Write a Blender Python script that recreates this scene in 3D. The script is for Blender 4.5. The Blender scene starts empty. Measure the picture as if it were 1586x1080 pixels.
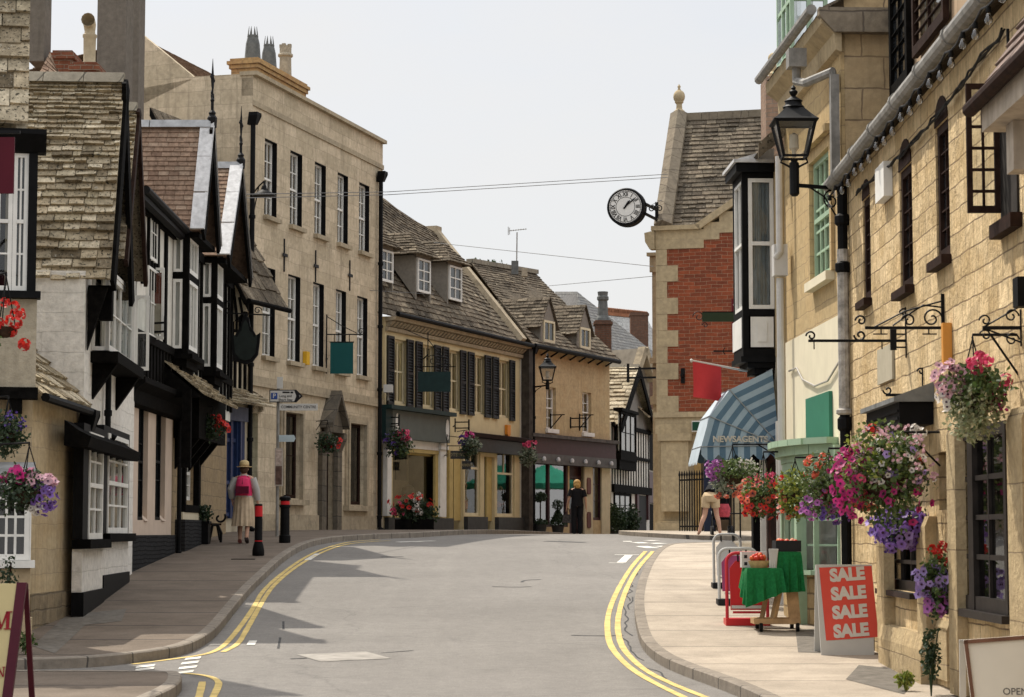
import bpy, bmesh, math, random
from mathutils import Vector, Matrix, noise
R = math.radians
C = bpy.context.scene.collection
sc = bpy.context.scene
# ------------------------------------------------------------------ camera, sky, sun, exposure
FPX = 3400.0; PITCH = math.atan(285/FPX); EYE = 1.65
CAM = Vector((0, 0, EYE))
cd = bpy.data.cameras.new("camera"); cam = bpy.data.objects.new("camera", cd); C.objects.link(cam)
cam.location = CAM; cam.rotation_euler = (math.pi/2 + PITCH, 0, 0)
cd.sensor_width = 36; cd.lens = FPX/1586*36; cd.clip_end = 3000; cd.clip_start = .1
cd.dof.use_dof = True; cd.dof.focus_distance = 40; cd.dof.aperture_fstop = 7
sc.camera = cam
sc.render.resolution_x = 1024; sc.render.resolution_y = 697
SUNV = Vector((-.375, .485, .895)).normalized()
SUN_EL = math.asin(SUNV.z); SUN_AZ = math.atan2(SUNV.x, SUNV.y)
w = bpy.data.worlds.new("World"); sc.world = w; w.use_nodes = True
nt = w.node_tree; nt.nodes.clear()
out = nt.nodes.new('ShaderNodeOutputWorld'); bg = nt.nodes.new('ShaderNodeBackground')
sky = nt.nodes.new('ShaderNodeTexSky'); sky.sky_type = 'NISHITA'; sky.sun_disc = False
sky.sun_elevation = SUN_EL; sky.sun_rotation = SUN_AZ; sky.air_density = 1.0; sky.dust_density = 3.0; sky.ozone_density = 1
# thin high cloud veil over the clear sky, thicker in soft patches
tc = nt.nodes.new('ShaderNodeTexCoord'); mp = nt.nodes.new('ShaderNodeMapping'); mp.inputs['Scale'].default_value = (1.6, 1.6, 5)
ns = nt.nodes.new('ShaderNodeTexNoise'); ns.inputs['Scale'].default_value = 2.6; ns.inputs['Detail'].default_value = 6; ns.inputs['Roughness'].default_value = .55
cr = nt.nodes.new('ShaderNodeValToRGB'); cr.color_ramp.elements[0].position = .35; cr.color_ramp.elements[0].color = (.74,)*3+(1,)
cr.color_ramp.elements[1].position = .75; cr.color_ramp.elements[1].color = (.97,)*3+(1,)
mx = nt.nodes.new('ShaderNodeMix'); mx.data_type = 'RGBA'
mx.inputs[7].default_value = (5.5, 5.45, 5.4, 1)
L = nt.links.new
L(tc.outputs['Generated'], mp.inputs[0]); L(mp.outputs[0], ns.inputs['Vector']); L(ns.outputs['Fac'], cr.inputs[0])
sz = nt.nodes.new('ShaderNodeSeparateXYZ'); L(tc.outputs['Generated'], sz.inputs[0])      # hazy sky grows brighter towards the zenith
zr = nt.nodes.new('ShaderNodeValToRGB'); zr.color_ramp.elements[0].position = .25; zr.color_ramp.elements[0].color = (.48,)*3+(1,)
zr.color_ramp.elements[1].position = .8; zr.color_ramp.elements[1].color = (1,)*3+(1,); L(sz.outputs[2], zr.inputs[0])
m2 = nt.nodes.new('ShaderNodeVectorMath'); m2.operation = 'MULTIPLY'; m3 = nt.nodes.new('ShaderNodeVectorMath'); m3.operation = 'SCALE'; m3.inputs['Scale'].default_value = 2.08
L(cr.outputs[0], mx.inputs[0]); L(sky.outputs[0], mx.inputs[6]); L(mx.outputs[2], m2.inputs[0]); L(zr.outputs[0], m2.inputs[1]); L(m2.outputs[0], m3.inputs[0]); L(m3.outputs[0], bg.inputs[0])
bg.inputs[1].default_value = .10; L(bg.outputs[0], out.inputs[0])
sd = bpy.data.lights.new("sun", 'SUN'); so = bpy.data.objects.new("sun", sd); C.objects.link(so)
sd.energy = 3.35; sd.angle = R(.53); sd.color = (1, .93, .82)
so.rotation_euler = SUNV.to_track_quat('Z', 'Y').to_euler(); so.location = (-30, 40, 60)
sc.view_settings.view_transform = 'Standard'; sc.view_settings.look = 'None'
sc.view_settings.exposure = .66; sc.view_settings.gamma = 1
sc.render.engine = 'CYCLES'; sc.cycles.max_bounces = 8; sc.cycles.transparent_max_bounces = 12

# ------------------------------------------------------------------ picture <-> place
def ray(px, py):
    v = (540-py)/FPX
    return Vector(((px-793)/FPX, math.cos(PITCH)-v*math.sin(PITCH), math.sin(PITCH)+v*math.cos(PITCH)))
def at(px, py, Y):
    r = ray(px, py); return CAM + r*(Y/r.y)
_H = [(-60,-1.65),(0,-1.65),(12,-1.65),(18,-1.64),(21.6,-1.61),(24,-1.56),(26,-1.48),(30,-1.27),(35,-.97),(40,-.67),(43,-.5),(47,-.29),(52,-.11),(58,-.05),(65,-.06),(75,-.22),(90,-.7),(140,-2.5),(900,-20)]
def g(Y):
    for i in range(len(_H)-1):
        if _H[i][0] <= Y <= _H[i+1][0]:
            (y0, h0), (y1, h1) = _H[i], _H[i+1]
            m0 = (h1-_H[i-1][1])/(y1-_H[i-1][0]) if i > 0 else 0
            m1 = (_H[i+2][1]-h0)/(_H[i+2][0]-y0) if i+2 < len(_H) else 0
            d = y1-y0; t = (Y-y0)/d; t2 = t*t; t3 = t2*t
            return (2*t3-3*t2+1)*h0 + (t3-2*t2+t)*d*m0 + (-2*t3+3*t2)*h1 + (t3-t2)*d*m1 + EYE
    return _H[-1][1]+EYE
def gp(px, py, dz=0.0):
    """the ground point seen at a pixel"""
    r = ray(px, py); a, b = 14.0, 60.0
    f = lambda Y: CAM.z + r.z*Y/r.y - (g(Y)+dz)
    prev = a
    Y = a
    while Y < 75:
        if f(Y) < 0:
            lo, hi = prev, Y
            for _ in range(40):
                m = (lo+hi)/2
                if f(m) < 0: hi = m
                else: lo = m
            Y = (lo+hi)/2; break
        prev = Y; Y += .25
    p = CAM + r*(Y/r.y); p.z = g(Y)+dz
    return p
PAVE = .12

# ------------------------------------------------------------------ objects
def tag(o, label=None, cat=None, group=None, kind=None):
    if label: o['label'] = label
    if cat: o['category'] = cat
    if group: o['group'] = group
    if kind: o['kind'] = kind
    return o
def thing(name, label, cat, loc=(0,0,0), rz=0, group=None):
    o = bpy.data.objects.new(name, None); C.objects.link(o); o.empty_display_size = .2
    o.location = loc; o.rotation_euler = (0, 0, rz)
    return tag(o, label, cat, group)
def dup(root, loc=None, rz=None, label=None, parent=None):
    r = root.copy(); C.objects.link(r)
    if parent: r.parent = parent
    if loc is not None: r.location = loc
    if rz is not None: r.rotation_euler = (0, 0, rz)
    if label: r['label'] = label
    for ch in list(root.children): dup(ch, parent=r)
    return r

class MB:
    def __init__(s): s.v = []; s.f = []; s.m = []
    def add(s, vs, fs, m=0):
        n = len(s.v); s.v += [tuple(p) for p in vs]
        for f in fs: s.f.append([n+i for i in f]); s.m.append(m)
        return s
    def quad(s, a, b, c, d, m=0): return s.add([a,b,c,d], [(0,1,2,3)], m)
    def poly(s, pts, m=0): return s.add(pts, [tuple(range(len(pts)))], m)
    def box(s, x0, x1, y0, y1, z0, z1, m=0):
        return s.add([(x0,y0,z0),(x1,y0,z0),(x1,y1,z0),(x0,y1,z0),(x0,y0,z1),(x1,y0,z1),(x1,y1,z1),(x0,y1,z1)],
              [(0,3,2,1),(4,5,6,7),(0,1,5,4),(1,2,6,5),(2,3,7,6),(3,0,4,7)], m)
    def bar(s, a, b, w, h=None, m=0, up=(0,0,1)):
        a = Vector(a); b = Vector(b); h = h or w; d = (b-a).normalized(); u = Vector(up)
        if abs(d.dot(u)) > .98: u = Vector((0,1,0)) if abs(d.y) < .9 else Vector((1,0,0))
        x = d.cross(u).normalized()*w/2; y = x.cross(d).normalized()*h/2
        vs = [a-x-y, a+x-y, a+x+y, a-x+y, b-x-y, b+x-y, b+x+y, b-x+y]
        return s.add(vs, [(3,2,1,0),(4,5,6,7),(0,1,5,4),(1,2,6,5),(2,3,7,6),(3,0,4,7)], m)
    def extr(s, pts, vec, m=0):
        n = len(pts); vec = Vector(vec); q = [Vector(p) for p in pts]; q2 = [p+vec for p in q]
        fs = [tuple(range(n)), tuple(range(2*n-1, n-1, -1))] + [(i, (i+1)%n, n+(i+1)%n, n+i) for i in range(n)]
        return s.add(q+q2, fs, m)
    def tube(s, pts, r, seg=8, m=0, cap=True):
        pts = [Vector(p) for p in pts]; rs = r if isinstance(r, (list, tuple)) else [r]*len(pts)
        ref = None; rings = []
        for i, p in enumerate(pts):
            d = (pts[min(i+1, len(pts)-1)] - pts[max(i-1, 0)]).normalized()
            if ref is None: ref = Vector((0,0,1)) if abs(d.z) < .9 else Vector((1,0,0))
            x = (ref - d*ref.dot(d)).normalized(); y = d.cross(x); ref = x
            rings.append([p + (x*math.cos(2*math.pi*k/seg) + y*math.sin(2*math.pi*k/seg))*rs[i] for k in range(seg)])
        vs = [q for ring in rings for q in ring]; fs = []
        for i in range(len(pts)-1):
            for k in range(seg):
                k2 = (k+1) % seg; fs.append((i*seg+k, i*seg+k2, (i+1)*seg+k2, (i+1)*seg+k))
        if cap: fs += [tuple(range(seg-1, -1, -1)), tuple(range((len(pts)-1)*seg, len(pts)*seg))]
        return s.add(vs, fs, m)
    def lathe(s, prof, c=(0,0,0), seg=16, m=0, sx=1, sy=1, rot=0):
        vs = []; fs = []; n = len(prof)
        for r, z in prof:
            for k in range(seg):
                a = 2*math.pi*k/seg + rot; vs.append((c[0]+r*math.cos(a)*sx, c[1]+r*math.sin(a)*sy, c[2]+z))
        for i in range(n-1):
            for k in range(seg):
                k2 = (k+1) % seg; fs.append((i*seg+k, i*seg+k2, (i+1)*seg+k2, (i+1)*seg+k))
        fs += [tuple(range(seg-1, -1, -1)), tuple(range((n-1)*seg, n*seg))]
        return s.add(vs, fs, m)
    def ball(s, c, r, m=0, seg=10, rings=6, sx=1, sy=1, sz=1):
        prof = [(max(1e-4, r*math.sin(math.pi*i/rings)), -r*math.cos(math.pi*i/rings)*sz) for i in range(rings+1)]
        return s.lathe(prof, c, seg, m, sx, sy)
    def scroll(s, c, ax, ay, r0, turns, rad, a0=0, m=0, n=22):
        c = Vector(c); ax = Vector(ax); ay = Vector(ay)
        pts = []
        for i in range(n+1):
            t = i/n; a = a0 + t*turns*2*math.pi; rr = r0*(1-.78*t)
            pts.append(c + ax*math.cos(a)*rr + ay*math.sin(a)*rr)
        return s.tube(pts, rad, 6, m)
    def wall(s, x0, x1, z0, z1, holes=(), y=0.0, dep=.2, m=0, mr=None):
        mr = m if mr is None else mr
        hs = [(max(a, x0), min(b, x1), max(c, z0), min(d, z1)) for a, b, c, d in holes]
        xs = sorted(set([x0, x1] + [q for h in hs for q in h[:2]])); zs = sorted(set([z0, z1] + [q for h in hs for q in h[2:]]))
        for i in range(len(xs)-1):
            for j in range(len(zs)-1):
                cx = (xs[i]+xs[i+1])/2; cz = (zs[j]+zs[j+1])/2
                if any(a < cx < b and c < cz < d for a, b, c, d in hs): continue
                s.quad((xs[i], y, zs[j]), (xs[i+1], y, zs[j]), (xs[i+1], y, zs[j+1]), (xs[i], y, zs[j+1]), m)
        for a, b, c, d in hs:
            e = y+dep
            s.quad((a,y,c),(a,e,c),(a,e,d),(a,y,d), m); s.quad((b,y,d),(b,e,d),(b,e,c),(b,y,c), mr)
            s.quad((a,y,d),(a,e,d),(b,e,d),(b,y,d), m); s.quad((a,y,c),(b,y,c),(b,e,c),(a,e,c), m)
        return s
    def shell(s, x0, x1, z0, z1, D, y=0.0, m=0, top=True):
        """back, sides and top of a block whose front is built apart"""
        s.quad((x0,y+D,z0),(x0,y,z0),(x0,y,z1),(x0,y+D,z1), m); s.quad((x1,y,z0),(x1,y+D,z0),(x1,y+D,z1),(x1,y,z1), m)
        s.quad((x1,y+D,z0),(x0,y+D,z0),(x0,y+D,z1),(x1,y+D,z1), m)
        if top: s.quad((x0,y,z1),(x1,y,z1),(x1,y+D,z1),(x0,y+D,z1), m)
        return s
    def slates(s, a, b, c, d, rows, sw, th=.03, jit=.25, seed=1, m=0, taper=1.0, wob=0.0):
        """overlapping stone slates over the roof patch a-b (eave) to d-c (ridge)"""
        rnd = random.Random(seed); a, b, c, d = map(Vector, (a, b, c, d))
        nrm = (b-a).cross(d-a).normalized()
        if nrm.z < 0: nrm = -nrm
        s.quad(a, b, c, d, m)
        P = lambda u, v: (a.lerp(b, u)).lerp(d.lerp(c, u), v) + nrm*wob*noise.noise((u*3+seed, v*3, seed*.37))
        tot = sum(taper**i for i in range(rows)); v = 0.0
        for i in range(rows):
            hv = (taper**i)/tot; ln = (P(1, v+hv/2)-P(0, v+hv/2)).length
            swi = sw*(taper**(i*.5)); x = -rnd.random()*swi
            while x < ln:
                wd = swi*(1+rnd.uniform(-jit, jit)*1.5); u0 = max(0, x/ln); u1 = min(1, (x+wd*.96)/ln); x += wd
                if u1-u0 < .15*swi/ln: continue
                t = th*(1+rnd.uniform(-jit, jit)*1.6); dv = hv*rnd.uniform(-jit, jit)*.35
                v0 = max(v+dv, -.01); v1 = min(v+hv*1.12, 1)
                p0, p1, p2, p3 = P(u0, v0), P(u1, v0), P(u1, v1), P(u0, v1)
                k1 = rnd.uniform(-.3, .3)*th*jit*2
                q0, q1 = p0+nrm*(t+.012+k1), p1+nrm*(t+.012-k1); q2, q3 = p2+nrm*.012, p3+nrm*.012
                s.add([p0, p1, q0, q1, q2, q3, p2, p3], [(2,3,4,5),(0,1,3,2),(1,6,4,3),(0,2,5,7)], m)
            v += hv
        return s
    def leaf(s, p, size, rnd, m=0, up=.3):
        p = Vector(p); d = Vector((rnd.gauss(0,1), rnd.gauss(0,1), rnd.gauss(0,1)-up)).normalized()
        e = d.cross(Vector((rnd.gauss(0,1), rnd.gauss(0,1), rnd.gauss(0,1)))).normalized(); f = d.cross(e)
        a = p; b = p+d*size*.5+e*size*.32+f*size*.1; c = p+d*size; q = p+d*size*.5-e*size*.32+f*size*.1
        return s.add([a, b, c, q], [(0,1,2),(0,2,3)], m)
    def bloom(s, p, nrm, r, rnd, m=0, m2=None, petals=5):
        p = Vector(p); n = Vector(nrm).normalized()
        t = n.cross(Vector((rnd.gauss(0,1), rnd.gauss(0,1), rnd.gauss(0,1)))).normalized(); b = n.cross(t)
        k = petals*2; ring = []
        for i in range(k):
            a = 2*math.pi*i/k; rr = r*(1.0 if i % 2 else .78)
            ring.append(p + (t*math.cos(a)+b*math.sin(a))*rr + n*r*.25*(1 if i % 2 else .7))
        s.add([p-n*r*.15]+ring, [(0, 1+i, 1+(i+1) % k) for i in range(k)], m)
        if m2 is not None:
            s.add([p+n*r*.16+(t*math.cos(2*math.pi*i/6)+b*math.sin(2*math.pi*i/6))*r*.25 for i in range(6)], [tuple(range(6))], m2)
        return s
    def build(s, name, mats, parent=None, smooth=False, label=None, loc=None, rz=None, fix=True):
        if not isinstance(mats, (list, tuple)): mats = [mats]
        me = bpy.data.meshes.new(name); me.from_pydata(s.v, [], s.f)
        for mt in mats: me.materials.append(mt)
        me.polygons.foreach_set('material_index', s.m)
        if smooth: me.polygons.foreach_set('use_smooth', [True]*len(s.f))
        me.update()
        if fix and len(s.f) < 6000:
            bm = bmesh.new(); bm.from_mesh(me); bmesh.ops.recalc_face_normals(bm, faces=bm.faces); bm.to_mesh(me); bm.free()
        if smooth: me.set_sharp_from_angle(angle=R(42))
        o = bpy.data.objects.new(name, me); C.objects.link(o)
        if parent: o.parent = parent
        if loc is not None: o.location = loc
        if rz is not None: o.rotation_euler = (0, 0, rz)
        if label: o['label'] = label
        return o

# ------------------------------------------------------------------ materials
MATS = {}
def _new(name):
    m = bpy.data.materials.new(name); m.use_nodes = True; n = m.node_tree
    b = n.nodes['Principled BSDF']; MATS[name] = m
    return m, n, b
def mixc(n, fac, a, b, mode='MIX'):
    x = n.nodes.new('ShaderNodeMix'); x.data_type = 'RGBA'; x.blend_type = mode; x.clamp_factor = True
    for i, val in ((0, fac), (6, a), (7, b)):
        if hasattr(val, 'is_linked') or isinstance(val, bpy.types.NodeSocket): n.links.new(val, x.inputs[i])
        elif i == 0: x.inputs[0].default_value = val
        else: x.inputs[i].default_value = (*val, 1) if len(val) == 3 else val
    return x.outputs[2]
def nz(n, vec, scale, detail=4, rough=.55, dist=0):
    x = n.nodes.new('ShaderNodeTexNoise'); x.inputs['Scale'].default_value = scale; x.inputs['Detail'].default_value = detail
    x.inputs['Roughness'].default_value = rough; x.inputs['Distortion'].default_value = dist
    if vec is not None: n.links.new(vec, x.inputs['Vector'])
    return x.outputs['Fac']
def ramp(n, fac, stops):
    x = n.nodes.new('ShaderNodeValToRGB'); n.links.new(fac, x.inputs[0]); e = x.color_ramp.elements
    while len(e) < len(stops): e.new(.5)
    for i, (p, c) in enumerate(stops):
        e[i].position = p; e[i].color = (*c, 1) if isinstance(c, (tuple, list)) else (c, c, c, 1)
    return x.outputs[0]
def mapv(n, vec, scale):
    x = n.nodes.new('ShaderNodeMapping'); x.inputs['Scale'].default_value = scale; n.links.new(vec, x.inputs[0]); return x.outputs[0]
def bump(n, b, h, strength, dist=.02):
    x = n.nodes.new('ShaderNodeBump'); x.inputs['Strength'].default_value = strength; x.inputs['Distance'].default_value = dist
    n.links.new(h, x.inputs['Height']); n.links.new(x.outputs[0], b.inputs['Normal']); return x
def math_(n, op, a, b=None):
    x = n.nodes.new('ShaderNodeMath'); x.operation = op
    for i, val in enumerate((a, b)):
        if val is None: continue
        if isinstance(val, (int, float)): x.inputs[i].default_value = val
        else: n.links.new(val, x.inputs[i])
    return x.outputs[0]
def mat(name, col, rough=.7, var=.18, scale=6, bmp=.0, island=0.0, metal=0, spec=.14, streak=0.0, bscale=None):
    """plain paint, wood, metal or cloth with some unevenness of its own"""
    if name in MATS: return MATS[name]
    m, n, b = _new(name)
    ob = n.nodes.new('ShaderNodeTexCoord').outputs['Object']
    f = nz(n, ob, scale, 5, .6)
    d = tuple(c*(1-var*1.6) for c in col); l = tuple(min(1, c*(1+var)) for c in col)
    c = ramp(n, f, [(.3, d), (.7, l)])
    if island:
        gi = n.nodes.new('ShaderNodeNewGeometry').outputs['Random Per Island']
        c = mixc(n, 1.0, c, ramp(n, gi, [(0, 1-island), (1, 1+island)]), 'MULTIPLY')
    if streak:
        s2 = nz(n, mapv(n, ob, (5, 5, .5)), 2.0, 4, .6)
        c = mixc(n, ramp(n, s2, [(.48, 0.0), (.75, streak)]), c, tuple(q*.35 for q in col))
    n.links.new(c, b.inputs['Base Color'])
    b.inputs['Roughness'].default_value = rough; b.inputs['Metallic'].default_value = metal; b.inputs['Specular IOR Level'].default_value = spec
    if bmp: bump(n, b, nz(n, ob, bscale or scale*5, 4), bmp, .01)
    return m
def stone(name, c1, c2, mortar, bw=.5, bh=.25, ms=.012, bmp=.5, stain=.4, staincol=(.06,.055,.05), dist=.02, patch=.3, patchcol=None, rub=0.0, streak=.35, off=.5, tool=0.0):
    """coursed masonry: courses of blocks with joints, weathering and stains"""
    m, n, b = _new(name)
    ob = n.nodes.new('ShaderNodeTexCoord').outputs['Object']
    sp = n.nodes.new('ShaderNodeSeparateXYZ'); n.links.new(ob, sp.inputs[0])
    cx = n.nodes.new('ShaderNodeCombineXYZ')
    dn = n.nodes.new('ShaderNodeTexNoise'); dn.inputs['Scale'].default_value = 2.2; dn.inputs['Detail'].default_value = 3; n.links.new(ob, dn.inputs['Vector'])
    ds = n.nodes.new('ShaderNodeSeparateColor'); n.links.new(dn.outputs['Color'], ds.inputs[0])
    xx = math_(n, 'ADD', sp.outputs[0], sp.outputs[1])
    n.links.new(math_(n, 'ADD', xx, math_(n, 'MULTIPLY', math_(n, 'SUBTRACT', ds.outputs[0], .5), dist*6)), cx.inputs[0])
    n.links.new(math_(n, 'ADD', sp.outputs[2], math_(n, 'MULTIPLY', math_(n, 'SUBTRACT', ds.outputs[1], .5), dist*4)), cx.inputs[1])
    br = n.nodes.new('ShaderNodeTexBrick'); n.links.new(cx.outputs[0], br.inputs['Vector']); br.offset = off
    br.inputs['Scale'].default_value = 1; br.inputs['Brick Width'].default_value = bw; br.inputs['Row Height'].default_value = bh
    br.inputs['Mortar Size'].default_value = ms; br.inputs['Mortar Smooth'].default_value = .3; br.inputs['Bias'].default_value = 0
    br.inputs['Color1'].default_value = (*c1, 1); br.inputs['Color2'].default_value = (*c2, 1); br.inputs['Mortar'].default_value = (*mortar, 1)
    c = br.outputs['Color']
    f1 = nz(n, ob, 9, 6, .65); c = mixc(n, 1.0, c, ramp(n, f1, [(.25, .72), (.7, 1.12)]), 'MULTIPLY')
    if tool: c = mixc(n, 1.0, c, ramp(n, nz(n, mapv(n, ob, (22, 22, 4)), 1.0, 5, .65), [(.28, 1-tool), (.68, 1+tool*.4)]), 'MULTIPLY')
    if patch:
        f2 = nz(n, mapv(n, ob, (1, 1, 1.6)), 1.3, 4, .6)
        c = mixc(n, ramp(n, f2, [(.45, 0.0), (.7, patch)]), c, patchcol or tuple(q*.6 for q in c1))
    if stain:
        f3 = nz(n, ob, 2.1, 7, .7, .6)
        c = mixc(n, ramp(n, f3, [(.52, 0.0), (.72, stain)]), c, staincol)
    if streak:
        f4 = nz(n, mapv(n, ob, (6, 6, .45)), 1.4, 5, .6)
        c = mixc(n, ramp(n, f4, [(.5, 0.0), (.74, streak)]), c, tuple(q*.45 for q in c1))
    n.links.new(c, b.inputs['Base Color']); b.inputs['Roughness'].default_value = .92; b.inputs['Specular IOR Level'].default_value = .04
    h = math_(n, 'ADD', math_(n, 'MULTIPLY', br.outputs['Fac'], -1.0), math_(n, 'MULTIPLY', nz(n, ob, 14, 6, .7), .7+rub))
    if tool: h = math_(n, 'ADD', h, math_(n, 'MULTIPLY', nz(n, mapv(n, ob, (26, 26, 5)), 1.0, 4, .6), tool*2.2))
    if rub: h = math_(n, 'ADD', h, math_(n, 'MULTIPLY', nz(n, mapv(n, ob, (1.6, 1.6, 2.4)), 2.2, 3), rub*2))
    bump(n, b, h, bmp, .03)
    return m
def slate_mat(name, tones, moss=(.05,.05,.035), mossamt=.7, spots=True):
    m, n, b = _new(name)
    ob = n.nodes.new('ShaderNodeTexCoord').outputs['Object']
    gi = n.nodes.new('ShaderNodeNewGeometry').outputs['Random Per Island']
    k = len(tones); c = ramp(n, gi, [(i/(k-1), t) for i, t in enumerate(tones)])
    c = mixc(n, 1.0, c, ramp(n, nz(n, ob, 11, 6, .7), [(.28, .5), (.7, 1.25)]), 'MULTIPLY')
    c = mixc(n, ramp(n, nz(n, ob, 1.1, 6, .7, .5), [(.46, 0.0), (.7, mossamt)]), c, moss)
    if spots:
        c = mixc(n, ramp(n, nz(n, ob, 26, 3, .6), [(.57, 0.0), (.63, .9)]), c, (.03,.028,.022))
        c = mixc(n, ramp(n, nz(n, ob, 19, 4, .6), [(.62, 0.0), (.70, .5)]), c, (.52,.50,.42))
    n.links.new(c, b.inputs['Base Color']); b.inputs['Roughness'].default_value = .95; b.inputs['Specular IOR Level'].default_value = .03
    bump(n, b, nz(n, ob, 22, 6, .7), .6, .02)
    return m
def glass_mat(name, tint=(.85,.88,.88), base=.10, rough=.02):
    """window glass: clear seen through, mirror-like at a slant"""
    m, n, b = _new(name); n.nodes.remove(b)
    o = n.nodes['Material Output']; t = n.nodes.new('ShaderNodeBsdfTransparent'); t.inputs[0].default_value = (*tint, 1)
    gl = n.nodes.new('ShaderNodeBsdfGlossy'); gl.inputs['Roughness'].default_value = rough
    fr = n.nodes.new('ShaderNodeFresnel'); fr.inputs[0].default_value = 1.5
    ob = n.nodes.new('ShaderNodeTexCoord').outputs['Object']
    bp = n.nodes.new('ShaderNodeBump'); bp.inputs['Strength'].default_value = .04; bp.inputs['Distance'].default_value = .05; n.links.new(nz(n, ob, 2.2, 2), bp.inputs['Height'])
    n.links.new(bp.outputs[0], gl.inputs['Normal'])
    f = math_(n, 'ADD', fr.outputs[0], base)
    mxs = n.nodes.new('ShaderNodeMixShader'); n.links.new(f, mxs.inputs[0]); n.links.new(t.outputs[0], mxs.inputs[1]); n.links.new(gl.outputs[0], mxs.inputs[2])
    n.links.new(mxs.outputs[0], o.inputs[0]); return m
def leaf_mat(name, tones):
    m, n, b = _new(name)
    gi = n.nodes.new('ShaderNodeNewGeometry').outputs['Random Per Island']
    k = len(tones); c = ramp(n, gi, [(i/(k-1), t) for i, t in enumerate(tones)])
    n.links.new(c, b.inputs['Base Color']); b.inputs['Roughness'].default_value = .55
    o = n.nodes['Material Output']; tr = n.nodes.new('ShaderNodeBsdfTranslucent'); n.links.new(c, tr.inputs[0])
    ms = n.nodes.new('ShaderNodeMixShader'); ms.inputs[0].default_value = .3
    n.links.new(b.outputs[0], ms.inputs[1]); n.links.new(tr.outputs[0], ms.inputs[2]); n.links.new(ms.outputs[0], o.inputs[0])
    return m
WHITE = mat('white paint', (.72,.71,.67), .5, .06, 5, streak=.12)
CREAMP = mat('cream paint', (.62,.55,.38), .6, .08, 4)
BLACK = mat('black paint', (.005,.005,.0055), .6, .3, 8, spec=.1)
BLKWOOD = mat('black stained timber', (.006,.0055,.005), .8, .4, 9, bmp=.3, spec=.03)
IRON = mat('black iron', (.006,.006,.0065), .55, .25, 9, spec=.15)
LEAD = mat('lead sheet', (.30,.31,.32), .55, .2, 5, bmp=.2)
LEADLT = mat('pale lead flashing', (.55,.55,.55), .6, .15, 9, bmp=.3, streak=.3)
GREYM = mat('weathered grey metal', (.25,.24,.22), .55, .2, 7, streak=.4)
DARKGL = mat('dark glass', (.012,.014,.016), .06, .2, 3, spec=.6)
DARKIN = mat('dim interior', (.035,.030,.026), .9, .4, 2)
GLASS = glass_mat('window glass', base=.05)
SHOPGL = glass_mat('shop glass', base=.03)
NET = mat('net curtain', (.60,.58,.53), .9, .1, 3)
CURT = mat('cream curtain', (.50,.43,.32), .9, .12, 4)
GREENP = mat('pale green paint', (.33,.45,.32), .5, .07, 6, streak=.12)
BROWNW = mat('dark brown timber', (.028,.015,.011), .7, .3, 9, spec=.06)
WOODM = mat('sawn timber', (.42,.27,.14), .7, .2, 7, bmp=.2)

# ------------------------------------------------------------------ a building frame: x along the street front, y inward, z up
class Bld:
    def __init__(s, name, label, cat, A, B, zbase=None, group=None):
        s.A = Vector((A[0], A[1], 0)); s.B = Vector((B[0], B[1], 0)); s.L = (s.B-s.A).length
        s.u = (s.B-s.A).normalized(); s.inn = Vector((-s.u.y, s.u.x, 0))
        s.z0 = zbase if zbase is not None else g(A[1])+PAVE
        s.root = thing(name, label, cat, (A[0], A[1], s.z0), math.atan2(s.u.y, s.u.x), group)
        s.holes = []
    def hit(s, px, py, n, d):
        r = ray(px, py); t = (d - n.dot(CAM))/n.dot(r); return CAM+r*t
    def loc(s, p):
        q = p-s.A; return Vector((q.dot(s.u), q.dot(s.inn), p.z-s.z0))
    def uz(s, px, py, off=0.0):
        p = s.hit(px, py, s.inn, s.inn.dot(s.A)-off); q = s.loc(p); return q.x, q.z
    def yz(s, px, py, x=0.0):
        p = s.hit(px, py, s.u, s.u.dot(s.A)+x); q = s.loc(p); return q.y, q.z
    def rect(s, px0, px1, yt, yb, off=0.0):
        ym = (yt+yb)/2; pm = (px0+px1)/2
        return s.uz(px0, ym, off)[0], s.uz(px1, ym, off)[0], s.uz(pm, yb, off)[1], s.uz(pm, yt, off)[1]
    def gz(s, x, y=0):
        p = s.A+s.u*x+s.inn*y; return g(p.y)+PAVE-s.z0
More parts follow.
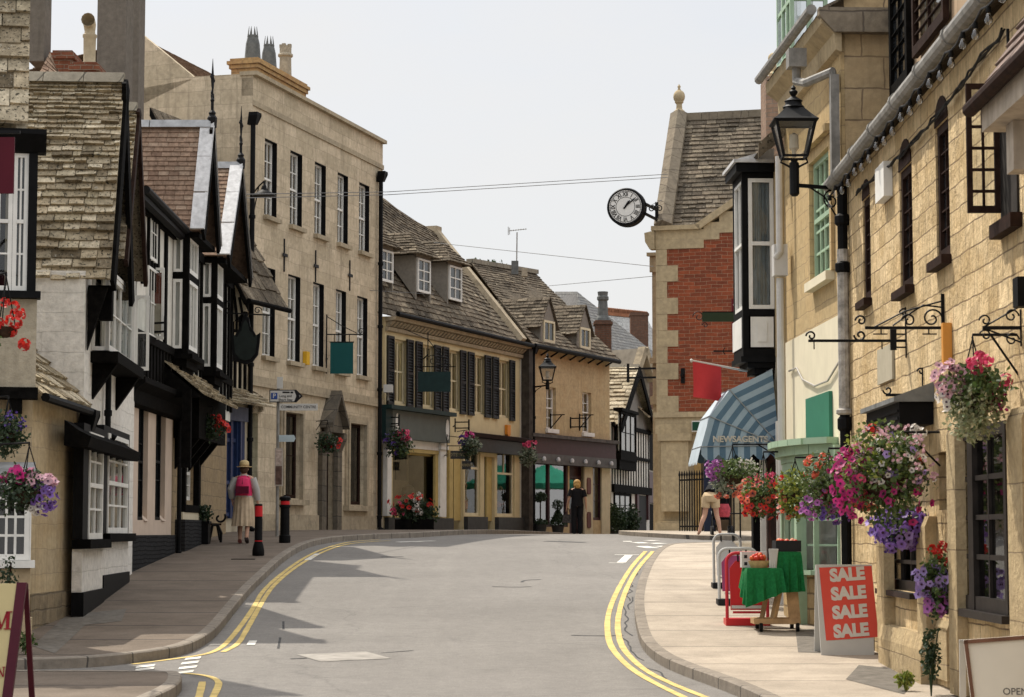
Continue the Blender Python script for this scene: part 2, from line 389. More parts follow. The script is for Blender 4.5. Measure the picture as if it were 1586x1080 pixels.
def window(parent, x0, x1, z0, z1, y=.12, cols=2, rows=2, meet=True, fm=None, fw=.05, bar=.022, back='dark', sill=None, name='window', label=None, so=.06, pane=None, sh=.07):
    fm = fm or WHITE; mb = MB(); d = .07
    mb.box(x0, x0+fw, y, y+d, z0, z1).box(x1-fw, x1, y, y+d, z0, z1).box(x0+fw, x1-fw, y, y+d, z0, z0+fw*1.2).box(x0+fw, x1-fw, y, y+d, z1-fw, z1)
    a, b, c, e = x0+fw, x1-fw, z0+fw*1.2, z1-fw
    if meet: mb.box(a, b, y-.01, y+d-.01, (c+e)/2-fw*.45, (c+e)/2+fw*.45)
    for i in range(1, cols): x = a+(b-a)*i/cols; mb.box(x-bar/2, x+bar/2, y+.012, y+.05, c, e)
    for j in range(1, rows):
        z = c+(e-c)*j/rows
        if meet and abs(z-(c+e)/2) < .03: continue
        mb.box(a, b, y+.014, y+.048, z-bar/2, z+bar/2)
    o = mb.build(name, fm, parent, label=label)
    g_ = DARKGL if back == 'dark' else GLASS
    p = MB().quad((a, y+.04, c), (b, y+.04, c), (b, y+.04, e), (a, y+.04, e)).build('pane', pane or g_, o, fix=False)
    if back != 'dark':
        cb = MB(); n = max(6, int((b-a)/.05)); pts = []
        for i in range(n+1): pts.append((a-.02+(b-a+.04)*i/n, y+.12+.02*math.sin(i*1.9)+.012*math.sin(i*.73)))
        for i in range(n): cb.quad((pts[i][0], pts[i][1], c-.03), (pts[i+1][0], pts[i+1][1], c-.03), (pts[i+1][0], pts[i+1][1], e+.03), (pts[i][0], pts[i][1], e+.03))
        cb.build('curtain', {'net': NET, 'curtain': CURT, 'blind': CREAMP, 'in': DARKIN}[back], o, smooth=True, fix=False)  # without a curtain, the sheet's dark colour stands for the unlit room
    if sill: MB().box(x0-.07, x1+.07, -so, y+.0, z0-sh-.003, z0-.003).build('sill', sill, o)
    return o
def text(body, h, m, parent, loc, rot=(0,0,0), ext=.003, bold=0.0, align='CENTER', sx=1.0, name='lettering', shear=0):
    cu = bpy.data.curves.new('t', 'FONT'); cu.body = body; cu.size = h; cu.extrude = ext; cu.offset = bold*h
    cu.align_x = align; cu.align_y = 'CENTER'; cu.shear = shear; cu.resolution_u = 4
    t = bpy.data.objects.new('t', cu); C.objects.link(t)
    me = bpy.data.meshes.new_from_object(t.evaluated_get(bpy.context.evaluated_depsgraph_get()))
    bpy.data.objects.remove(t); bpy.data.curves.remove(cu)
    me.name = name; me.materials.clear(); me.materials.append(m)
    o = bpy.data.objects.new(name, me); C.objects.link(o); o.location = loc; o.rotation_euler = rot; o.scale = (sx, 1, 1)
    if parent: o.parent = parent
    return o
# ------------------------------------------------------------------ ground, road, pavements, kerbs, markings
def asphalt(name, col, patchcol, tint):
    m, n, b = _new(name)
    ob = n.nodes.new('ShaderNodeTexCoord').outputs['Object']
    c = ramp(n, nz(n, ob, .45, 5, .6, .4), [(.3, tuple(q*.88 for q in col)), (.7, tuple(q*1.08 for q in col))])
    c = mixc(n, ramp(n, nz(n, mapv(n, ob, (1.3, .12, 1)), 1.1, 4, .6), [(.5, 0.0), (.72, .45)]), c, tint)      # long wheel tracks
    c = mixc(n, ramp(n, nz(n, ob, 1.7, 6, .7), [(.58, 0.0), (.7, .35)]), c, patchcol)
    c = mixc(n, 1.0, c, ramp(n, nz(n, ob, 60, 3, .7), [(.25, .66), (.75, 1.28)]), 'MULTIPLY')
    c = mixc(n, 1.0, c, ramp(n, nz(n, ob, 7, 6, .75), [(.3, .86), (.7, 1.1)]), 'MULTIPLY')
    vo = n.nodes.new('ShaderNodeTexVoronoi'); vo.feature = 'DISTANCE_TO_EDGE'; vo.inputs['Scale'].default_value = .22
    dv = n.nodes.new('ShaderNodeTexNoise'); dv.inputs['Scale'].default_value = 1.6; dv.inputs['Detail'].default_value = 6; n.links.new(ob, dv.inputs['Vector'])
    n.links.new(mixc(n, .35, ob, dv.outputs['Color']), vo.inputs['Vector'])
    c = mixc(n, ramp(n, vo.outputs['Distance'], [(.001, .22), (.004, 0.0)]), c, (.05,.05,.05))
    n.links.new(c, b.inputs['Base Color']); b.inputs['Roughness'].default_value = .9; b.inputs['Specular IOR Level'].default_value = .08
    bump(n, b, nz(n, ob, 90, 3, .7), .35, .01); return m
ROADM = asphalt('worn asphalt', (.195,.183,.168), (.135,.13,.12), (.23,.217,.197))
def paving(name, c1, c2, joint, bw, bh):
    m, n, b = _new(name)
    ob = n.nodes.new('ShaderNodeTexCoord').outputs['Object']
    dn = n.nodes.new('ShaderNodeTexNoise'); dn.inputs['Scale'].default_value = .6; n.links.new(ob, dn.inputs['Vector'])
    br = n.nodes.new('ShaderNodeTexBrick'); n.links.new(mixc(n, .06, ob, dn.outputs['Color']), br.inputs['Vector'])
    br.inputs['Scale'].default_value = 1; br.inputs['Brick Width'].default_value = bw; br.inputs['Row Height'].default_value = bh
    br.inputs['Mortar Size'].default_value = .05; br.inputs['Mortar Smooth'].default_value = .5
    br.inputs['Color1'].default_value = (*c1, 1); br.inputs['Color2'].default_value = (*c2, 1); br.inputs['Mortar'].default_value = (*joint, 1)
    c = mixc(n, 1.0, br.outputs[0], ramp(n, nz(n, ob, 1.1, 7, .7, .3), [(.3, .72), (.65, 1.1)]), 'MULTIPLY')
    c = mixc(n, 1.0, c, ramp(n, nz(n, ob, 45, 3, .7), [(.25, .8), (.75, 1.14)]), 'MULTIPLY')
    c = mixc(n, ramp(n, nz(n, ob, 5, 4, .7), [(.62, 0.0), (.68, .5)]), c, tuple(q*.6 for q in c1))
    n.links.new(c, b.inputs['Base Color']); b.inputs['Roughness'].default_value = .92; b.inputs['Specular IOR Level'].default_value = .06
    bump(n, b, math_(n, 'SUBTRACT', nz(n, ob, 50, 3, .7), br.outputs['Fac']), .35, .012); return m
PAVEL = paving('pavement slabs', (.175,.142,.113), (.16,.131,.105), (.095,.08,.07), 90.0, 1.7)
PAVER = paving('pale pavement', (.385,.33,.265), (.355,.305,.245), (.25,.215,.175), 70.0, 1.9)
KERBM = stone('kerb stone', (.27,.235,.195), (.235,.205,.17), (.08,.075,.07), .9, 9, .018, .4, .25)
YEL = mat('worn yellow line', (.56,.42,.16), .8, .2, 5, bmp=.2)
WHT = mat('worn white marking', (.62,.60,.54), .8, .22, 4)
TAR = mat('dark tar joint', (.06,.06,.06), .85, .3, 6)
PATCH = mat('darker asphalt repair', (.15,.135,.115), .9, .2, 9, bmp=.3, bscale=90)

ys = [-40+i*.5 for i in range(320)] + [120+i*20 for i in range(40)]
mb = MB()
for a, b in zip(ys[:-1], ys[1:]):
    for x0, x1 in ((-300,-8),(-8,8),(8,300)): mb.quad((x0,a,g(a)),(x1,a,g(a)),(x1,b,g(b)),(x0,b,g(b)))
tag(mb.build('road', ROADM, smooth=True, fix=False), kind='structure')

def dens(pts, step=.4):
    out = [pts[0]]
    for p, q in zip(pts[:-1], pts[1:]):
        n = max(1, int((q-p).length/step))
        for i in range(1, n+1): out.append(p.lerp(q, i/n))
    return out
def smoothpts(pts, it=2):
    for _ in range(it):
        q = [pts[0]]
        for a, b in zip(pts[:-1], pts[1:]): q += [a.lerp(b, .25), a.lerp(b, .75)]
        pts = q+[pts[-1]]
    return pts
def pave(kpx, side, name, m, xin, extra_end=None, extra_start=None):
    pts = [gp(px, py, 0) for px, py in kpx]
    if extra_start: pts = [Vector((x, y, 0)) for x, y in extra_start] + pts
    if extra_end: pts += [Vector((x, y, 0)) for x, y in extra_end]
    pts = dens(smoothpts(pts, 2), .35)
    for p in pts: p.z = g(p.y)
    mb = MB(); kb = MB(); kw = .14; inner = []
    for i, p in enumerate(pts):
        d = (pts[min(i+1, len(pts)-1)]-pts[max(i-1, 0)]); d.z = 0; d.normalize()
        nrm = Vector((-d.y, d.x, 0))*side; q = p+nrm*kw; q.z = g(q.y); inner.append(q)
    up = Vector((0, 0, 1))
    h = lambda p, e: Vector((p.x, p.y, g(p.y)+e))
    for i in range(len(pts)-1):
        a, b, c, d = pts[i], pts[i+1], inner[i+1], inner[i]
        kb.quad(h(a,-.05), h(b,-.05), h(b,PAVE-.01), h(a,PAVE-.01)); m1 = a.lerp(d,.12); m2 = b.lerp(c,.12)
        kb.quad(h(a,PAVE-.01), h(b,PAVE-.01), h(m2,PAVE+.004), h(m1,PAVE+.004)); kb.quad(h(m1,PAVE+.004), h(m2,PAVE+.004), h(c,PAVE+.004), h(d,PAVE+.004))
        if abs(c.y-d.y) > 1e-4: mb.quad(h(d,PAVE), h(c,PAVE), h(Vector((xin,c.y,0)),PAVE), h(Vector((xin,d.y,0)),PAVE))
    tag(mb.build(name, m, smooth=True, fix=False), kind='structure'); tag(kb.build('kerb', KERBM, fix=False), kind='structure')
    return pts
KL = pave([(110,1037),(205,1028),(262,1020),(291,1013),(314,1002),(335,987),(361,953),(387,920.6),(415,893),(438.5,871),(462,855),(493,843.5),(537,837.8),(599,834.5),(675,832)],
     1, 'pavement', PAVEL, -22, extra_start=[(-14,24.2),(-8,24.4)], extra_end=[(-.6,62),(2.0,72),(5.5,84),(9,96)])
KN = pave([(279,1079),(283,1058)], 1, 'near_pavement', PAVEL, -22, extra_start=[(-3.2,8),(-3.3,15),(-3.32,20)], extra_end=[(-3.65,23.4),(-5,23.5),(-14,23.6)])
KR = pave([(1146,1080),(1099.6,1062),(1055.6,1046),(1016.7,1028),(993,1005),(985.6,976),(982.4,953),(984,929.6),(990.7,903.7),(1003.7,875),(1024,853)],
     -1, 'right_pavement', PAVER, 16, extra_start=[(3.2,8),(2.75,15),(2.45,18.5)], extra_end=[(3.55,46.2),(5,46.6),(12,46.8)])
# far pavement beyond the side turning
outer = [(14,49.2),(6,49.4),(4.5,49.8),(3.6,51.0),(2.95,53.0),(2.7,55.5),(2.85,59),(3.6,64),(5.2,72),(9,90)]
mb = MB(); kb = MB(); pts = dens(smoothpts([Vector((x,y,0)) for x, y in outer], 2), .4)
H = lambda x, y, e: (x, y, g(y)+e)
for a, b in zip(pts[:-1], pts[1:]):
    mb.quad(H(a.x,a.y,.1), H(b.x,b.y,.1), H(18,b.y,.1), H(18,a.y,.1)); kb.quad(H(a.x,a.y,-.05), H(b.x,b.y,-.05), H(b.x,b.y,.1), H(a.x,a.y,.1))
tag(mb.build('far_pavement', PAVER, smooth=True, fix=False), kind='structure'); tag(kb.build('kerb', KERBM, fix=False), kind='structure')

def ribbon(mb, pts, wd, e=.006):
    pts = dens(smoothpts(pts, 2), .3); L_ = []; R_ = []
    for i, p in enumerate(pts):
        d = (pts[min(i+1, len(pts)-1)]-pts[max(i-1, 0)]); d.z = 0; d.normalize(); nn = Vector((-d.y, d.x, 0))*wd/2*(1+.15*noise.noise(p*3))
        for q, l in ((p+nn, L_), (p-nn, R_)): l.append((q.x, q.y, g(q.y)+e))
    for i in range(len(pts)-1): mb.quad(L_[i], L_[i+1], R_[i+1], R_[i])
def pixline(l): return [gp(px, py) for px, py in l]
Z5 = lambda l: pixline([(200+x/3.857, 800+y/3.857) for x, y in l])
Z7 = lambda l: pixline([(900+x/3.857, 800+y/3.857) for x, y in l])
mb = MB()
ribbon(mb, Z5([(20,885),(230,858),(440,830),(520,805),(572,770),(640,692),(740,555),(800,438),(950,312),(1080,228),(1205,180),(1330,150),(1500,140)]), .075)
ribbon(mb, Z5([(560,812),(650,768),(690,700),(800,500),(870,402),(1010,292),(1150,215),(1290,168),(1420,153),(1560,146)]), .075)
ribbon(mb, Z5([(140,945),(270,938),(350,940),(480,955),(540,988),(528,1030),(500,1085)]), .075)
ribbon(mb, Z5([(438,990),(430,1030),(416,1085)]), .075)
ribbon(mb, Z7([(385,210),(310,290),(240,400),(190,500),(160,590),(155,680),(172,775),(250,872),(370,960),(620,1085)]), .08)
ribbon(mb, Z7([(428,210),(338,310),(285,400),(238,520),(215,640),(228,740),(265,815),(380,922),(560,1010),(750,1085)]), .08)
tag(mb.build('double_yellow_lines', YEL, fix=False), kind='structure')
mb = MB()
def pxquad(x0, y0, x1, y1, t=3.4):
    mb.quad(*[(p.x, p.y, g(p.y)+.007) for p in pixline([(x0,y0),(x1,y1),(x1-2.5,y1+t),(x0-2.5,y0+t)])])
def dash(px0, py0, px1, py1, wd): ribbon(mb, pixline([(px0, py0), (px1, py1)]), wd)
for x0, y0, x1, y1 in ((212,1032.5,241,1029.5),(211,1037,240,1034),(209,1042,238,1040),(288,1020,312,1017.5),(282,1027,309,1024),(278,1034.5,306,1031.5),(275,1042,301,1038.5)): pxquad(x0, y0, x1, y1)
for x0, y0, x1, y1 in ((965,839,979,839),(984,840.5,999,842),(993,846.5,1012,849.5),(1001,837.3,1016,838),(1012,841.5,1026,842.8),(1020,846.2,1037,847.6)): dash(x0, y0, x1, y1, .3)
dash(962,872,974,860.5,.16); dash(943,872.5,966,873,.09); dash(952,859.8,990,860,.09); dash(616,840.2,672,838.2,.22); dash(388,1000,392,993,.1)
dash(476,868,492,858,.12)
tag(mb.build('white_road_markings', WHT, fix=False), kind='structure')
mb = MB(); ribbon(mb, pixline([(478,1020),(586,1015)]), .85, .005)
tag(mb.build('pale_road_patch', mat('pale road repair', (.30,.28,.25), .9, .2, 3), fix=False), kind='structure')
mb = MB()
for l, wd in (([(439,963),(439,975)], .03), ([(431,1005),(434,988)], .03), ([(1,0)], 0), ([(762,909),(800,910),(823,909)], .05), ([(808,902),(812,899),(838,898)], .05),
              ([(885,984.5),(935,985.5),(965,984.5)], .05), ([(450,1021),(475,1020)], .06), ([(1,0)], 0), ([(590,1012),(640,1008)], .03), ([(320,1001),(372,999)], .03), ([(845,838.5),(905,840.5)], .25), ([(590,863),(625,862.5)], .1)):
    if wd: ribbon(mb, pixline(l), wd, .004)
rnd = random.Random(12)
for l in ([(991,880),(978,905),(973,930)],[(969,940),(968,965),(975,985)],[(972,990),(982,1008),(1000,1024)],[(985,925),(972,945)],[(1010,1035),(1040,1052)]):
    ribbon(mb, [p+Vector((rnd.uniform(-.06,.06),rnd.uniform(-.1,.1),0)) for p in dens(pixline(l), .35)], .022, .004)
tag(mb.build('road_cracks', TAR, fix=False), kind='structure')
# drain gully by the left kerb
MB().box(-.22,.22,-.16,.16,-.01,.006).build('pavement_cover', IRON, loc=gp(378,866,PAVE), fix=True)
o = bpy.data.objects['pavement_cover']; tag(o, 'small dark iron cover set in the left pavement near the bollard', 'cover')
# trench repairs in the pavements
mb = MB()
for quad, s_ in (([(50,1000),(100,955),(140,960),(85,1012)], 0), ([(108,952),(196,943),(188,962),(116,970)], 0), ([(1232,975),(1330,972),(1350,1014),(1236,1010)], 1), ([(1330,1030),(1430,1040),(1400,1075),(1310,1052)], 1)):
    ps = [gp(px, py, PAVE+.004) for px, py in quad]; n = 6
    for i in range(n):
        for j in range(n):
            q = [(ps[0].lerp(ps[1], u)).lerp(ps[3].lerp(ps[2], u), v) for u, v in ((i/n,j/n),((i+1)/n,j/n),((i+1)/n,(j+1)/n),(i/n,(j+1)/n))]
            mb.quad(*[(p.x, p.y, g(p.y)+PAVE+.004) for p in q])
tag(mb.build('pavement_repairs', PATCH, fix=False), kind='structure')
# ------------------------------------------------------------------ left row, from the camera outwards
COTS = slate_mat('cotswold stone slate', [(.15,.12,.08),(.46,.38,.26),(.30,.25,.17),(.60,.52,.38),(.38,.32,.215)], (.05,.04,.028), .6)
COTSD = slate_mat('dark stone slate', [(.08,.066,.05),(.19,.155,.115),(.12,.10,.075),(.27,.225,.165)], (.04,.035,.028), .65)
TILE = slate_mat('brown clay tile', [(.19,.125,.09),(.28,.195,.14),(.235,.16,.115),(.33,.245,.18)], (.07,.055,.04), .35, spots=False)
ROUGHC = stone('pebbledash render', (.42,.37,.28), (.42,.37,.28), (.42,.37,.28), 5, 5, .0, 1.0, .15, (.2,.17,.12), patch=.2)
WHITEW = stone('whitewashed stone wall', (.74,.71,.65), (.73,.70,.645), (.72,.69,.63), .6, .28, .003, .9, .15, (.2,.18,.15), patch=.15, streak=.12)
YST = stone('golden ashlar', (.52,.42,.27), (.48,.39,.26), (.40,.33,.23), .75, .33, .006, .35, .25, (.20,.15,.09), patch=.35, patchcol=(.36,.23,.10))
CREAMW = mat('cream stucco', (.56,.49,.36), .85, .08, 2.5, bmp=.15, streak=.18)
PINKW = mat('pale pink stucco', (.56,.45,.36), .85, .06, 2.5, bmp=.12, streak=.12)
PLAST = mat('limewashed plaster', (.62,.60,.54), .9, .1, 4, bmp=.25, streak=.2)
BBRICK = stone('black painted brick', (.035,.035,.036), (.03,.03,.031), (.015,.015,.015), .23, .075, .01, .6, 0, patch=0, streak=0)
CHIMG = stone('grey rendered chimney', (.17,.15,.125), (.16,.14,.12), (.15,.13,.11), 3, 3, .004, .4, .35, (.07,.065,.06), patch=.3)
REDBR = stone('old red brick', (.22,.085,.05), (.17,.065,.04), (.22,.17,.13), .23, .076, .009, .5, .3, (.06,.04,.03), patch=.25)

def gable_roof(B, xe, ze, xa, za, y0, y1, m, rows, sw, th, seed, name='roof', jit=.25, taper=.97, ridge=None):
    """ridge square to the street; the gable faces the street at y0"""
    mb = MB(); xr = 2*xa-xe
    mb.slates((xe,y1,ze), (xe,y0,ze), (xa,y0,za), (xa,y1,za), rows, sw, th, jit, seed, 0, taper, .02)
    mb.slates((xr,y0,ze), (xr,y1,ze), (xa,y1,za), (xa,y0,za), rows, sw, th, jit, seed+1, 0, taper, .02)
    o = mb.build(name, m, B.root, fix=False)
    if ridge:
        rm, rr, seg = ridge; rb = MB(); n = int((y1-y0)/seg)
        for i in range(n):
            ya = y0+(y1-y0)*i/n; yb = y0+(y1-y0)*(i+.985)/n
            rb.extr([(xa-rr,ya,za-rr*.55), (xa-rr*.4,ya,za+.07), (xa+rr*.4,ya,za+.07), (xa+rr,ya,za-rr*.55)], (0,yb-ya,0))
        rb.build('ridge', rm, o)
    return o
def barge(B, xe, ze, xa, za, y, w=.26, t=.06, m=None, name='bargeboard'):
    mb = MB(); xr = 2*xa-xe
    for sx in (xe, xr):
        d = Vector((xa-sx, 0, za-ze)).normalized(); q = Vector((-d.z, 0, d.x)); q = q if q.z < 0 else -q
        a = Vector((sx, y, ze-.02)); b = Vector((xa, y, za-.02))
        mb.extr([a, b, b+q*w*(1 if True else 0), a+q*w], (0, t, 0))
    return mb.build(name, m or BLKWOOD, B.root)
def downpipe(B, x, y, z0, z1, m=None, r=.05, hop=True, parent=None, name='downpipe'):
    mb = MB(); mb.tube([(x,y,z0),(x,y,z1)], r, 10)
    for k in range(max(2, int((z1-z0)/1.8))): z = z0+.25+k*1.8; mb.lathe([(r,0),(r*1.35,.01),(r*1.35,.09),(r,.1)], (x,y,z), 10)
    if hop: mb.extr([(x-.07,y-.09,z1-.05),(x+.07,y-.09,z1-.05),(x+.14,y-.16,z1+.16),(x+.14,y-.16,z1+.24),(x-.14,y-.16,z1+.24),(x-.14,y-.16,z1+.16)], (0,.22,0))
    mb.tube([(x,y,z0),(x,y-.02,z0-.02),(x,y-.12,z0-.08)], r, 8)
    return mb.build(name, m or BLACK, parent or B.root)

# ---- the near left house: jettied roughcast over a stone bay
B = Bld('corner_house', 'near left house with stone slate roof, roughcast upper floor and white bay window', 'house', (at(47,825,26.6).x-6*.976,26.6-6*.22), at(47,825,26.6), g(26)+PAVE)
L0 = B; Lr = B.L
xj, zj = B.uz(55, 600, .45); _, zt = B.uz(30, 462, .45); _, ze = B.uz(30, 205, .45)
mb = MB().wall(0, Lr, -.6, zj+.1, []).shell(0, Lr, -.6, zj+.1, .8)
mb.build('lower_wall', YST, B.root)
MB().box(0, xj, -.45, .8, zj, zt-.01).build('roughcast_wall', ROUGHC, B.root)
mb = MB(); mb.box(0, xj+.03, -.50, -.2, zj-.14, zj-.003)
for i in range(5): mb.box(xj-.3-i*.9, xj-.15-i*.9, -.46, -.003, zj-.30, zj-.143)
mb.build('jetty_beam', BLKWOOD, B.root)
mb = MB(); x1 = B.uz(57, 350, .5)[0]; x0 = B.uz(43, 350, .5)[0]
mb.box(x0, x1, -.5, -.35, zt+.08, ze-.25).box(0, x1, -.35, .8, zt+.0, ze-.252).box(0, x1+.06, -.56, -.3, zt-.003, zt+.08)
mb.extr([(0,-.52,ze-.25),(0,-.72,ze-.06),(0,-.72,ze),(0,-.3,ze),(0,-.3,ze-.25)], (B.uz(72, 230, .6)[0],0,0))
mb.build('window_surround', BLACK, B.root)
for a, b in ((-22, 19), (19.5, 43)):
    q0, q1, a0, a1 = B.rect(a, b, 250, 462, .42)
    window(B.root, q0, q1, zt+.085, ze-.26, -.47, 2, 4, back='curtain')
xv = B.uz(45, 120, .7)[0]
mb = MB().slates((0,-.75,ze+.05), (xv,-.75,ze+.05), (xv,.5,ze+3.1), (0,.5,ze+3.1), 17, .34, .05, .34, 5, 0, .97, .03)
mb.slates((xv,1.3,ze+.05), (0,1.3,ze+.05), (0,.5,ze+3.1), (xv,.5,ze+3.1), 8, .6, .045, .3, 6); mb.build('roof', COTS, B.root, fix=False)
mb = MB().extr([(xv-.02,-.7,ze),(xv-.02,.5,ze+3.03),(xv-.02,1.2,ze),(xv-.02,.5,ze-.3)], (-.12,0,0)); mb.build('gable_wall', ROUGHC, B.root)
# bay window below
q0, q1, a0, a1 = B.rect(-40, 46, 735, 868, .4)
MB().box(q0-.3, q1+.02, -.4, -.003, -.5, a0-.1).box(q0-.3, q1+.05, -.46, -.003, -.5, .35).build('bay_base', YST, B.root)
MB().box(q0-.3, q1+.07, -.50, -.003, a0-.09, a0-.004).build('bay_sill', WHITE, B.root)
window(B.root, q0, q1, a0, a1, -.38, 5, 4, meet=False, back='in', fw=.06, bar=.03)
MB().box(q1-.0005+.003, q1+.02, -.38, -.003, a0, a1).build('bay_cheek', WHITE, B.root)
MB().extr([(q0-.3,-.46,a1+.003),(q0-.3,-.46,a1+.07),(q0-.3,-.003,a1+.16),(q0-.3,-.003,a1+.003)], (q1-q0+.36,0,0)).build('bay_roof', LEAD, B.root)

# ---- the stone lean-to against the white house
B = Bld('stone_lean_to', 'low golden stone lean-to with stone slate roof between white house and corner house', 'outhouse', (-6.19,28.2), (-6.1,31.0), g(29)+PAVE)
LT = B; _, ze = B.uz(118, 628, .1)
MB().wall(0, B.L, -.7, ze, []).shell(0, B.L, -.7, ze, 2.0).build('wall', YST, B.root)
MB().box(0, B.L-.004, -.05, -.003, -.7, .42).build('plinth', stone('rubble plinth', (.30,.24,.16), (.25,.20,.13), (.18,.15,.11), .4, .2, .012, .7, .5), B.root)
yr, zr = B.yz(40, 540, B.L)
mb = MB().slates((-.1,-.16,ze), (B.L-.01,-.16,ze), (B.L-.01,1.5,ze+(zr-ze)*1.5/max(.3, yr)), (-.1,1.5,ze+(zr-ze)*1.5/max(.3, yr)), 9, .3, .05, .3, 8, 0, .97)
mb.build('roof', COTS, B.root, fix=False)
MB().extr([(B.L-.006, 0, ze-.02), (B.L-.006, 1.45, ze-.1+(zr-ze)*1.45/max(.3, yr)), (B.L-.006, 1.45, ze-.1)], (-.1,0,0)).extr([(0,0,ze),(0,1.4,ze-.15+(zr-ze)*1.4/max(.3, yr)),(0,1.9,ze)], (.1,0,0)).build('gable_wall', YST, B.root)
mb = MB().tube([(-.05,-.2,ze-.02),(B.L-.1,-.2,ze-.07)], .06, 8); mb.build('gutter', BLACK, B.root)
downpipe(B, B.L-.12, -.12, .05, ze-.28)

# ---- white house with two steep stone-slated gables
B = Bld('white_house', 'white stone cottage with steep stone slate gable and black window bays', 'house', (-6.06,31.0), (-6.46,37.5))
L1 = B
xa, za = B.uz(193, 121, .35); xe, ze = B.uz(171, 433, .35); xe = max(xe, xa-2.2)
xa2, za2 = B.uz(213, 166, .35); xw = B.L; hw = 1.5
zw = ze+.12
MB().wall(0, xw, -.5, zw, []).shell(0, xw, -.5, zw, 6).build('wall', WHITEW, B.root)
for nm, a, z_, b, e in (('gable_wall', xa, za, xe+.25, ze+.2), ('gable_wall', xa2, za2, xa2-hw, ze+.2)):
    MB().extr([(b,.02,e),(2*a-b,.02,e),(a,.02,z_-.2)], (0,.12,0)).build(nm, BLKWOOD, B.root)
ridgest = stone('stone ridge', (.30,.27,.21), (.26,.23,.18), (.12,.11,.09), .6, 3, .015, .5, .5)
gable_roof(B, xe, ze, xa, za, -.35, 5.6, COTS, 32, .30, .055, 11, jit=.36, ridge=(ridgest, .17, .55))
gable_roof(B, xa2-hw, ze+.5, xa2, za2, -.35, 5.0, COTS, 28, .30, .055, 13, jit=.36, ridge=(ridgest, .15, .55))
barge(B, xe, ze, xa, za, -.40, .3); barge(B, xa2-hw, ze+.5, xa2, za2, -.40, .16, m=BROWNW)
MB().box(xe+.3, xe+.5, -.34, 0, ze-.55, ze-.05).extr([(.1,-.02,ze-1.0),(.1,-.3,ze-.1),(.1,-.02,ze-.1)], (.12,0,0)).build('eave_bracket', BLKWOOD, B.root)
# oriel with two casements standing open
q0, q1, a0, a1 = B.rect(169, 206, 440, 556, .25)
MB().box(q0-.1, q1+.3, -.40, -.003, a0-.18, a0-.02).extr([(q0+.1,-.003,a0-.7),(q0+.1,-.36,a0-.185),(q0+.1,-.003,a0-.185)], (.18,0,0)).extr([(q1-.1,-.003,a0-.7),(q1-.1,-.36,a0-.185),(q1-.1,-.003,a0-.185)], (.18,0,0)).build('window_bracket', BLKWOOD, B.root)
w_ = window(B.root, q0, q1, a0, a1, -.26, 4, 2, meet=False, back='net', fw=.07)
MB().box(q0, q0+.012, -.25, -.2, a0, a1).box(q0, q0+.012, -.05, -.003, a0, a1).box(q0, q0+.012, -.2, -.05, a1-.08, a1).box(q0, q0+.012, -.2, -.05, a0, a0+.06).box(q0+.001, q0+.011, -.2, -.05, (a0+a1)/2+.1, (a0+a1)/2+.13).box(q1-.01, q1, -.25, -.003, a0, a1).box(q0, q1, -.27, -.003, a1+.003, a1+.06).build('oriel_cheek', WHITE, B.root)
def leaf_open(B, pxs, y0, y1, x, rows, name='casement', clip=True, back=None, fm=None, cols=1):
    ya = B.yz(pxs[0], (y0+y1)/2, x)[0]; yb = B.yz(pxs[1], (y0+y1)/2, x)[0]
    z0, z1 = B.yz((pxs[0]+pxs[1])/2, y1, x)[1], B.yz((pxs[0]+pxs[1])/2, y0, x)[1]
    lo, hi = min(ya, yb), max(ya, yb); f = .045; mb = MB()
    mb.box(x-.02, x+.02, lo, lo+f, z0, z1).box(x-.02, x+.02, hi-f, hi, z0, z1).box(x-.02, x+.02, lo+f, hi-f, z0, z0+f*1.3).box(x-.02, x+.02, lo+f, hi-f, z1-f, z1)
    for j in range(1, rows): z = z0+(z1-z0)*j/rows; mb.box(x-.012, x+.012, lo+f, hi-f, z-.012, z+.012)
    for j in range(1, cols): y = lo+(hi-lo)*j/cols; mb.box(x-.011, x+.011, y-.011, y+.011, z0+f, z1-f)
    if clip:
        for s_ in (1, -1): mb.extr([(x-.021,(lo+hi)/2+s_*(hi-lo)*.12,z1-f),(x-.021,(lo+hi)/2+s_*(hi-lo)*.46,z1-f),(x-.021,(lo+hi)/2+s_*(hi-lo)*.46,z1-f-.06)], (.04,0,0))
    o = mb.build(name, fm or WHITE, B.root)
    MB().quad((x,lo+f,z0+f),(x,hi-f,z0+f),(x,hi-f,z1-f),(x,lo+f,z1-f)).build('pane', back or GLASS, o, fix=False)
    return o
leaf_open(B, (183,209), 436, 570, B.uz(196,500,.25)[0]+.02, 2); leaf_open(B, (209,231), 458, 574, B.uz(214,500,.25)[0], 2)
# ground-floor bays
for i, (p0, p1, pt, pb, fr0, fr1, offs) in enumerate(((137,158,672,835,129,161,.14), (166,197,676,826,160,200,.12))):
    q0, q1, a0, a1 = B.rect(p0, p1, pt, pb, offs); f0 = B.uz(fr0, 750, offs)[0]; f1 = B.uz(fr1, 750, offs)[0]
    mb = MB(); mb.box(f0, q0-.002, -offs, -.003, a0, a1+.1).box(q1+.002, f1, -offs, -.003, a0, a1+.1).box(q0-.002, q1+.002, -offs, -.003, a1+.002, a1+.1)
    mb.build('bay_frame', BLACK, B.root)
    window(B.root, q0, q1, a0, a1, -offs-.02, 2 if i == 0 else 3, 4, back='net', fw=.07, bar=.03)
    MB().box(f0-.05, f1+.05, -offs-.12, -.003, a0-.13, a0-.003).build('bay_sill', BLKWOOD, B.root)
    MB().box(f0, f1, -offs, -.003, -.5, a0-.133).build('bay_base', WHITEW, B.root)
    MB().box(f0-.01, f1+.01, -offs-.03, -.004, -.6, B.uz((fr0+fr1)/2, 914 if i == 0 else 888, offs)[1]).build('plinth', BLACK, B.root)
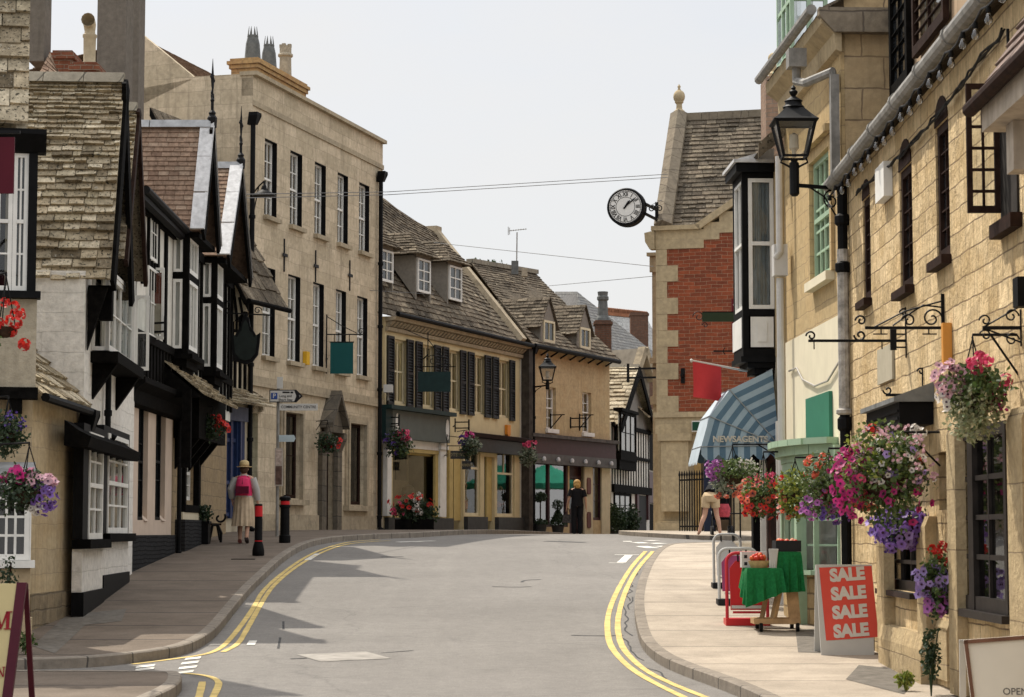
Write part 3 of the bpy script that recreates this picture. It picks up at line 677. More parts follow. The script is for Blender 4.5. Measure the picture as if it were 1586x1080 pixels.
q0, a1 = B.uz(134, 690, .3); q1, a2 = B.uz(212, 690, .3)
MB().extr([(q0,-.003,a1),(q0,-.32,a1-.02),(q0,-.36,a1+.12),(q0,-.2,a1+.2),(q0,-.003,a1+.34)], (q1-q0,0,0)).build('bay_hood', BLKWOOD, B.root)
downpipe(B, B.uz(168, 600, .08)[0], -.08, a1+.35, ze-.2, r=.045, hop=False)
# stacks rising behind the ridges
def stack(parent, px0, px1, ytop, ybot, Y, m, dep=.6, cap=True, name='chimney', capm=None):
    p = at(px0, ybot, Y); q = at(px1, ytop, Y); inv = parent.matrix_world.inverted() if False else None
    mb = MB(); mb.box(0, q.x-p.x, 0, dep, 0, q.z-p.z)
    if cap: mb.box(-.05, q.x-p.x+.05, -.05, dep+.05, q.z-p.z-.16, q.z-p.z-.05)
    o = mb.build(name, m); M = Matrix.Translation(p)
    bpy.context.view_layer.update(); o.parent = parent; o.matrix_world = M; return o, p, q
bpy.context.view_layer.update()
stack(B.root, 44, 70, -34, 95, 40.0, CHIMG, .6)
o, p, q = stack(B.root, 80, 112, 78, 150, 40.0, REDBR, .6)
o, p, q = stack(B.root, 110, 150, 96, 160, 39.0, REDBR, .6)
prof = [(.13,0),(.13,.04),(.11,.08),(.115,.5),(.13,.52),(.13,.56),(.10,.58),(.095,.66)]
po = MB().lathe(prof, (0,0,0), 14).tube([(0,0,.64),(0,-.02,.74),(.0,-.14,.80),(0,-.2,.80)], [.1,.115,.12,.125], 12, cap=False).build('chimney_pot', mat('buff clay pot', (.42,.35,.24), .85, .15, 8), o, smooth=True)
po.location = (.26,.3,q.z-p.z)
# tiled roof end seen between the stacks
p = at(46,118,36.6); q = at(108,125,36.6)
o = MB().slates((p.x,36.6,p.z-.3),(q.x+.3,36.6,p.z-.3),(q.x-.5,38.2,p.z+.3),(p.x,38.2,p.z+.75), 10, .25, .02, .1, 4).build('rear_roof', TILE, fix=False)
o.parent = B.root; o.matrix_parent_inverse = B.root.matrix_world.inverted()

# ---- timber-framed house with tiled gables over a stucco shop
B = Bld('timber_framed_house', 'black and white timber framed house with two brown tiled gables and iron finials', 'house', (-6.6,37.5), (-6.6,51.0))
L2 = B; OB = .38
zc = B.uz(232, 612, .1)[1]; xs1 = B.uz(266, 750)[0]; zeave = B.uz(240, 312, .3)[1]
bpy.context.view_layer.update(); stack(B.root, 148, 196, -30, 200, 45.0, CHIMG, .9); stack(B.root, 197, 216, -30, 200, 47.0, CHIMG, .8)
holes = []
for a, b in ((214,229),(241,256)): q0, q1, a0, a1 = B.rect(a, b, 627, 806); holes.append((q0, q1, a0, a1))
MB().wall(0, xs1, -.5, zc, holes, dep=.35).shell(0, xs1, -.5, zc, 6, top=False).build('shop_wall', PINKW, B.root)
for (q0, q1, a0, a1) in holes:
    window(B.root, q0, q0+(q1-q0)*.62, a0, a1, .02, 2, 3, fm=BLACK)
    MB().extr([(q0+(q1-q0)*.63,.2,a0+.002),(q0+(q1-q0)*.63,-.03,a0-.01),(q0+(q1-q0)*.63,.2,a0+.22)], ((q1-q0)*.36,0,0)).build('splayed_sill', PINKW, B.root)
MB().box(-.02, xs1+.02, -.08, -.003, -.6, B.uz(232, 829, .08)[1]).build('plinth', BBRICK, B.root)
MB().extr([(-.1,-.003,zc-.28),(-.1,-.14,zc-.24),(-.1,-.18,zc-.02),(-.1,-.34,zc+.1),(-.1,-.34,zc+.2),(-.1,-.003,zc+.3)], (xs1+.35,0,0)).build('shop_cornice', BLKWOOD, B.root)
# upper wall: plaster and studs
xg = B.uz(311, 357, .6)[0]; xg = 4.25
MB().wall(0, 13.4, zc+.1, zeave, [], y=-.06).shell(0, 13.4, zc+.1, zeave, 6, y=-.06).build('plaster_wall', PLAST, B.root)
mb = MB(); rnd = random.Random(3); x = .1
zst = B.uz(224, 520, .1)[1]
while x < 4.4:
    mb.box(x, x+.17, -.10, -.062, zc+.31, zst-.1); x += .36
for x in (.02, 1.5, 2.5, 3.45): mb.box(x, x+.2, -.11, -.062, zst+.05, zeave-.02)
for x in (.5,.9,1.95,2.25): mb.box(x, x+.12, -.10, -.062, zst+.9, zeave-.2)
mb.box(0, 13.3, -.13, -.063, zst-.1, zst+.05).box(0, 13.3, -.13, -.063, zeave-.2, zeave)
for x in (6.3,7.0,7.6,8.2,10.3,10.9,11.5,12.1,12.7,13.2): mb.box(x, x+.18, -.11, -.062, zc+.31, zeave-.2)
mb.build('timber_frame', BLKWOOD, B.root)
MB().tube([(-.2,-.32,zeave+.04),(4.5,-.32,zeave-.02)], .075, 8).tube([(-.2,-.22,zeave-.08),(4.5,-.22,zeave-.12)], .09, 6).build('gutter', BLACK, B.root)
MB().quad((-.2,-.32,zeave+.03),(4.4,-.32,zeave+.03),(4.4,5,zeave+.9),(-.2,5,zeave+.9)).build('eave_roof', TILE, B.root)
for a, b, t, bb in ((232,243,318,405),): q0, q1, a0, a1 = B.rect(a, b, t, bb, .1); window(B.root, q0, q1, a0, a1, -.12, 3, 2, meet=False, back='net')
q0, q1, a0, a1 = B.rect(229, 244, 416, 524, .1); window(B.root, q0, q1, a0, a1, -.115, 3, 2, meet=False, back='in')
REDC = mat('faded red curtain', (.22,.07,.045), .9, .2, 4)
XC = 2.3; leaf_open(B, (229,254), 415, 526, XC, 1, clip=False, back=GLASS, cols=1); cy0 = B.yz(231,470,XC+.06)[0]; cy1 = B.yz(252,470,XC+.06)[0]
MB().quad((XC+.06,cy0,B.yz(240,517,XC)[1]),(XC+.06,cy1,B.yz(240,517,XC)[1]),(XC+.06,cy1,B.yz(240,470,XC)[1]),(XC+.06,cy0,B.yz(240,470,XC)[1])).build('curtain', CURT, B.root)
MB().quad((XC+.06,cy0,B.yz(240,470,XC)[1]),(XC+.06,cy1,B.yz(240,470,XC)[1]),(XC+.06,cy1,B.yz(240,422,XC)[1]),(XC+.06,cy0,B.yz(240,422,XC)[1])).build('curtain', REDC, B.root)
# two bays under the gables
for px_a, px_b, sidew, tops, xb in ((289,309,(254,277),(365,423,430,532,370,438,440,545), 4.5), (332,347.5,(308,322),(405,462,468,560,411,474,477,570), 8.5)):
    xe_ = B.uz(px_b, 450, OB)[0]
    z0 = B.yz((sidew[0]+sidew[1])/2, tops[3]+8, xb)[1]; z1 = zeave
    mb = MB(); p_ = .12
    mb.box(xb, xb+p_, -OB, -OB+p_, z0, z1).box(xe_-p_, xe_, -OB, -OB+p_, z0, z1).box(xb, xe_, -OB, -.07, z0-.1, z0).box(xb+p_, xe_-p_, -OB, -OB+.1, z1-.12, z1).box(xb, xb+.1, -OB+p_, -.07, z1-.1, z1)
    zm = B.yz((sidew[0]+sidew[1])/2, (tops[1]+tops[2])/2, xb)[1]
    mb.box(xb+.003, xb+.1, -OB+p_, -.07, zm-.06, zm+.06).box(xb+p_, xe_-p_, -OB+.003, -OB+.1, zm-.06, zm+.06)
    mb.box(xb-.1, xe_+.1, -OB-.1, -.07, z0-.2, z0-.103)
    for k in range(4): mb.box(xb-.02+k*.05, xe_+.02, -OB+.02+k*.09, -.07, z0-.36-k*.15, z0-.203-k*.15)
    mb.build('bay_frame', BLKWOOD, B.root)
    for (t, bb) in ((zm+.07, z1-.11), (z0+.005, zm-.07)):
        window(B.root, xb+p_+.01, xe_-p_-.01, t, bb, -OB+.01, 3, 1, meet=False, back='net', fw=.07)
        f = MB(); f.box(xb+.01, xb+.06, -OB+p_+.005, -OB+p_+.055, t, bb).box(xb+.01, xb+.06, -.125, -.075, t, bb).box(xb+.01, xb+.06, -OB+p_+.055, -.125, t, t+.06).box(xb+.01, xb+.06, -OB+p_+.055, -.125, bb-.06, bb)
        o = f.build('window', WHITE, B.root)
        MB().quad((xb+.03,-OB+p_,t),(xb+.03,-.08,t),(xb+.03,-.08,bb),(xb+.03,-OB+p_,bb)).build('pane', GLASS, o, fix=False)
        MB().quad((xb+.1,-OB+p_,t),(xb+.1,-.08,t),(xb+.1,-.08,bb),(xb+.1,-OB+p_,bb)).build('curtain', NET, o, fix=False)
# gables
for k, (pa, pe) in enumerate((((327,192),(311,357)), ((371.5,256),(351,397)))):
    xa, za = B.uz(*pa, .6); xe, ze = B.uz(*pe, .6)
    MB().extr([(xe+.3,-.03-.04,ze+.05),(2*xa-xe-.3,-.07,ze+.05),(xa,-.07,za-.35)], (0,.08,0)).build('gable_wall', BLKWOOD, B.root)
    MB().box(xe+.1, 2*xa-xe-.1, -.55, -.07, ze-.12, ze-.02).build('gable_soffit', BLKWOOD, B.root)
    gable_roof(B, xe, ze, xa, za, -.6, 5.5, TILE, 22, .2, .022, 21+k, jit=.06, taper=1.0, ridge=(LEAD, .16, 1.2))
    barge(B, xe, ze, xa, za, -.66, .3, .06)
    d = Vector((xa-xe, 0, za-ze)).normalized(); q = Vector((-d.z, 0, d.x)); mb = MB()
    for s_ in (1, -1):
        a = Vector((xe if s_ > 0 else 2*xa-xe, 0, ze)); b = Vector((xa, 0, za)); qq = Vector((q.x*s_, 0, q.z)); qq = qq if qq.z > 0 else -qq
        mb.extr([a+qq*.035+Vector((0,-.68,0)), b+qq*.035+Vector((0,-.68,0)), b+qq*.06+Vector((0,-.62,0)), a+qq*.06+Vector((0,-.62,0))], (0,.001,0))
        for t0 in (0,.34,.67):
            a2 = a.lerp(b, t0); b2 = a.lerp(b, min(1, t0+.325)); y0, y1 = -.67, -.40
            mb.add([a2+qq*.04+Vector((0,y0,0)), b2+qq*.04+Vector((0,y0,0)), b2+qq*.04+Vector((0,y1,0)), a2+qq*.04+Vector((0,y1,0)),
                    a2+qq*.075+Vector((0,y0,0)), b2+qq*.075+Vector((0,y0,0)), b2+qq*.075+Vector((0,y1,0)), a2+qq*.075+Vector((0,y1,0))], [(0,3,2,1),(4,5,6,7),(0,1,5,4),(1,2,6,5),(2,3,7,6),(3,0,4,7)])
    mb.build('verge_flashing', LEADLT, B.root)
    mb = MB(); c = Vector((xa,-.62,za+.02))
    mb.lathe([(.09,-.1),(.1,.1),(.06,.16),(.075,.2),(.03,.26),(.03,.42),(.045,.46),(.02,.5),(.018,.85),(.03,.9),(.004,1.3)], c, 8)
    for s_ in (1,-1):
        for ax in ((s_,0,0),):
            mb.scroll(c+Vector((s_*.13,0,.55)), ax, (0,0,1), .11, 1.4, .009, math.pi)
            mb.tube([c+Vector((s_*.02,0,.62)), c+Vector((s_*.12,0,.72)), c+Vector((s_*.2,0,.86))], .009, 6)
            mb.lathe([(.002,0),(.03,.05),(.002,.12)], c+Vector((s_*.2,0,.84)), 6)
    mb.build('finial', IRON, B.root)
# porch and ground floor of the second half
xp = xs1; zb = zc+.2
hw0 = B.rect(284, 303, 692, 775, .05)
MB().wall(xp+.003, 13.3, -.5, zb, [(hw0[0], hw0[1], hw0[2], hw0[3])], dep=.2).quad((13.3,0,-.5),(13.3,4,-.5),(13.3,4,zb),(13.3,0,zb)).build('lower_wall', stone('dark sandstone', (.33,.25,.15), (.29,.22,.14), (.2,.16,.11), .6, .3, .008, .4, .3), B.root)  # darker brown sandstone over the whole lower wall
window(B.root, *hw0, .06, 3, 4, back='net', fw=.07)
mb = MB().box(hw0[0]-.22, hw0[0]-.003, -.12, -.003, hw0[2]-.1, zb).box(hw0[1]+.003, hw0[1]+.3, -.12, -.003, hw0[2]-.1, zb).box(hw0[0]-.4, hw0[1]+.35, -.16, -.003, hw0[2]-.25, hw0[2]-.103)
x0p = B.uz(268, 700, .3)[0]
mb.box(x0p, x0p+.16, -.62, -.45, 1.9, zb).box(xp+.1, hw0[1]+1.2, -.5, -.004, hw0[3]+.1, zb+.2)
for k in range(4): mb.extr([(xp+.3+k*.9,-.003,hw0[3]-.5),(xp+.3+k*.9,-.48,hw0[3]+.1),(xp+.3+k*.9,-.003,hw0[3]+.1)], (.15,0,0))
mb.build('porch_timbers', BLKWOOD, B.root)
MB().box(hw0[0]-.6, hw0[1]+.5, -.14, -.004, B.uz(290,805,.1)[1], hw0[2]-.253).build('bay_base', CREAMW, B.root)
MB().box(hw0[0]-.7, hw0[1]+.6, -.2, -.004, -.6, B.uz(290,805,.1)[1]-.003).build('plinth', BBRICK, B.root)
xr0, zr0 = B.uz(292, 566, .55); xr1 = B.uz(338, 590, .55)[0]
MB().slates((xr0,-.85,zr0-.55),(xr1+.8,-.85,zr0-.55),(xr1+.8,-.06,zr0+.1),(xr0,-.06,zr0+.1), 6, .28, .04, .25, 31).build('porch_roof', COTS, B.root, fix=False)
MB().extr([(xr0,-.82,zr0-.6),(xr0,-.06,zr0+.02),(xr0,-.06,zr0-.6)], (.12,0,0)).build('porch_cheek', BLKWOOD, B.root)
downpipe(B, xp+.05, -.14, .0, zc-.3, r=.045, hop=False)

# ---- blue shop in the angle before the stone house
B = Bld('blue_shop', 'small cream timbered house with dark blue shop front beside the tall stone house', 'shop', at(322,825,51.0), at(386,825,53.2), g(52)+PAVE)
L3 = B; BLUE = mat('dark blue paint', (.018,.035,.10), .45, .15, 5, spec=.5); SLB = mat('slate blue paint', (.09,.10,.14), .6, .15, 5)
zs = B.uz(350, 652)[1]; ze = B.uz(370, 470)[1]; W_ = B.L
MB().wall(0, W_, -.4, ze+1.2, []).shell(0, W_, -.4, ze+1.2, 4).build('wall', CREAMW, B.root)
mb = MB(); zpan = B.uz(350, 800)[1]; x0b = B.uz(326,740,.06)[0]; x1b = B.uz(373,740,.06)[0]
mb.box(x0b, x1b, -.05, -.003, zpan, zs); n = 5
for i in range(n+1): x = x0b+(x1b-x0b)*i/n; mb.box(x-.05, x+.05, -.13, -.052, zpan-.05, zs)
for z in (zpan, zpan+.75, zs-.5): mb.box(x0b, x1b, -.10, -.053, z, z+.09)
o = mb.build('shop_front', BLUE, B.root)
xd = B.uz(364,740,.06)[0]; MB().box(xd, xd+.1, -.2, -.135, -.1, zs).build('shop_post', BLUE, B.root)
MB().box(-.05, x1b+.05, -.22, -.003, zs+.003, zs+.34).build('fascia', SLB, B.root)
MB().slates((-.3,-.7,zs+.36),(W_+.02,-.7,zs+.36),(W_+.02,-.02,zs+.8),(-.3,-.02,zs+.8), 5, .28, .04, .25, 33).build('pent_roof', COTS, B.root, fix=False)
mb = MB(); zq0, zq1 = B.uz(365, 638, .04)[1], B.uz(365, 560, .04)[1]
mb.box(0, W_, -.05, -.003, zq1, zq1+.15)
for i in range(8): x = .2+i*(W_-.3)/7; mb.box(x-.05, x+.05, -.045, -.004, zq0+.2, zq1)
for i in range(5): x = .1+i*(W_-.2)/4; mb.box(x-.07, x+.07, -.05, -.004, zq1+.153, ze+.8)
mb.box(0, W_, -.055, -.003, ze+.0, ze+.14); mb.build('timber_frame', BLKWOOD, B.root)
q0, q1, a0, a1 = B.rect(352, 382, 480, 515, .05); window(B.root, q0, q1, a0, a1, -.08, 4, 2, meet=False, fm=BLKWOOD)
xt, zt = B.uz(418, 474, .95); yr, zr = B.yz(352, 402, 0); 
sl = (zr-zt)/(yr+.95)
MB().slates((-.05,-.95,zt),(W_,-.95,zt),(W_,1.6,zt+sl*2.55),(-.05,1.6,zt+sl*2.55), 12, .3, .04, .25, 34).build('roof', COTSD, B.root, fix=False)
mb = MB().extr([(-.09,-1.0,zt-.1),(-.09,1.6,zt-.1+sl*2.6),(-.09,1.6,zt-.3+sl*2.6),(-.09,-1.0,zt-.26)], (.06,0,0)).tube([(-.1,-1.02,zt-.02),(W_,-1.02,zt-.02)], .06, 8)
for i in range(6): y = -.85+i*.16; mb.bar((.0,y,zt-.45), (.0,y+.12,zt+.1+sl*(y+.95)-.2), .05)
mb.build('eave_board', BLKWOOD, B.root)
MB().quad((.03,-.9,zt-.2),(.03,0,zt-.2+sl*.9),(.03,0,zt-.75),(.03,-.25,zt-.75)).build('eave_infill', CREAMW, B.root, fix=False)
# ------------------------------------------------------------------ tall stone house
SAND = stone('weathered ashlar', (.61,.51,.37), (.47,.395,.28), (.36,.30,.22), .85, .36, .006, .35, .5, (.17,.14,.105), patch=.55, patchcol=(.36,.295,.205), streak=.7)
SANDT = stone('weathered trim stone', (.42,.35,.245), (.38,.32,.23), (.3,.25,.18), 1.2, .6, .004, .35, .55, (.09,.075,.06), patch=.4, streak=.4)
B = Bld('tall_stone_house', 'tall three storey stone house with sash windows and gabled side wall', 'house', at(385,825,53), at(590,825,62.6))
S = B; W_ = B.L; zt = (B.uz(382,114)[1]+B.uz(594,222)[1])/2
holes = []; wins = []
UP = [(409.6,428.9,219,337),(449.3,468,237,351),(487.3,504.7,253.5,365.5),(522.8,539,269,378.5),(556,572,285.5,391)]
FI = [(406.7,426,414.5,550.5),(445.8,465,426,560.5),(484.6,501.5,439,568.7),(519.9,535.9,450.5,577),(553,569,461,584)]
for grp in (UP, FI):
    rs = [B.rect(*r) for r in grp]
    zlo = sum(r[2] for r in rs)/5; zhi = sum(r[3] for r in rs)/5
    for r in rs: wins.append((r[0], r[1], zlo, zhi))
G1 = B.rect(437,464,640,772); G2 = B.rect(538,563,657,782); DR = B.rect(498,517,665,818); AR = B.rect(387,399,640,826)
holes = wins+[G1, G2, (DR[0], DR[1], -.1, DR[3]), (AR[0], AR[1], -.1, AR[3])]
mb = MB().wall(0, W_, -.6, zt, holes, dep=.2)
mb.shell(0, W_, -.6, zt-.9, 9, top=False)
mb.quad((W_,0,zt-.9),(W_,9,zt-.9),(W_,9,zt),(W_,0,zt)).box(0, W_, .003, .3, zt-.5, zt)
y0, z0 = B.yz(300,113); y1, z1 = B.yz(212,50)
mb.build('wall', SAND, B.root)
MB().poly([(0,0,zt-.9),(0,0,zt),(0,y0,zt),(0,y1,z1),(0,9,z1+(z1-zt)*(9-y1)/(y1-y0)*-.9),(0,9,zt-.9)]).extr([(-.004,0,zt-.06),(-.004,y0,zt-.06),(-.004,y1,z1-.06),(-.004,y1,z1+.05),(-.004,y0,zt+.05),(-.004,0,zt+.05)], (.25,0,0)).build('gable_wall', SAND, B.root)
for (q0, q1, a0, a1) in wins:
    window(B.root, q0, q1, a0, a1, .13, 3, 4, fw=.06, bar=.025, back='in' if a0 > 5 else 'net', sill=SANDT, so=.12, sh=.11)
    MB().box(q1-.012, q1-.002, .003, .13, a0, a1).box(q0+.002, q1-.014, .003, .13, a1-.012, a1-.002).build('reveal_board', BLACK, B.root)
MB().box(-.05, W_+.03, -.12, .34, zt+.003, zt+.1).build('coping', SANDT, B.root)
zst = (B.uz(390,581)[1]+B.uz(584,629)[1])/2
MB().box(-.03, W_, -.08, -.003, zst-.14, zst+.1).build('string_course', SANDT, B.root); MB().box(-.02, W_, -.04, -.003, zt-.75, zt-.62).build('string_course', SANDT, B.root)
MB().box(-.02, DR[0]-.35, -.07, -.003, -.6, .42).box(DR[1]+.35, W_, -.07, -.003, -.6, .42).build('plinth', SANDT, B.root)
for (q0, q1, a0, a1) in (G1, G2):
    mb = MB(); t = .22
    for k, (e, pr) in enumerate(((t, .06), (t*.55, .1))):
        mb.box(q0-e, q0-.003, -pr, -.004-k*.058, a0-.03, a1+e).box(q1+.003, q1+e, -pr, -.004-k*.058, a0-.03, a1+e).box(q0-.003, q1+.003, -pr, -.004-k*.058, a1+.003, a1+e)
    mb.box(q0-.32, q1+.32, -.17, -.003, a0-.17, a0-.033); mb.build('window_surround', SANDT, B.root)
    window(B.root, q0, q1, a0, a1, .1, 1, 1 if a0 == G2[2] else 2, meet=False, fm=BROWNW, back='in', pane=SHOPGL, fw=.08)
# pedimented door
dx = (DR[0]+DR[1])/2; hw = B.rect(489,531,615,680,.3); za = B.uz(512,612,.3)[1]; zb = B.uz(512,668,.3)[1]; h_ = .5
mb = MB()
for x in (DR[0]-.12, DR[1]+.12): mb.box(x-.17, x+.17, -.13, -.003, -.5, zb-.3); mb.box(x-.15, x+.15, -.45, -.003, zb-.6, zb-.02) if False else mb.extr([(x-.13,-.003,zb-.62),(x-.13,-.14,zb-.5),(x-.13,-.28,zb-.15),(x-.13,-.28,zb-.02),(x-.13,-.003,zb-.02)], (.26,0,0))
mb.extr([(dx-h_-.1,-.2,zb),(dx+h_+.1,-.2,zb),(dx+h_+.1,-.2,zb+.14),(dx,-.2,za+.1),(dx-h_-.1,-.2,zb+.14)], (0,.08,0))
for s_ in (1,-1):
    mb.extr([(dx+s_*(h_+.15),-.38,zb+.10),(dx,-.38,za+.0),(dx,-.38,za+.16),(dx+s_*(h_+.15),-.38,zb+.24)], (0,.375,0))
mb.box(dx-h_-.1, dx+h_+.1, -.3, -.003, zb-.018, zb-.002); mb.build('door_pediment', stone('dark pediment stone', (.12,.105,.085), (.17,.145,.11), (.06,.055,.05), .8, .4, .01, .6, .6), B.root)  # pediment stone, dark overall
o = MB().box(DR[0], DR[1], .16, .2, -.1, DR[3]).box(DR[0]+.1, DR[1]-.1, .14, .158, .2, .9).box(DR[0]+.1, DR[1]-.1, .14, .158, 1.1, DR[3]-.2).build('door', BROWNW, B.root)
MB().box(DR[0]+.003, DR[0]+.09, .05, .155, -.1, DR[3]).build('door_frame', WHITE, B.root)
TEAL = mat('teal paint', (.16,.30,.28), .5, .1, 5)
o = MB().box(AR[0], AR[1], .16, .2, -.1, AR[3]).build('door', TEAL, B.root)
ac = (AR[0]+AR[1])/2; ar = (AR[1]-AR[0])/2; pts = [(ac+ar*math.cos(math.pi*i/12), 0, AR[3]+ar*.95*math.sin(math.pi*i/12)) for i in range(13)]
MB().extr([(x,-.008,z) for x,_,z in pts], (0,.006,0)).build('arch_shade_panel', mat('arch shadow stone', (.22,.18,.12), .9, .2, 5), B.root)  # flat panel on the wall; the arch's shade is put into its colour
mb = MB()
for i in range(12): a, b = pts[i], pts[i+1]; mb.bar((a[0]+(a[0]-ac)*.3,-.05,a[2]+.05), (b[0]+(b[0]-ac)*.3,-.05,b[2]+.05), .16, .1)
mb.build('arch_moulding', SANDT, B.root)
for px, py in ((439.5,395.5),(488,412.5),(541,427)):
    x, z = B.uz(px, py); MB().box(x-.02, x+.02, -.03, -.003, z-.42, z+.42).box(x-.16, x+.16, -.05, -.032, z-.04, z+.04).build('wall_tie', IRON, B.root)
zb1 = B.uz(392,190,.1)[1]; downpipe(B, B.uz(391,300,.1)[0], -.1, 0.1, zb1, r=.06); downpipe(B, B.uz(589,500,.12)[0], -.12, .1, B.uz(592,280,.12)[1], r=.06)
# roof behind the parapet, ridge parallel to the street
MB().slates((.2,y0*.9,zt-.1),(W_,y0*.9,zt-.1),(W_,y1,z1-.1),(.2,y1,z1-.1), 16, .22, .025, .08, 41).slates((W_,9,zt-.1),(.2,9,zt-.1),(.2,y1,z1-.1),(W_,y1,z1-.1), 16, .22, .025, .08, 42).build('roof', TILE, B.root, fix=False)
GOLDBR = stone('buff brick', (.45,.30,.14), (.40,.26,.13), (.28,.2,.12), .3, .11, .008, .5, .35, (.12,.08,.05), patch=.25, patchcol=(.32,.13,.06))
cy = 3.2; hc = lambda px, py: B.loc(B.hit(px, py, B.inn, B.inn.dot(B.A)+cy)); q = hc(398,150); q2 = hc(474,150); ct = hc(440,112).z
mb = MB().box(q.x, q2.x, cy, cy+.8, zt-1, ct-.3).box(q.x-.05, q2.x+.05, cy-.05, cy+.85, ct-.298, ct-.18).box(q.x-.1, q2.x+.1, cy-.1, cy+.9, ct-.178, ct-.08).box(q.x-.03, q2.x+.03, cy-.03, cy+.83, ct-.078, ct)
ch = mb.build('chimney', GOLDBR, B.root)
POTG = mat('grey clay pot', (.13,.135,.13), .8, .2, 8); POTB = mat('buff stone pot', (.36,.31,.23), .85, .2, 8)
wq = q2.x-q.x
for i, fx in enumerate((.16,.48)):
    mb = MB().lathe([(.24,0),(.24,.04),(.2,.55),(.14,.8)], (0,0,0), 10)
    for k in range(8): a = 2*math.pi*k/8; mb.extr([(.15*math.cos(a-.3),.15*math.sin(a-.3),.75),(.15*math.cos(a+.3),.15*math.sin(a+.3),.75),(.11*math.cos(a),.11*math.sin(a),1.05)], (.012*math.cos(a),.012*math.sin(a),0))
    mb.build('chimney_pot', POTG, ch, loc=(q.x+wq*fx, cy+.4, ct))
mb = MB().lathe([(.26,0),(.25,.1),(.2,.14),(.185,.7),(.24,.74),(.24,.78),(.19,.82),(.19,1.0)], (0,0,0), 8)
for k in range(4): a = math.pi/2*k; mb.box(.13*math.cos(a)-.05, .13*math.cos(a)+.05, .13*math.sin(a)-.05, .13*math.sin(a)+.05, 1.0, 1.1)
mb.build('chimney_pot', POTB, ch, loc=(q.x+wq*.82, cy+.4, ct))

# ------------------------------------------------------------------ cream shuttered shops
CREAM = mat('cream painted wall', (.56,.475,.29), .8, .06, 2.5, bmp=.08, streak=.12)
YELP = mat('yellow painted wood', (.46,.35,.14), .55, .08, 5)
SHUT = mat('black shutter paint', (.02,.021,.022), .5, .2, 6)
DKGREY = mat('dark grey paint', (.045,.045,.045), .5, .15, 5); DKGRN = mat('dark green paint', (.012,.03,.03), .5, .15, 5)
GREYGRN = mat('grey green sign paint', (.10,.115,.105), .5, .08, 3)
B = Bld('cream_shops', 'cream rendered row with black louvred shutters, dormers and two shop fronts', 'shop', at(595,825,63), at(810,825,73.4))
CR = B; W_ = B.L; ze = (B.uz(598,490)[1]+B.uz(806,537)[1])/2
sw = [(601,610.8),(631,640.7),(645,654.6),(674,683.5),(686.7,695.6),(714,722.5),(726,735),(752,761),(764,773),(790.5,798)]
wi = [(611,631),(655,674),(696,714),(735,752),(773,790.5)]
zhi = sum((B.uz(605.8,520.3)[1], B.uz(769,554.5)[1]))/2; zlo = (B.uz(718,643)[1]+B.uz(793.9,652)[1])/2
whs = []
for a, b in wi: q0 = B.uz(a,590)[0]; q1 = B.uz(b,590)[0]; whs.append((q0, q1, zlo+.08, zhi-.05))
SH1 = B.rect(608,679,702,805); SH2 = B.rect(720,744,690,810); SH3 = B.rect(770,797,700,808); D1 = B.rect(697,718,700,822); D2 = B.rect(750,766,708,822)
hl = whs+[(SH1[0], SH1[1], .35, SH1[3]), (SH2[0], SH2[1], .45, SH2[3]), (SH3[0], SH3[1], .45, SH3[3]), (D1[0], D1[1], -.1, D1[3]), (D2[0], D2[1], -.1, D2[3])]
MB().wall(0, W_, -.5, ze, hl, dep=.18).shell(0, W_, -.5, ze, 7, top=False).build('wall', CREAM, B.root)
for h in whs: window(B.root, *h, .1, 2, 2, meet=False, fm=CREAMP, back='blind', fw=.07, bar=.05)
for a, b in sw:
    q0 = B.uz(a,590,.06)[0]; q1 = B.uz(b,590,.06)[0]; mb = MB().box(q0, q0+.05, -.07, -.02, zlo, zhi).box(q1-.05, q1, -.07, -.02, zlo, zhi)
    for z in (zlo, (zlo+zhi)/2-.04, zhi-.08): mb.box(q0+.05, q1-.05, -.068, -.02, z, z+.08)
    n = 22
    for i in range(n): z = zlo+.08+(zhi-zlo-.16)*i/n; mb.extr([(q0+.05,-.025,z+.05),(q0+.05,-.06,z),(q0+.05,-.055,z),(q0+.05,-.02,z+.05)], (q1-q0-.1,0,0))
    mb.box(q0+.05, q1-.05, -.02, -.016, zlo, zhi); mb.build('shutter', SHUT, B.root)
mb = MB().extr([(0,-.003,ze-.42),(0,-.1,ze-.40),(0,-.12,ze-.3),(0,-.003,ze-.28)], (W_,0,0)).extr([(0,-.003,ze-.14),(0,-.3,ze-.1),(0,-.34,ze),(0,-.003,ze)], (W_,0,0))
n = 44
for i in range(n): x = W_*(i+.2)/n; mb.extr([(x,-.003,ze-.28),(x,-.12,ze-.27),(x,-.26,ze-.14),(x,-.003,ze-.14)], (W_/n*.55,0,0))
mb.build('cornice', SANDT, B.root)
mb = MB().tube([(0,-.4,ze+.06),(W_,-.4,ze+.02)], .07, 8); mb.build('gutter', BLACK, B.root)
MB().box(W_-.3, W_-.004, -.03, -.003, .4, ze-.44).build('quoin_strip', mat('pale quoins', (.55,.52,.45), .8, .1, 4), B.root)
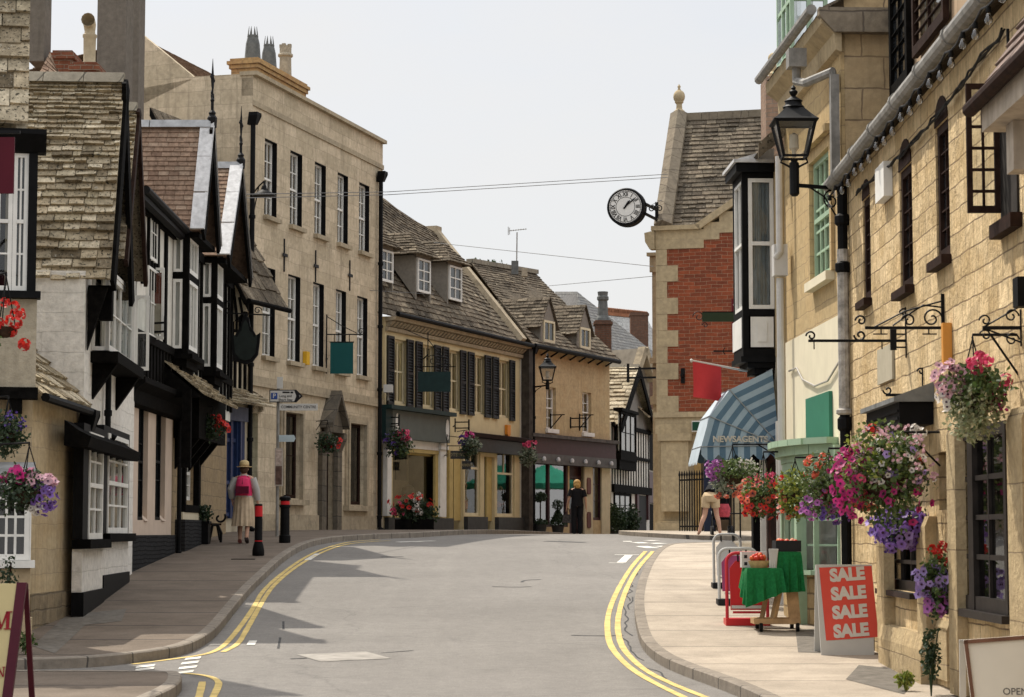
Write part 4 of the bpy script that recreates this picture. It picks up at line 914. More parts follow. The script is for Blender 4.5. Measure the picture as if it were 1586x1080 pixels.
# roof: from the eave up to a ridge that sags to the right
yr = 3.6; rl = B.hit(592, 303, B.inn, B.inn.dot(B.A)+yr); rr = B.hit(672, 361, B.inn, B.inn.dot(B.A)+yr); rl = B.loc(rl); rr = B.loc(rr)
vx, vz = B.uz(804, 506, .3)
NR = 4; 
mb = MB(); a = Vector((-1.0,-.12,ze+.03)); b = Vector((W_+.02,-.38,ze+.03)); rr2 = Vector((rr.x, yr, rr.z)); rl2 = Vector((rl.x-.8, yr, rl.z))
mb.slates(a, Vector((vx,-.38,ze+.03)), rr2, rl2, 30, .28, .03, .25, 51, 0, .98, .09)
mb.slates(rr2+Vector((0,4,-3.6)), rl2+Vector((0,4,-3.6)), rl2, rr2, 12, .5, .03, .2, 52)
mb.build('roof', COTSD, B.root, fix=False)
# stone coping up the right-hand verge
cp = [Vector((vx,-.4,ze+.06)), rr2+Vector((0,0,.06))]; d = (cp[1]-cp[0]).normalized(); up = Vector((0,-d.z,d.y)).normalized(); up = up if up.z > 0 else -up
mb = MB(); wv = Vector((.17,0,0))
mb.add([cp[0]-wv-up*.3, cp[0]+wv-up*.3, cp[0]+wv+up*.16, cp[0]-wv+up*.16, cp[1]-wv-up*.3, cp[1]+wv-up*.3, cp[1]+wv+up*.16, cp[1]-wv+up*.16], [(3,2,1,0),(4,5,6,7),(0,1,5,4),(1,2,6,5),(2,3,7,6),(3,0,4,7)])
mb.box(rr2.x-.22, rr2.x+.22, yr-.2, yr+.5, rr2.z-.5, rr2.z+.22); mb.build('verge_coping', SANDT, B.root)
GREYR = mat('grey roughcast cheek', (.22,.20,.17), .9, .12, 12, bmp=.3)
def roofy(z, x, ea=ze): return -.38+(yr+.38)*(z-ea)/(rl.z+(rr.z-rl.z)*(x-rl.x)/(rr.x-rl.x)-ea)
for k, (p0, p1, t, bt) in enumerate(((590.5,608.5,388,437),(647,666.5,402,454),(696,715,413,466))):
    # the dormer front stands where the roof meets its sill
    off = -.8
    for _ in range(12):
        q0, q1, a0, a1 = B.rect(p0, p1, t, bt, off); off = -(roofy(a0-.1, (q0+q1)/2))-.05
    yf = -off; hw = (q1-q0)/2+.1; cx = (q0+q1)/2
    o = window(B.root, q0, q1, a0, a1, yf-.02, 2, 3, meet=False, back='in', fw=.06, bar=.035)
    yt_ = roofy(a1+.1, cx)
    mb = MB().extr([(q0-.09,yf+.03,a0-.25),(q0-.09,yf+.03,a1+.08),(q0-.09,yt_+.2,a1+.08)], (.07,0,0)).extr([(q1+.02,yf+.03,a0-.25),(q1+.02,yf+.03,a1+.08),(q1+.02,yt_+.2,a1+.08)], (.07,0,0))
    mb.box(q0-.09, q1+.09, yf+.03, yf+.08, a1+.003, a1+.14).build('dormer_cheek', GREYR, B.root)
    zr_ = a1+.85; yb = roofy(zr_, cx)+.3; mb = MB(); e = .22
    mb.slates((cx-hw-e,yb,a1+.08),(cx-hw-e,yf-.2,a1+.08),(cx,yf+.5,zr_),(cx,yb,zr_), 8, .28, .03, .25, 61+k); mb.slates((cx+hw+e,yf-.2,a1+.08),(cx+hw+e,yb,a1+.08),(cx,yb,zr_),(cx,yf+.5,zr_), 8, .28, .03, .25, 71+k)
    mb.slates((cx-hw-e,yf-.2,a1+.08),(cx+hw+e,yf-.2,a1+.08),(cx+.03,yf+.5,zr_),(cx-.03,yf+.5,zr_), 8, .28, .03, .25, 81+k)
    mb.build('dormer_roof', COTSD, B.root, fix=False)
# shop front one
q0, q1, a0, a1 = B.rect(607,697,641,672,.3)
SPAN = (B.uz(597,700,.3)[0], B.uz(697,700,.3)[0])
zf0 = B.uz(650,682,.3)[1]; zf1 = B.uz(650,640,.3)[1]
o = MB().box(SPAN[0]+.45, SPAN[1], -.3, -.003, zf0, zf1).build('fascia', GREYGRN, B.root)
mb = MB()
for x in (SPAN[0]+.8, SPAN[1]-.22):
    MBp = [(x+.13*math.sin(i*math.pi/6)*(1 if i%3 else 1), -.303, (zf0+zf1)/2+.32*math.cos(i*math.pi/6)) for i in range(12)]
    mb.extr(MBp, (0,-.01,0))
mb.build('lozenge_mark', WHITE, o)
MB().box(SPAN[0]-.02, SPAN[1]+.05, -.5, -.003, zf1+.003, zf1+.12).box(SPAN[0]-.02, SPAN[0]+.448, -.32, -.003, zf0-.05, zf1).build('shop_cornice', DKGRN, B.root)
mb = MB()
for p0, p1 in ((600,606.5),(682,691.5)): x0, x1 = B.uz(p0,750,.15)[0], B.uz(p1,750,.15)[0]; mb.box(x0, x1, -.15, -.003, .4, zf0-.003); mb.box(x0-.06, x1+.06, -.2, -.003, zf0-.2, zf0-.06)
mb.box(SPAN[0], SPAN[1]-.1, -.2, -.003, zf0-.19, zf0-.004) if False else None
mb.box(B.uz(606.5,700,.15)[0]+.003, B.uz(682,700,.15)[0]-.003, -.12, -.003, SH1[3]+.12, zf0-.004); mb.build('pilaster', WHITE, B.root)
x0, x1 = B.uz(606.5,750,.12)[0], B.uz(682,750,.12)[0]
MB().box(x0+.003, x1-.003, -.1, -.003, SH1[3]+.003, SH1[3]+.117).box(x1-.28, x1-.005, -.08, -.003, .4, SH1[3]).box(B.uz(691.5,750)[0], D1[0]-.005, -.1, -.003, .36, zf0-.2).box(0.003, B.uz(600,750)[0], -.1, -.003, .36, zf0-.2).build('yellow_timber', YELP, B.root)
def shopbox(B, h, depth=1.6, seed=1, m=None):
    q0, q1, a0, a1 = h; y0 = .19
    mb = MB(); mb.quad((q0-.3,y0+depth,a0-.2),(q1+.3,y0+depth,a0-.2),(q1+.3,y0+depth,a1+.1),(q0-.3,y0+depth,a1+.1)); mb.quad((q0-.3,y0,a0-.1),(q1+.3,y0,a0-.1),(q1+.3,y0+depth,a0-.1),(q0-.3,y0+depth,a0-.1)); mb.quad((q0-.3,y0,a1+.1),(q1+.3,y0,a1+.1),(q1+.3,y0+depth,a1+.1),(q0-.3,y0+depth,a1+.1))
    for x in (q0-.3, q1+.3): mb.quad((x,y0,a0-.1),(x,y0+depth,a0-.1),(x,y0+depth,a1+.1),(x,y0,a1+.1))
    return mb.build('shop_interior', m or DARKIN, B.root, fix=False)
H1 = (SH1[0], SH1[1], .35, SH1[3]); o = MB().box(H1[0], H1[1], .08, .14, H1[2], H1[2]+.06).box(H1[0], H1[1], .08, .14, H1[3]-.06, H1[3]).box(H1[0], H1[0]+.05, .08, .14, H1[2]+.06, H1[3]-.06).box(H1[1]-.05, H1[1], .08, .14, H1[2]+.06, H1[3]-.06).build('shop_window', YELP, B.root)
MB().quad((H1[0],.11,H1[2]),(H1[1],.11,H1[2]),(H1[1],.11,H1[3]),(H1[0],.11,H1[3])).build('pane', SHOPGL, o, fix=False); shopbox(B, H1)
mb = MB(); 
MB().box(H1[0]+.2, H1[0]+1.6, 1.0, 1.05, .35, H1[3]-.1).build('display_screen', BLACK, B.root)
MB().box(H1[1]-1.5, H1[1]-.2, .9, .95, .35, H1[3]).build('display_screen', mat('dim cream screen', (.2,.17,.11), .9, .1, 3), B.root); MB().box(H1[1]-1.25, H1[1]-.45, .86, .89, 1.5, 2.3).build('display_picture', BLACK, B.root)
MB().ball((H1[1]-.7,.7,1.15), .22).build('display_vase', mat('dark vase', (.03,.03,.035), .4, .1, 3), B.root, smooth=True)
zpl = .38
MB().box(-.0, D1[0]-.02, -.14, -.004, -.5, .36).box(D1[1]+.02, D2[0]-.02, -.14, -.004, -.5, .42).box(D2[1]+.02, W_-.0, -.14, -.004, -.5, .42).build('plinth', DKGREY, B.root)
for Dq in (D1, D2):
    MB().box(Dq[0], (Dq[0]+Dq[1])/2, .16, .2, -.2, Dq[3]).build('door', DKGREY, B.root)
    MB().box((Dq[0]+Dq[1])/2+.003, Dq[1]-.003, .1, .2, .3, Dq[3]).build('door_panel', YELP, B.root)
rnd = random.Random(9)
for h in ((SH2[0], SH2[1], .45, SH2[3]), (SH3[0], SH3[1], .45, SH3[3])):
    o = window(B.root, *h, .06, 1, 1, meet=False, fm=CREAMP, back='dark', pane=SHOPGL, fw=.08); shopbox(B, h, 1.0, m=mat('pale shop backdrop', (.16,.145,.12), .9, .5, 3))
    MB().box(h[0]+.08, h[1]-.08, .07, .13, h[3]-.75, h[3]-.68).box((h[0]+h[1])/2-.025, (h[0]+h[1])/2+.025, .071, .129, h[3]-.68, h[3]-.08).build('transom', CREAMP, o)
    cols = [mat('display %s' % n, c, .8, .2, 6) for n, c in (('pink',(.5,.22,.2)),('blue',(.12,.16,.28)),('white',(.6,.58,.52)),('green',(.12,.2,.1)),('tan',(.4,.28,.16)))]
    for k in range(26):
        x = rnd.uniform(h[0]+.1, h[1]-.1); z = h[2]+abs(rnd.gauss(0,.55)); s_ = rnd.uniform(.05,.12); y = rnd.uniform(.3,.9)
        if z > h[3]-.8: continue
        if rnd.random() < .5: MB().ball((x,y,z+s_), s_, seg=8, rings=5, sz=rnd.uniform(.8,1.6)).build('display_item', rnd.choice(cols), B.root, smooth=True)
        else: MB().box(x-s_, x+s_, y-s_, y+s_, z, z+s_*rnd.uniform(1.2,2.6)).build('display_item', rnd.choice(cols), B.root)
q0 = B.uz(736,690,.2)[0]; zf0 = B.uz(770,702,.2)[1]; zf1 = B.uz(770,682,.2)[1]
MB().box(D1[1]+.3, W_-.02, -.2, -.003, zf0, zf1).build('fascia', DKGREY, B.root); MB().extr([(D1[1]+.2,-.003,zf1+.003),(D1[1]+.2,-.3,zf1+.03),(D1[1]+.2,-.42,zf1+.14),(D1[1]+.2,-.003,zf1+.2)], (W_-D1[1]-.2,0,0)).build('shop_cornice', mat('dark mauve paint', (.05,.035,.04), .5, .15, 5), B.root)

# ------------------------------------------------------------------ the maroon shop
GOLD = stone('golden rendered stone', (.52,.40,.24), (.49,.385,.23), (.4,.32,.2), .9, .4, .004, .25, .35, (.16,.12,.08), patch=.4, patchcol=(.36,.23,.11), streak=.5)
MAROON = mat('maroon paint', (.06,.028,.03), .5, .12, 5); MGREY = mat('grey lead paint', (.10,.095,.095), .6, .15, 5)
B = Bld('maroon_shop', 'golden stone house with pointed dormers over a maroon shop front', 'shop', at(812,825,73.4), at(945,825,80))
MR = B; W_ = B.L; ze = (B.uz(822,540)[1]+B.uz(943,559)[1])/2
w1 = B.rect(846,861,601,664); w2 = B.rect(902,916,607,671); zl = (w1[2]+w2[2])/2; zh = (w1[3]+w2[3])/2
zf0 = B.uz(885,706,.2)[1]; zf1 = B.uz(885,682,.2)[1]; zw = B.uz(850,716)[1]
SW = B.rect(822,880,716,826); DO = B.rect(882,905,716,826); S2 = B.rect(918.5,932,722,826)
MB().wall(0, W_, -.5, ze, [(w1[0],w1[1],zl,zh),(w2[0],w2[1],zl,zh),(SW[0],SW[1],.25,zw),(DO[0],DO[1],-.1,zw),(S2[0],S2[1],.5,zw)], dep=.2).shell(0, W_, -.5, ze, 7, top=False).build('wall', GOLD, B.root)
for w_ in (w1, w2): window(B.root, w_[0], w_[1], zl, zh, .12, 2, 4, back='net', sill=WHITE, so=.1, sh=.14)
MB().box(.1, W_+.1, -.2, -.003, zf0, zf1).build('fascia', MAROON, B.root); MB().box(.0, W_+.15, -.34, -.003, zf1+.003, zf1+.12).build('shop_cornice', mat('dark cornice stone', (.09,.08,.075), .8, .3, 4), B.root)
o = MB().box(.15, W_+.05, -.24, -.003, zf0-.34, zf0-.003).build('lamp_rail', MGREY, B.root)
for i in range(6): MB().lathe([(.02,0),(.07,.02),(.075,.1),(.03,.16)], (.9+i*(W_-1.5)/5,-.32,zf0-.26), 8).build('spot_lamp', LEADLT, o, smooth=True)
MB().box(.15, W_-.05, -.1, -.003, zw+.003, zf0-.345).build('shop_head', MAROON, B.root)
o = MB().box(SW[0], SW[0]+.06, .02, .12, .25, zw).box(SW[1]-.1, SW[1], .02, .12, .25, zw).box((SW[0]+SW[1])/2-.05, (SW[0]+SW[1])/2+.05, .02, .12, .25, zw).box(SW[0], SW[1], .021, .119, .25, .32).build('shop_window', MAROON, B.root)
MB().quad((SW[0],.08,.25),(SW[1],.08,.25),(SW[1],.08,zw),(SW[0],.08,zw)).build('pane', glass_mat('mirror-like shop glass', base=.30), o, fix=False); shopbox(B, (SW[0],SW[1],.25,zw), 2.2, m=mat('warm shop interior', (.24,.19,.12), .9, .4, 1.2))
MB().box(SW[0]+.3, SW[0]+1.1, .5, .55, 1.75, 2.2).build('display_sign', mat('pale sage board', (.28,.33,.2), .7, .1, 4), B.root)
MB().box(DO[0], DO[1], .17, .2, -.2, zw).box(DO[0]+.05, DO[0]+.12, .1, .168, -.1, zw).box(DO[1]-.12, DO[1]-.05, .1, .168, -.1, zw).box(DO[0]+.12, DO[1]-.12, .1, .168, zw-.5, zw-.42).build('door', MAROON, B.root)
MB().quad((DO[0]+.15,.16,.9),(DO[1]-.15,.16,.9),(DO[1]-.15,.16,zw-.55),(DO[0]+.15,.16,zw-.55)).build('door_pane', DARKGL, B.root, fix=False)
window(B.root, S2[0], S2[1], .5, zw, .05, 1, 3, meet=False, fm=MAROON, pane=SHOPGL, fw=.08)
PILC = mat('cream pilaster paint', (.50,.43,.29), .7, .08, 4, streak=.15); mb = MB()
for a, b in ((905.5,918),(932.5,944.5)): mb.box(B.uz(a,770,.06)[0], B.uz(b,770,.06)[0], -.06, -.003, -.4, zw+.05)
mb.build('pilaster', PILC, B.root)
SGN = mat('brown menu board', (.13,.05,.04), .6, .15, 6)
x = (B.uz(911.7,700,.07)[0])
for a, b in ((740,766),(793,818)): 
    z1 = B.uz(911,a,.08)[1]; z0 = B.uz(911,b,.08)[1]; MB().extr([(x-.16,-.065,z0+.06),(x-.1,-.065,z0),(x+.1,-.065,z0),(x+.16,-.065,z0+.06),(x+.16,-.065,z1-.06),(x+.1,-.065,z1),(x-.1,-.065,z1),(x-.16,-.065,z1-.06)], (0,-.03,0)).build('menu_board', SGN, B.root)
MB().box(-.25, 0.05, -.3, -.0031, -.5, ze-.1).build('party_pier', mat('dark party pier', (.055,.047,.04), .8, .3, 4), B.root)
downpipe(B, .2, -.25, 0, ze-.2, r=.06)
for px in (857, 902):
    x, z = B.uz(px-3, 652, .05); MB().bar((x,-.02,z-.35),(x,-.02,z+.25),.04).bar((x,-.02,z+.2),(x,-.55,z+.2),.035).bar((x,-.03,z-.25),(x,-.45,z+.2),.03).build('sign_bracket', IRON, B.root)
x, z = B.uz(885, 655, .05); MB().bar((x,-.02,z-.2),(x,-.02,z+.2),.04).bar((x,-.02,z+.15),(x,-.6,z+.15),.04).bar((x,-.02,z-.15),(x,-.6,z-.15),.04).bar((x,-.6,z-.2),(x,-.6,z+.2),.04).build('sign_bracket', IRON, B.root)
# roof and pointed dormers
yr = 3.6; rl = B.loc(B.hit(728, 407, B.inn, B.inn.dot(B.A)+yr)); rr = B.loc(B.hit(829, 424, B.inn, B.inn.dot(B.A)+yr))
mb = MB().slates((0,-.35,ze+.03),(W_+.1,-.35,ze+.03),(rr.x,yr,rr.z),(rl.x,yr,rl.z), 28, .28, .03, .25, 91, 0, .98, .06)
mb.slates((W_+.1,-.35,ze+.03),(W_+.1,7.5,ze+.03),(rr.x,yr+.01,rr.z),(rr.x,yr,rr.z), 20, .3, .03, .25, 93)
mb.quad((rl.x,yr,rl.z),(rr.x,yr,rr.z),(rr.x,7,ze),(rl.x,7,ze)); mb.build('roof', COTSD, B.root, fix=False)
mb = MB(); n = 20
for i in range(n): t0, t1 = i/n, (i+.97)/n; P0 = rl.lerp(rr, t0); P1 = rl.lerp(rr, t1); mb.bar((P0.x,yr,P0.z+.06),(P1.x,yr,P1.z+.06), .3, .16)
mb.build('ridge', ridgest, B.root)
mb = MB().tube([(0,-.4,ze+.02),(W_,-.4,ze-.02)], .08, 8)
for i in range(9): mb.bar((.5+i*.8,-.38,ze),(.5+i*.8,-.02,ze-.2), .05)
mb.build('gutter', BLACK, B.root)
sl2 = lambda z: -.35+(yr+.35)*(z-ze)/(rl.z-ze)
for k, (p0, p1, t, bt, pa) in enumerate(((842,859,497,531,(848.5,462)),(898.5,914,508,541,(905.5,474)))):
    off = -.8
    for _ in range(12): q0, q1, a0, a1 = B.rect(p0, p1, t, bt, off); off = -sl2(a0-.1)-.05
    yf = -off; za = B.uz(*pa, off)[1]; cx = (q0+q1)/2; hw = (q1-q0)/2+.16
    window(B.root, q0, q1, a0, a1, yf-.02, 2, 1, meet=False, fm=CREAMP, back='in', fw=.08)
    mb = MB().extr([(cx-hw,yf+.03,a1-.15),(cx-hw,yf+.03,a0-.2),(q0-.003,yf+.03,a0-.2),(q0-.003,yf+.03,a1+.003),(q1+.003,yf+.03,a1+.003),(q1+.003,yf+.03,a0-.2),(cx+hw,yf+.03,a0-.2),(cx+hw,yf+.03,a1-.15),(cx,yf+.03,za)], (0,.06,0))
    for s_ in (1,-1): mb.extr([(cx+s_*(hw-.035),yf+.095,a0-.2),(cx+s_*(hw-.035),yf+.095,a1-.1),(cx+s_*(hw-.035),sl2(a1)+.3,a1-.1)], (-s_*.04,0,0))
    mb.build('dormer_front', GREYR, B.root)
    mb = MB(); yb = sl2(za)+.3
    for s_ in (1,-1):
        a_, b_ = (cx+s_*(hw+.15),yb,a1-.28), (cx+s_*(hw+.15),yf-.05,a1-.28); c_, d_ = (cx,yf-.05,za+.04), (cx,yb,za+.04)
        mb.slates(*( (a_,b_,c_,d_) if s_ < 0 else (b_,a_,d_,c_)), 9, .28, .03, .25, 95+k)
    mb.build('dormer_roof', COTSD, B.root, fix=False)
# end stack
bpy.context.view_layer.update()
BRBR = stone('brown brick', (.17,.09,.06), (.13,.07,.05), (.12,.1,.08), .24, .08, .01, .5, .3)
o, p, q = stack(B.root, 922, 947, 496, 552, 81.5, BRBR, .7)
MB().lathe([(.3,0),(.27,.1),(.2,.2),(.17,.75),(.22,.8),(.22,.9),(.18,.95),(.2,1.1)], ((q.x-p.x)/2,.35,q.z-p.z), 8).build('chimney_pot', POTG, o)
o, p, q = stack(B.root, 792, 803, 404, 425, 78.5, POTG, .3, False); o, p, q = stack(B.root, 808, 817, 415, 428, 78.5, POTB, .3, False)

# ------------------------------------------------------------------ far timbered cottage and what lies behind
B = Bld('far_timbered_cottage', 'small black and white cottage with stone slate gable beside the maroon shop', 'house', at(947,825,82), at(1006,825,90), g(84))
TT = B; W_ = B.L; xa, za = B.uz(990,567,.3); xe, ze = B.uz(961,658,.3); hwid = xa-xe
MB().wall(0, W_, -1, ze+.1, []).shell(0, W_, -1, ze+.1, 6).build('wall', mat('aged whitewash', (.60,.58,.53), .9, .1, 4, streak=.2), B.root)
MB().extr([(xe+.2,.0,ze+.1),(2*xa-xe-.2,.0,ze+.1),(xa,.0,za-.25)], (0,.1,0)).build('gable_wall', mat('grey weathered render', (.2,.19,.175), .9, .15, 5), B.root)
gable_roof(B, xe, ze, xa, za, -.3, 6, COTS, 15, .4, .05, 101, jit=.3, ridge=(ridgest, .2, .7)); barge(B, xe, ze, xa, za, -.36, .3)
mb = MB(); zj = B.uz(970,752,.05)[1]; x = .05
while x < W_: mb.box(x, x+.17, -.02, -.003, zj, ze+.05); x += .56
mb.box(0, W_, -.12, -.004, zj-.3, zj-.003).box(0, W_, -.1, -.004, ze-.05, ze+.1).box(0, W_, -.08, -.004, (zj+ze)/2-.06, (zj+ze)/2+.06).build('timber_frame', BLKWOOD, B.root)
q0, q1, a0, a1 = B.rect(962,986,640,704,.35); MB().box(q0-.1, q1+.1, -.36, -.07, a0-.25, a0-.005).box(q0-.1, q1+.1, -.42, -.07, a1+.005, a1+.12).box(q0-.08,q1+.08,-.3,-.07,a0-.6,a0-.25).build('oriel_frame', BLKWOOD, B.root)
window(B.root, q0, q1, a0, a1, -.35, 3, 2, meet=False, fm=BLKWOOD, back='net', fw=.1)
q0, q1, a0, a1 = B.rect(950,976,764,818); window(B.root, q0, q1, a0, a1, -.06, 3, 3, meet=False, fm=BLKWOOD, back='net', fw=.1)
q0, q1, a0, a1 = B.rect(987,1000,768,830); MB().box(q0, q1, -.03, -.003, -1, a1).build('door', BLACK, B.root)
MB().box(q0-.5, q0-.1, -.1, -.004, 1.0, 2.2).build('notice_board', MAROON, B.root); MB().box(q1+.1, q1+.4, -.1, -.004, 1.0, 2.2).build('notice_board', MAROON, B.root)
B = Bld('dark_fronted_shop', 'narrow shaded shop with maroon front and stone slate roof beyond the far cottage', 'shop', at(1001,825,90), at(1026,825,97), g(90))
W_ = B.L; z1 = B.uz(1010,655)[1]; MB().box(0, W_, 0, 6, -1, z1).build('wall', PLAST, B.root); MB().box(0, W_, -.1, -.003, -1, z1*.35).box(0,W_,-.08,-.003,z1*.62,z1).build('shop_front', BLKWOOD, B.root); MB().box(0, W_, -.15, -.003, z1*.36, z1*.6).build('fascia', MAROON, B.root)
MB().slates((-2.5,-.3,z1),(W_,-.3,z1),(W_,4,z1+4.5),(-2.5,4,z1+4.5), 16, .35, .045, .3, 105).build('roof', COTS, B.root, fix=False)
# slate-roofed houses behind
SLATE = slate_mat('blue grey slate', [(.16,.16,.16),(.2,.2,.195),(.18,.175,.17),(.24,.235,.22)], (.1,.1,.09), .3, spots=False)
B = Bld('slate_roofed_house', 'hipped grey slate roof with brick chimney rising behind the maroon shop', 'house', at(905,825,100), at(1030,825,112), -2)
W_ = B.L; y_ = 0
def lp(px, py, Y): return B.loc(at(px, py, Y))
e1, e2, h1, h2, b1 = lp(952,545,100), lp(1030,560,108), lp(893,452,105), lp(860,452,112), lp(850,545,108)
ec = lp(915,540,99)
mb = MB().slates(ec, e2, h1+Vector((.05,0,0)), h1, 20, .3, .012, .08, 111).slates(b1, ec, h1, h2, 20, .3, .012, .08, 112); mb.build('roof', SLATE, B.root, fix=False)
zz = min(ec.z, e2.z)-.0; MB().add([(ec.x,ec.y+.4,0),(e2.x,e2.y+.4,0),(e2.x,e2.y+.4,e2.z-.1),(ec.x,ec.y+.4,ec.z-.1),(b1.x,b1.y+.4,0),(b1.x,b1.y+.4,b1.z-.1)], [(0,1,2,3),(4,0,3,5)]).build('wall', BRBR, B.root, fix=False)
B = Bld('distant_slate_house', 'pale slate roof with orange ridge tiles far behind the red brick building', 'house', at(930,825,125), at(1060,825,130), -4)
p, q = B.loc(at(935,484,129)), B.loc(at(1060,484,130)); zq = B.loc(at(990,600,126)).z
o = MB().slates((p.x,0,zq),(q.x,0,zq),(q.x,3,p.z),(p.x,3,p.z), 20, .4, .012, .08, 115).build('roof', slate_mat('pale slate', [(.4,.4,.39),(.46,.46,.44),(.43,.42,.41)], (.3,.3,.28), .2, spots=False), B.root, fix=False)
mb = MB(); n = 26
for i in range(n): x = p.x+(q.x-p.x)*(i+.5)/n; mb.lathe([(.10,-.06),(.17,-.05),(.17,.05),(.10,.06)], (0,0,0), 8) if False else mb.tube([(x,2.9,p.z+.2),(x,3.1,p.z+.2)], .17, 8)
mb.box(p.x, q.x, 2.85, 3.15, p.z-.1, p.z+.08); mb.build('ridge_tiles', mat('orange ridge tile', (.3,.13,.07), .8, .2, 4), B.root)
MB().box(p.x, q.x, .2, 3, 0, zq-.05).build('wall', BRBR, B.root); bpy.context.view_layer.update()
stack(B.root, 977, 1004, 484, 560, 122, BRBR, 1.0, True)
B = Bld('grey_gabled_house', 'grey rendered gable peeping between the far cottage and the red brick building', 'house', at(965,825,95), at(1025,825,97), g(95))
pts = [B.loc(at(*p, 96)) for p in ((962,575),(987,540),(1022,590))]
MB().extr([(pts[0].x,0,-1),(pts[2].x,0,-1),(pts[2].x,0,pts[2].z),(pts[1].x,0,pts[1].z),(pts[0].x,0,pts[0].z)], (0,5,0)).build('wall', mat('grey brown render', (.2,.175,.14), .9, .15, 3), B.root)
mb = MB()
for a, b in ((0,1),(1,2)): mb.bar((pts[a].x,-.2,pts[a].z),(pts[b].x,-.2,pts[b].z),.4,.25)
mb.build('gable_coping', SANDT, B.root)
# ------------------------------------------------------------------ red brick building with stone dressings
REDB = stone('red brick', (.31,.085,.042), (.18,.056,.034), (.34,.25,.17), .29, .098, .005, .5, .12, (.12,.05,.03), patch=.25, patchcol=(.22,.07,.035), streak=.15)
DRES = stone('stone dressing', (.47,.375,.235), (.43,.345,.22), (.34,.28,.18), 1.4, .7, .004, .3, .35, (.14,.12,.09), patch=.3, streak=.35)
DRESD = stone('lichened coping stone', (.24,.20,.15), (.21,.18,.135), (.12,.10,.08), .9, .7, .012, .5, .6, (.08,.07,.06), patch=.4)
a = at(1020,825,58)
B = Bld('red_brick_building', 'red brick building with stone quoins, stepped gable coping and steep slate roof', 'building', a, a+Vector((math.cos(R(15)),-math.sin(R(15)),0))*9, g(58)+.1)
K = B; zs = B.uz(1040,640)[1]; ze = B.uz(1040,386)[1]; zk = B.uz(1040,357)[1]; xk = B.uz(1083,356)[0]; xg, zg = B.uz(1146,312); 
slope = (zg-zk)/(xg-xk); xa = xk+3.1; za = zk+slope*3.1
mb = MB().wall(0, 9, zs+.003, ze, []); mb.poly([(xk-.25,0,ze),(9,0,ze),(9,0,zk),(xa*2-xk,0,zk),(xa,0,za-.3),(xk,0,zk-.3),(xk-.25,0,zk-.3)])
mb.quad((0,0,zs),(0,24,zs),(0,24,zk),(0,0,zk)).quad((9,0,0),(9,24,0),(9,24,zk),(9,0,zk)).quad((0,24,0),(9,24,0),(9,24,zk),(0,24,zk)).quad((0,3.3,zk),(9,3.3,zk),(9,24,zk),(0,24,zk)); mb.build('brick_wall', REDB, B.root)  # unseen rear drawn out long so opposite shop windows mirror brick instead of sky
MB().wall(0, 9, -.6, zs-.2, []).quad((0,0,-.6),(0,24,-.6),(0,24,zs),(0,0,zs)).build('ground_wall', DRES, B.root)
mb = MB().box(-.1, 9, -.12, -.003, zs-.12, zs+.02).box(-.06, 9, -.07, -.004, zs-.55, zs-.123)
xp = B.uz(1066,740,.25)[0]; x0 = B.uz(1024,740,.25)[0]
mb.box(x0, xp, -.26, -.003, .5, zs-.75).box(x0-.08, xp+.08, -.32, -.003, zs-.745, zs-.555).box(x0-.1, xp+.1, -.34, -.003, .0, .25).box(x0-.12, xp-.05, -.5, -.345, -.3, .2)
mb.build('stone_pier', DRES, B.root)
mb = MB(); n = 10; hq = (ze-zs-.02)/n
for i in range(n):
    w_ = .27 if i % 2 else .56
    mb.box(-.03, w_, -.025, -.003 if False else .1, zs+.022+i*hq, zs+.022+(i+1)*hq-.006)
mb.build('quoins', DRES, B.root)
mb = MB().box(-.04, xk+.12, -.03, .12, ze+.003, zk-.003)
# stepped stones under the gable coping
for i in range(5):
    x = xk+.12+i*.42; z = zk+slope*(x-xk); mb.box(x, x+.42, -.028, .11, z-.36-(.1 if i%2 else 0), z+.1)
mb.build('stepped_stones', DRES, B.root)
mb = MB().box(-.14, xk+.03, -.12, .25, zk, zk+.12).extr([(xk+.03,-.12,zk),(xa,-.12,za),(xa,-.12,za+.2),(xk-.1,-.12,zk+.12),(xk+.0,-.12,zk+.0)], (0,.4,0)).extr([(2*xa-xk,-.12,zk),(xa,-.12,za),(xa,-.12,za+.2),(2*xa-xk,-.12,zk+.14)], (0,.4,0))
mb.extr([(-.14,-.12,zk-.02),(-.32,-.12,zk-.06),(-.3,-.12,zk-.3),(-.18,-.12,zk-.5),(-.05,-.12,zk-.5),(-.05,-.12,zk-.02)], (0,.3,0)); mb.build('gable_coping', DRES, B.root)
YR = 3.3; r0 = B.loc(B.hit(1064,183,B.inn,B.inn.dot(B.A)+YR)); r1 = B.loc(B.hit(1215,183,B.inn,B.inn.dot(B.A)+YR)); e0 = B.uz(1042,356,-.05)
zr = r0.z
MB().slates((e0[0],.05,zk+.08),(e0[0]+5.5,.05,zk+.08),(r1.x+1,YR,zr),(r0.x,YR,zr), 26, .3, .035, .25, 121).build('roof', COTSD, B.root, fix=False)
mb = MB()
for s_ in (1,-1):
    a_, b_ = (xa-s_*(xa-xk),.25,zk+.05), (xa-s_*(xa-xk),4,zk+.05); c_, d_ = (xa,4,za+.1), (xa,.25,za+.1)
    mb.quad(a_, b_, c_, d_)
mb.build('gable_roof', COTSD, B.root)
mb = MB(); n = 8
for i in range(n): x = r0.x+(r1.x+.8-r0.x)*i/n; mb.box(x, x+(r1.x+.8-r0.x)/n-.01, YR-.13, YR+.13, zr-.12, zr+.12)
mb.build('ridge', DRESD, B.root)
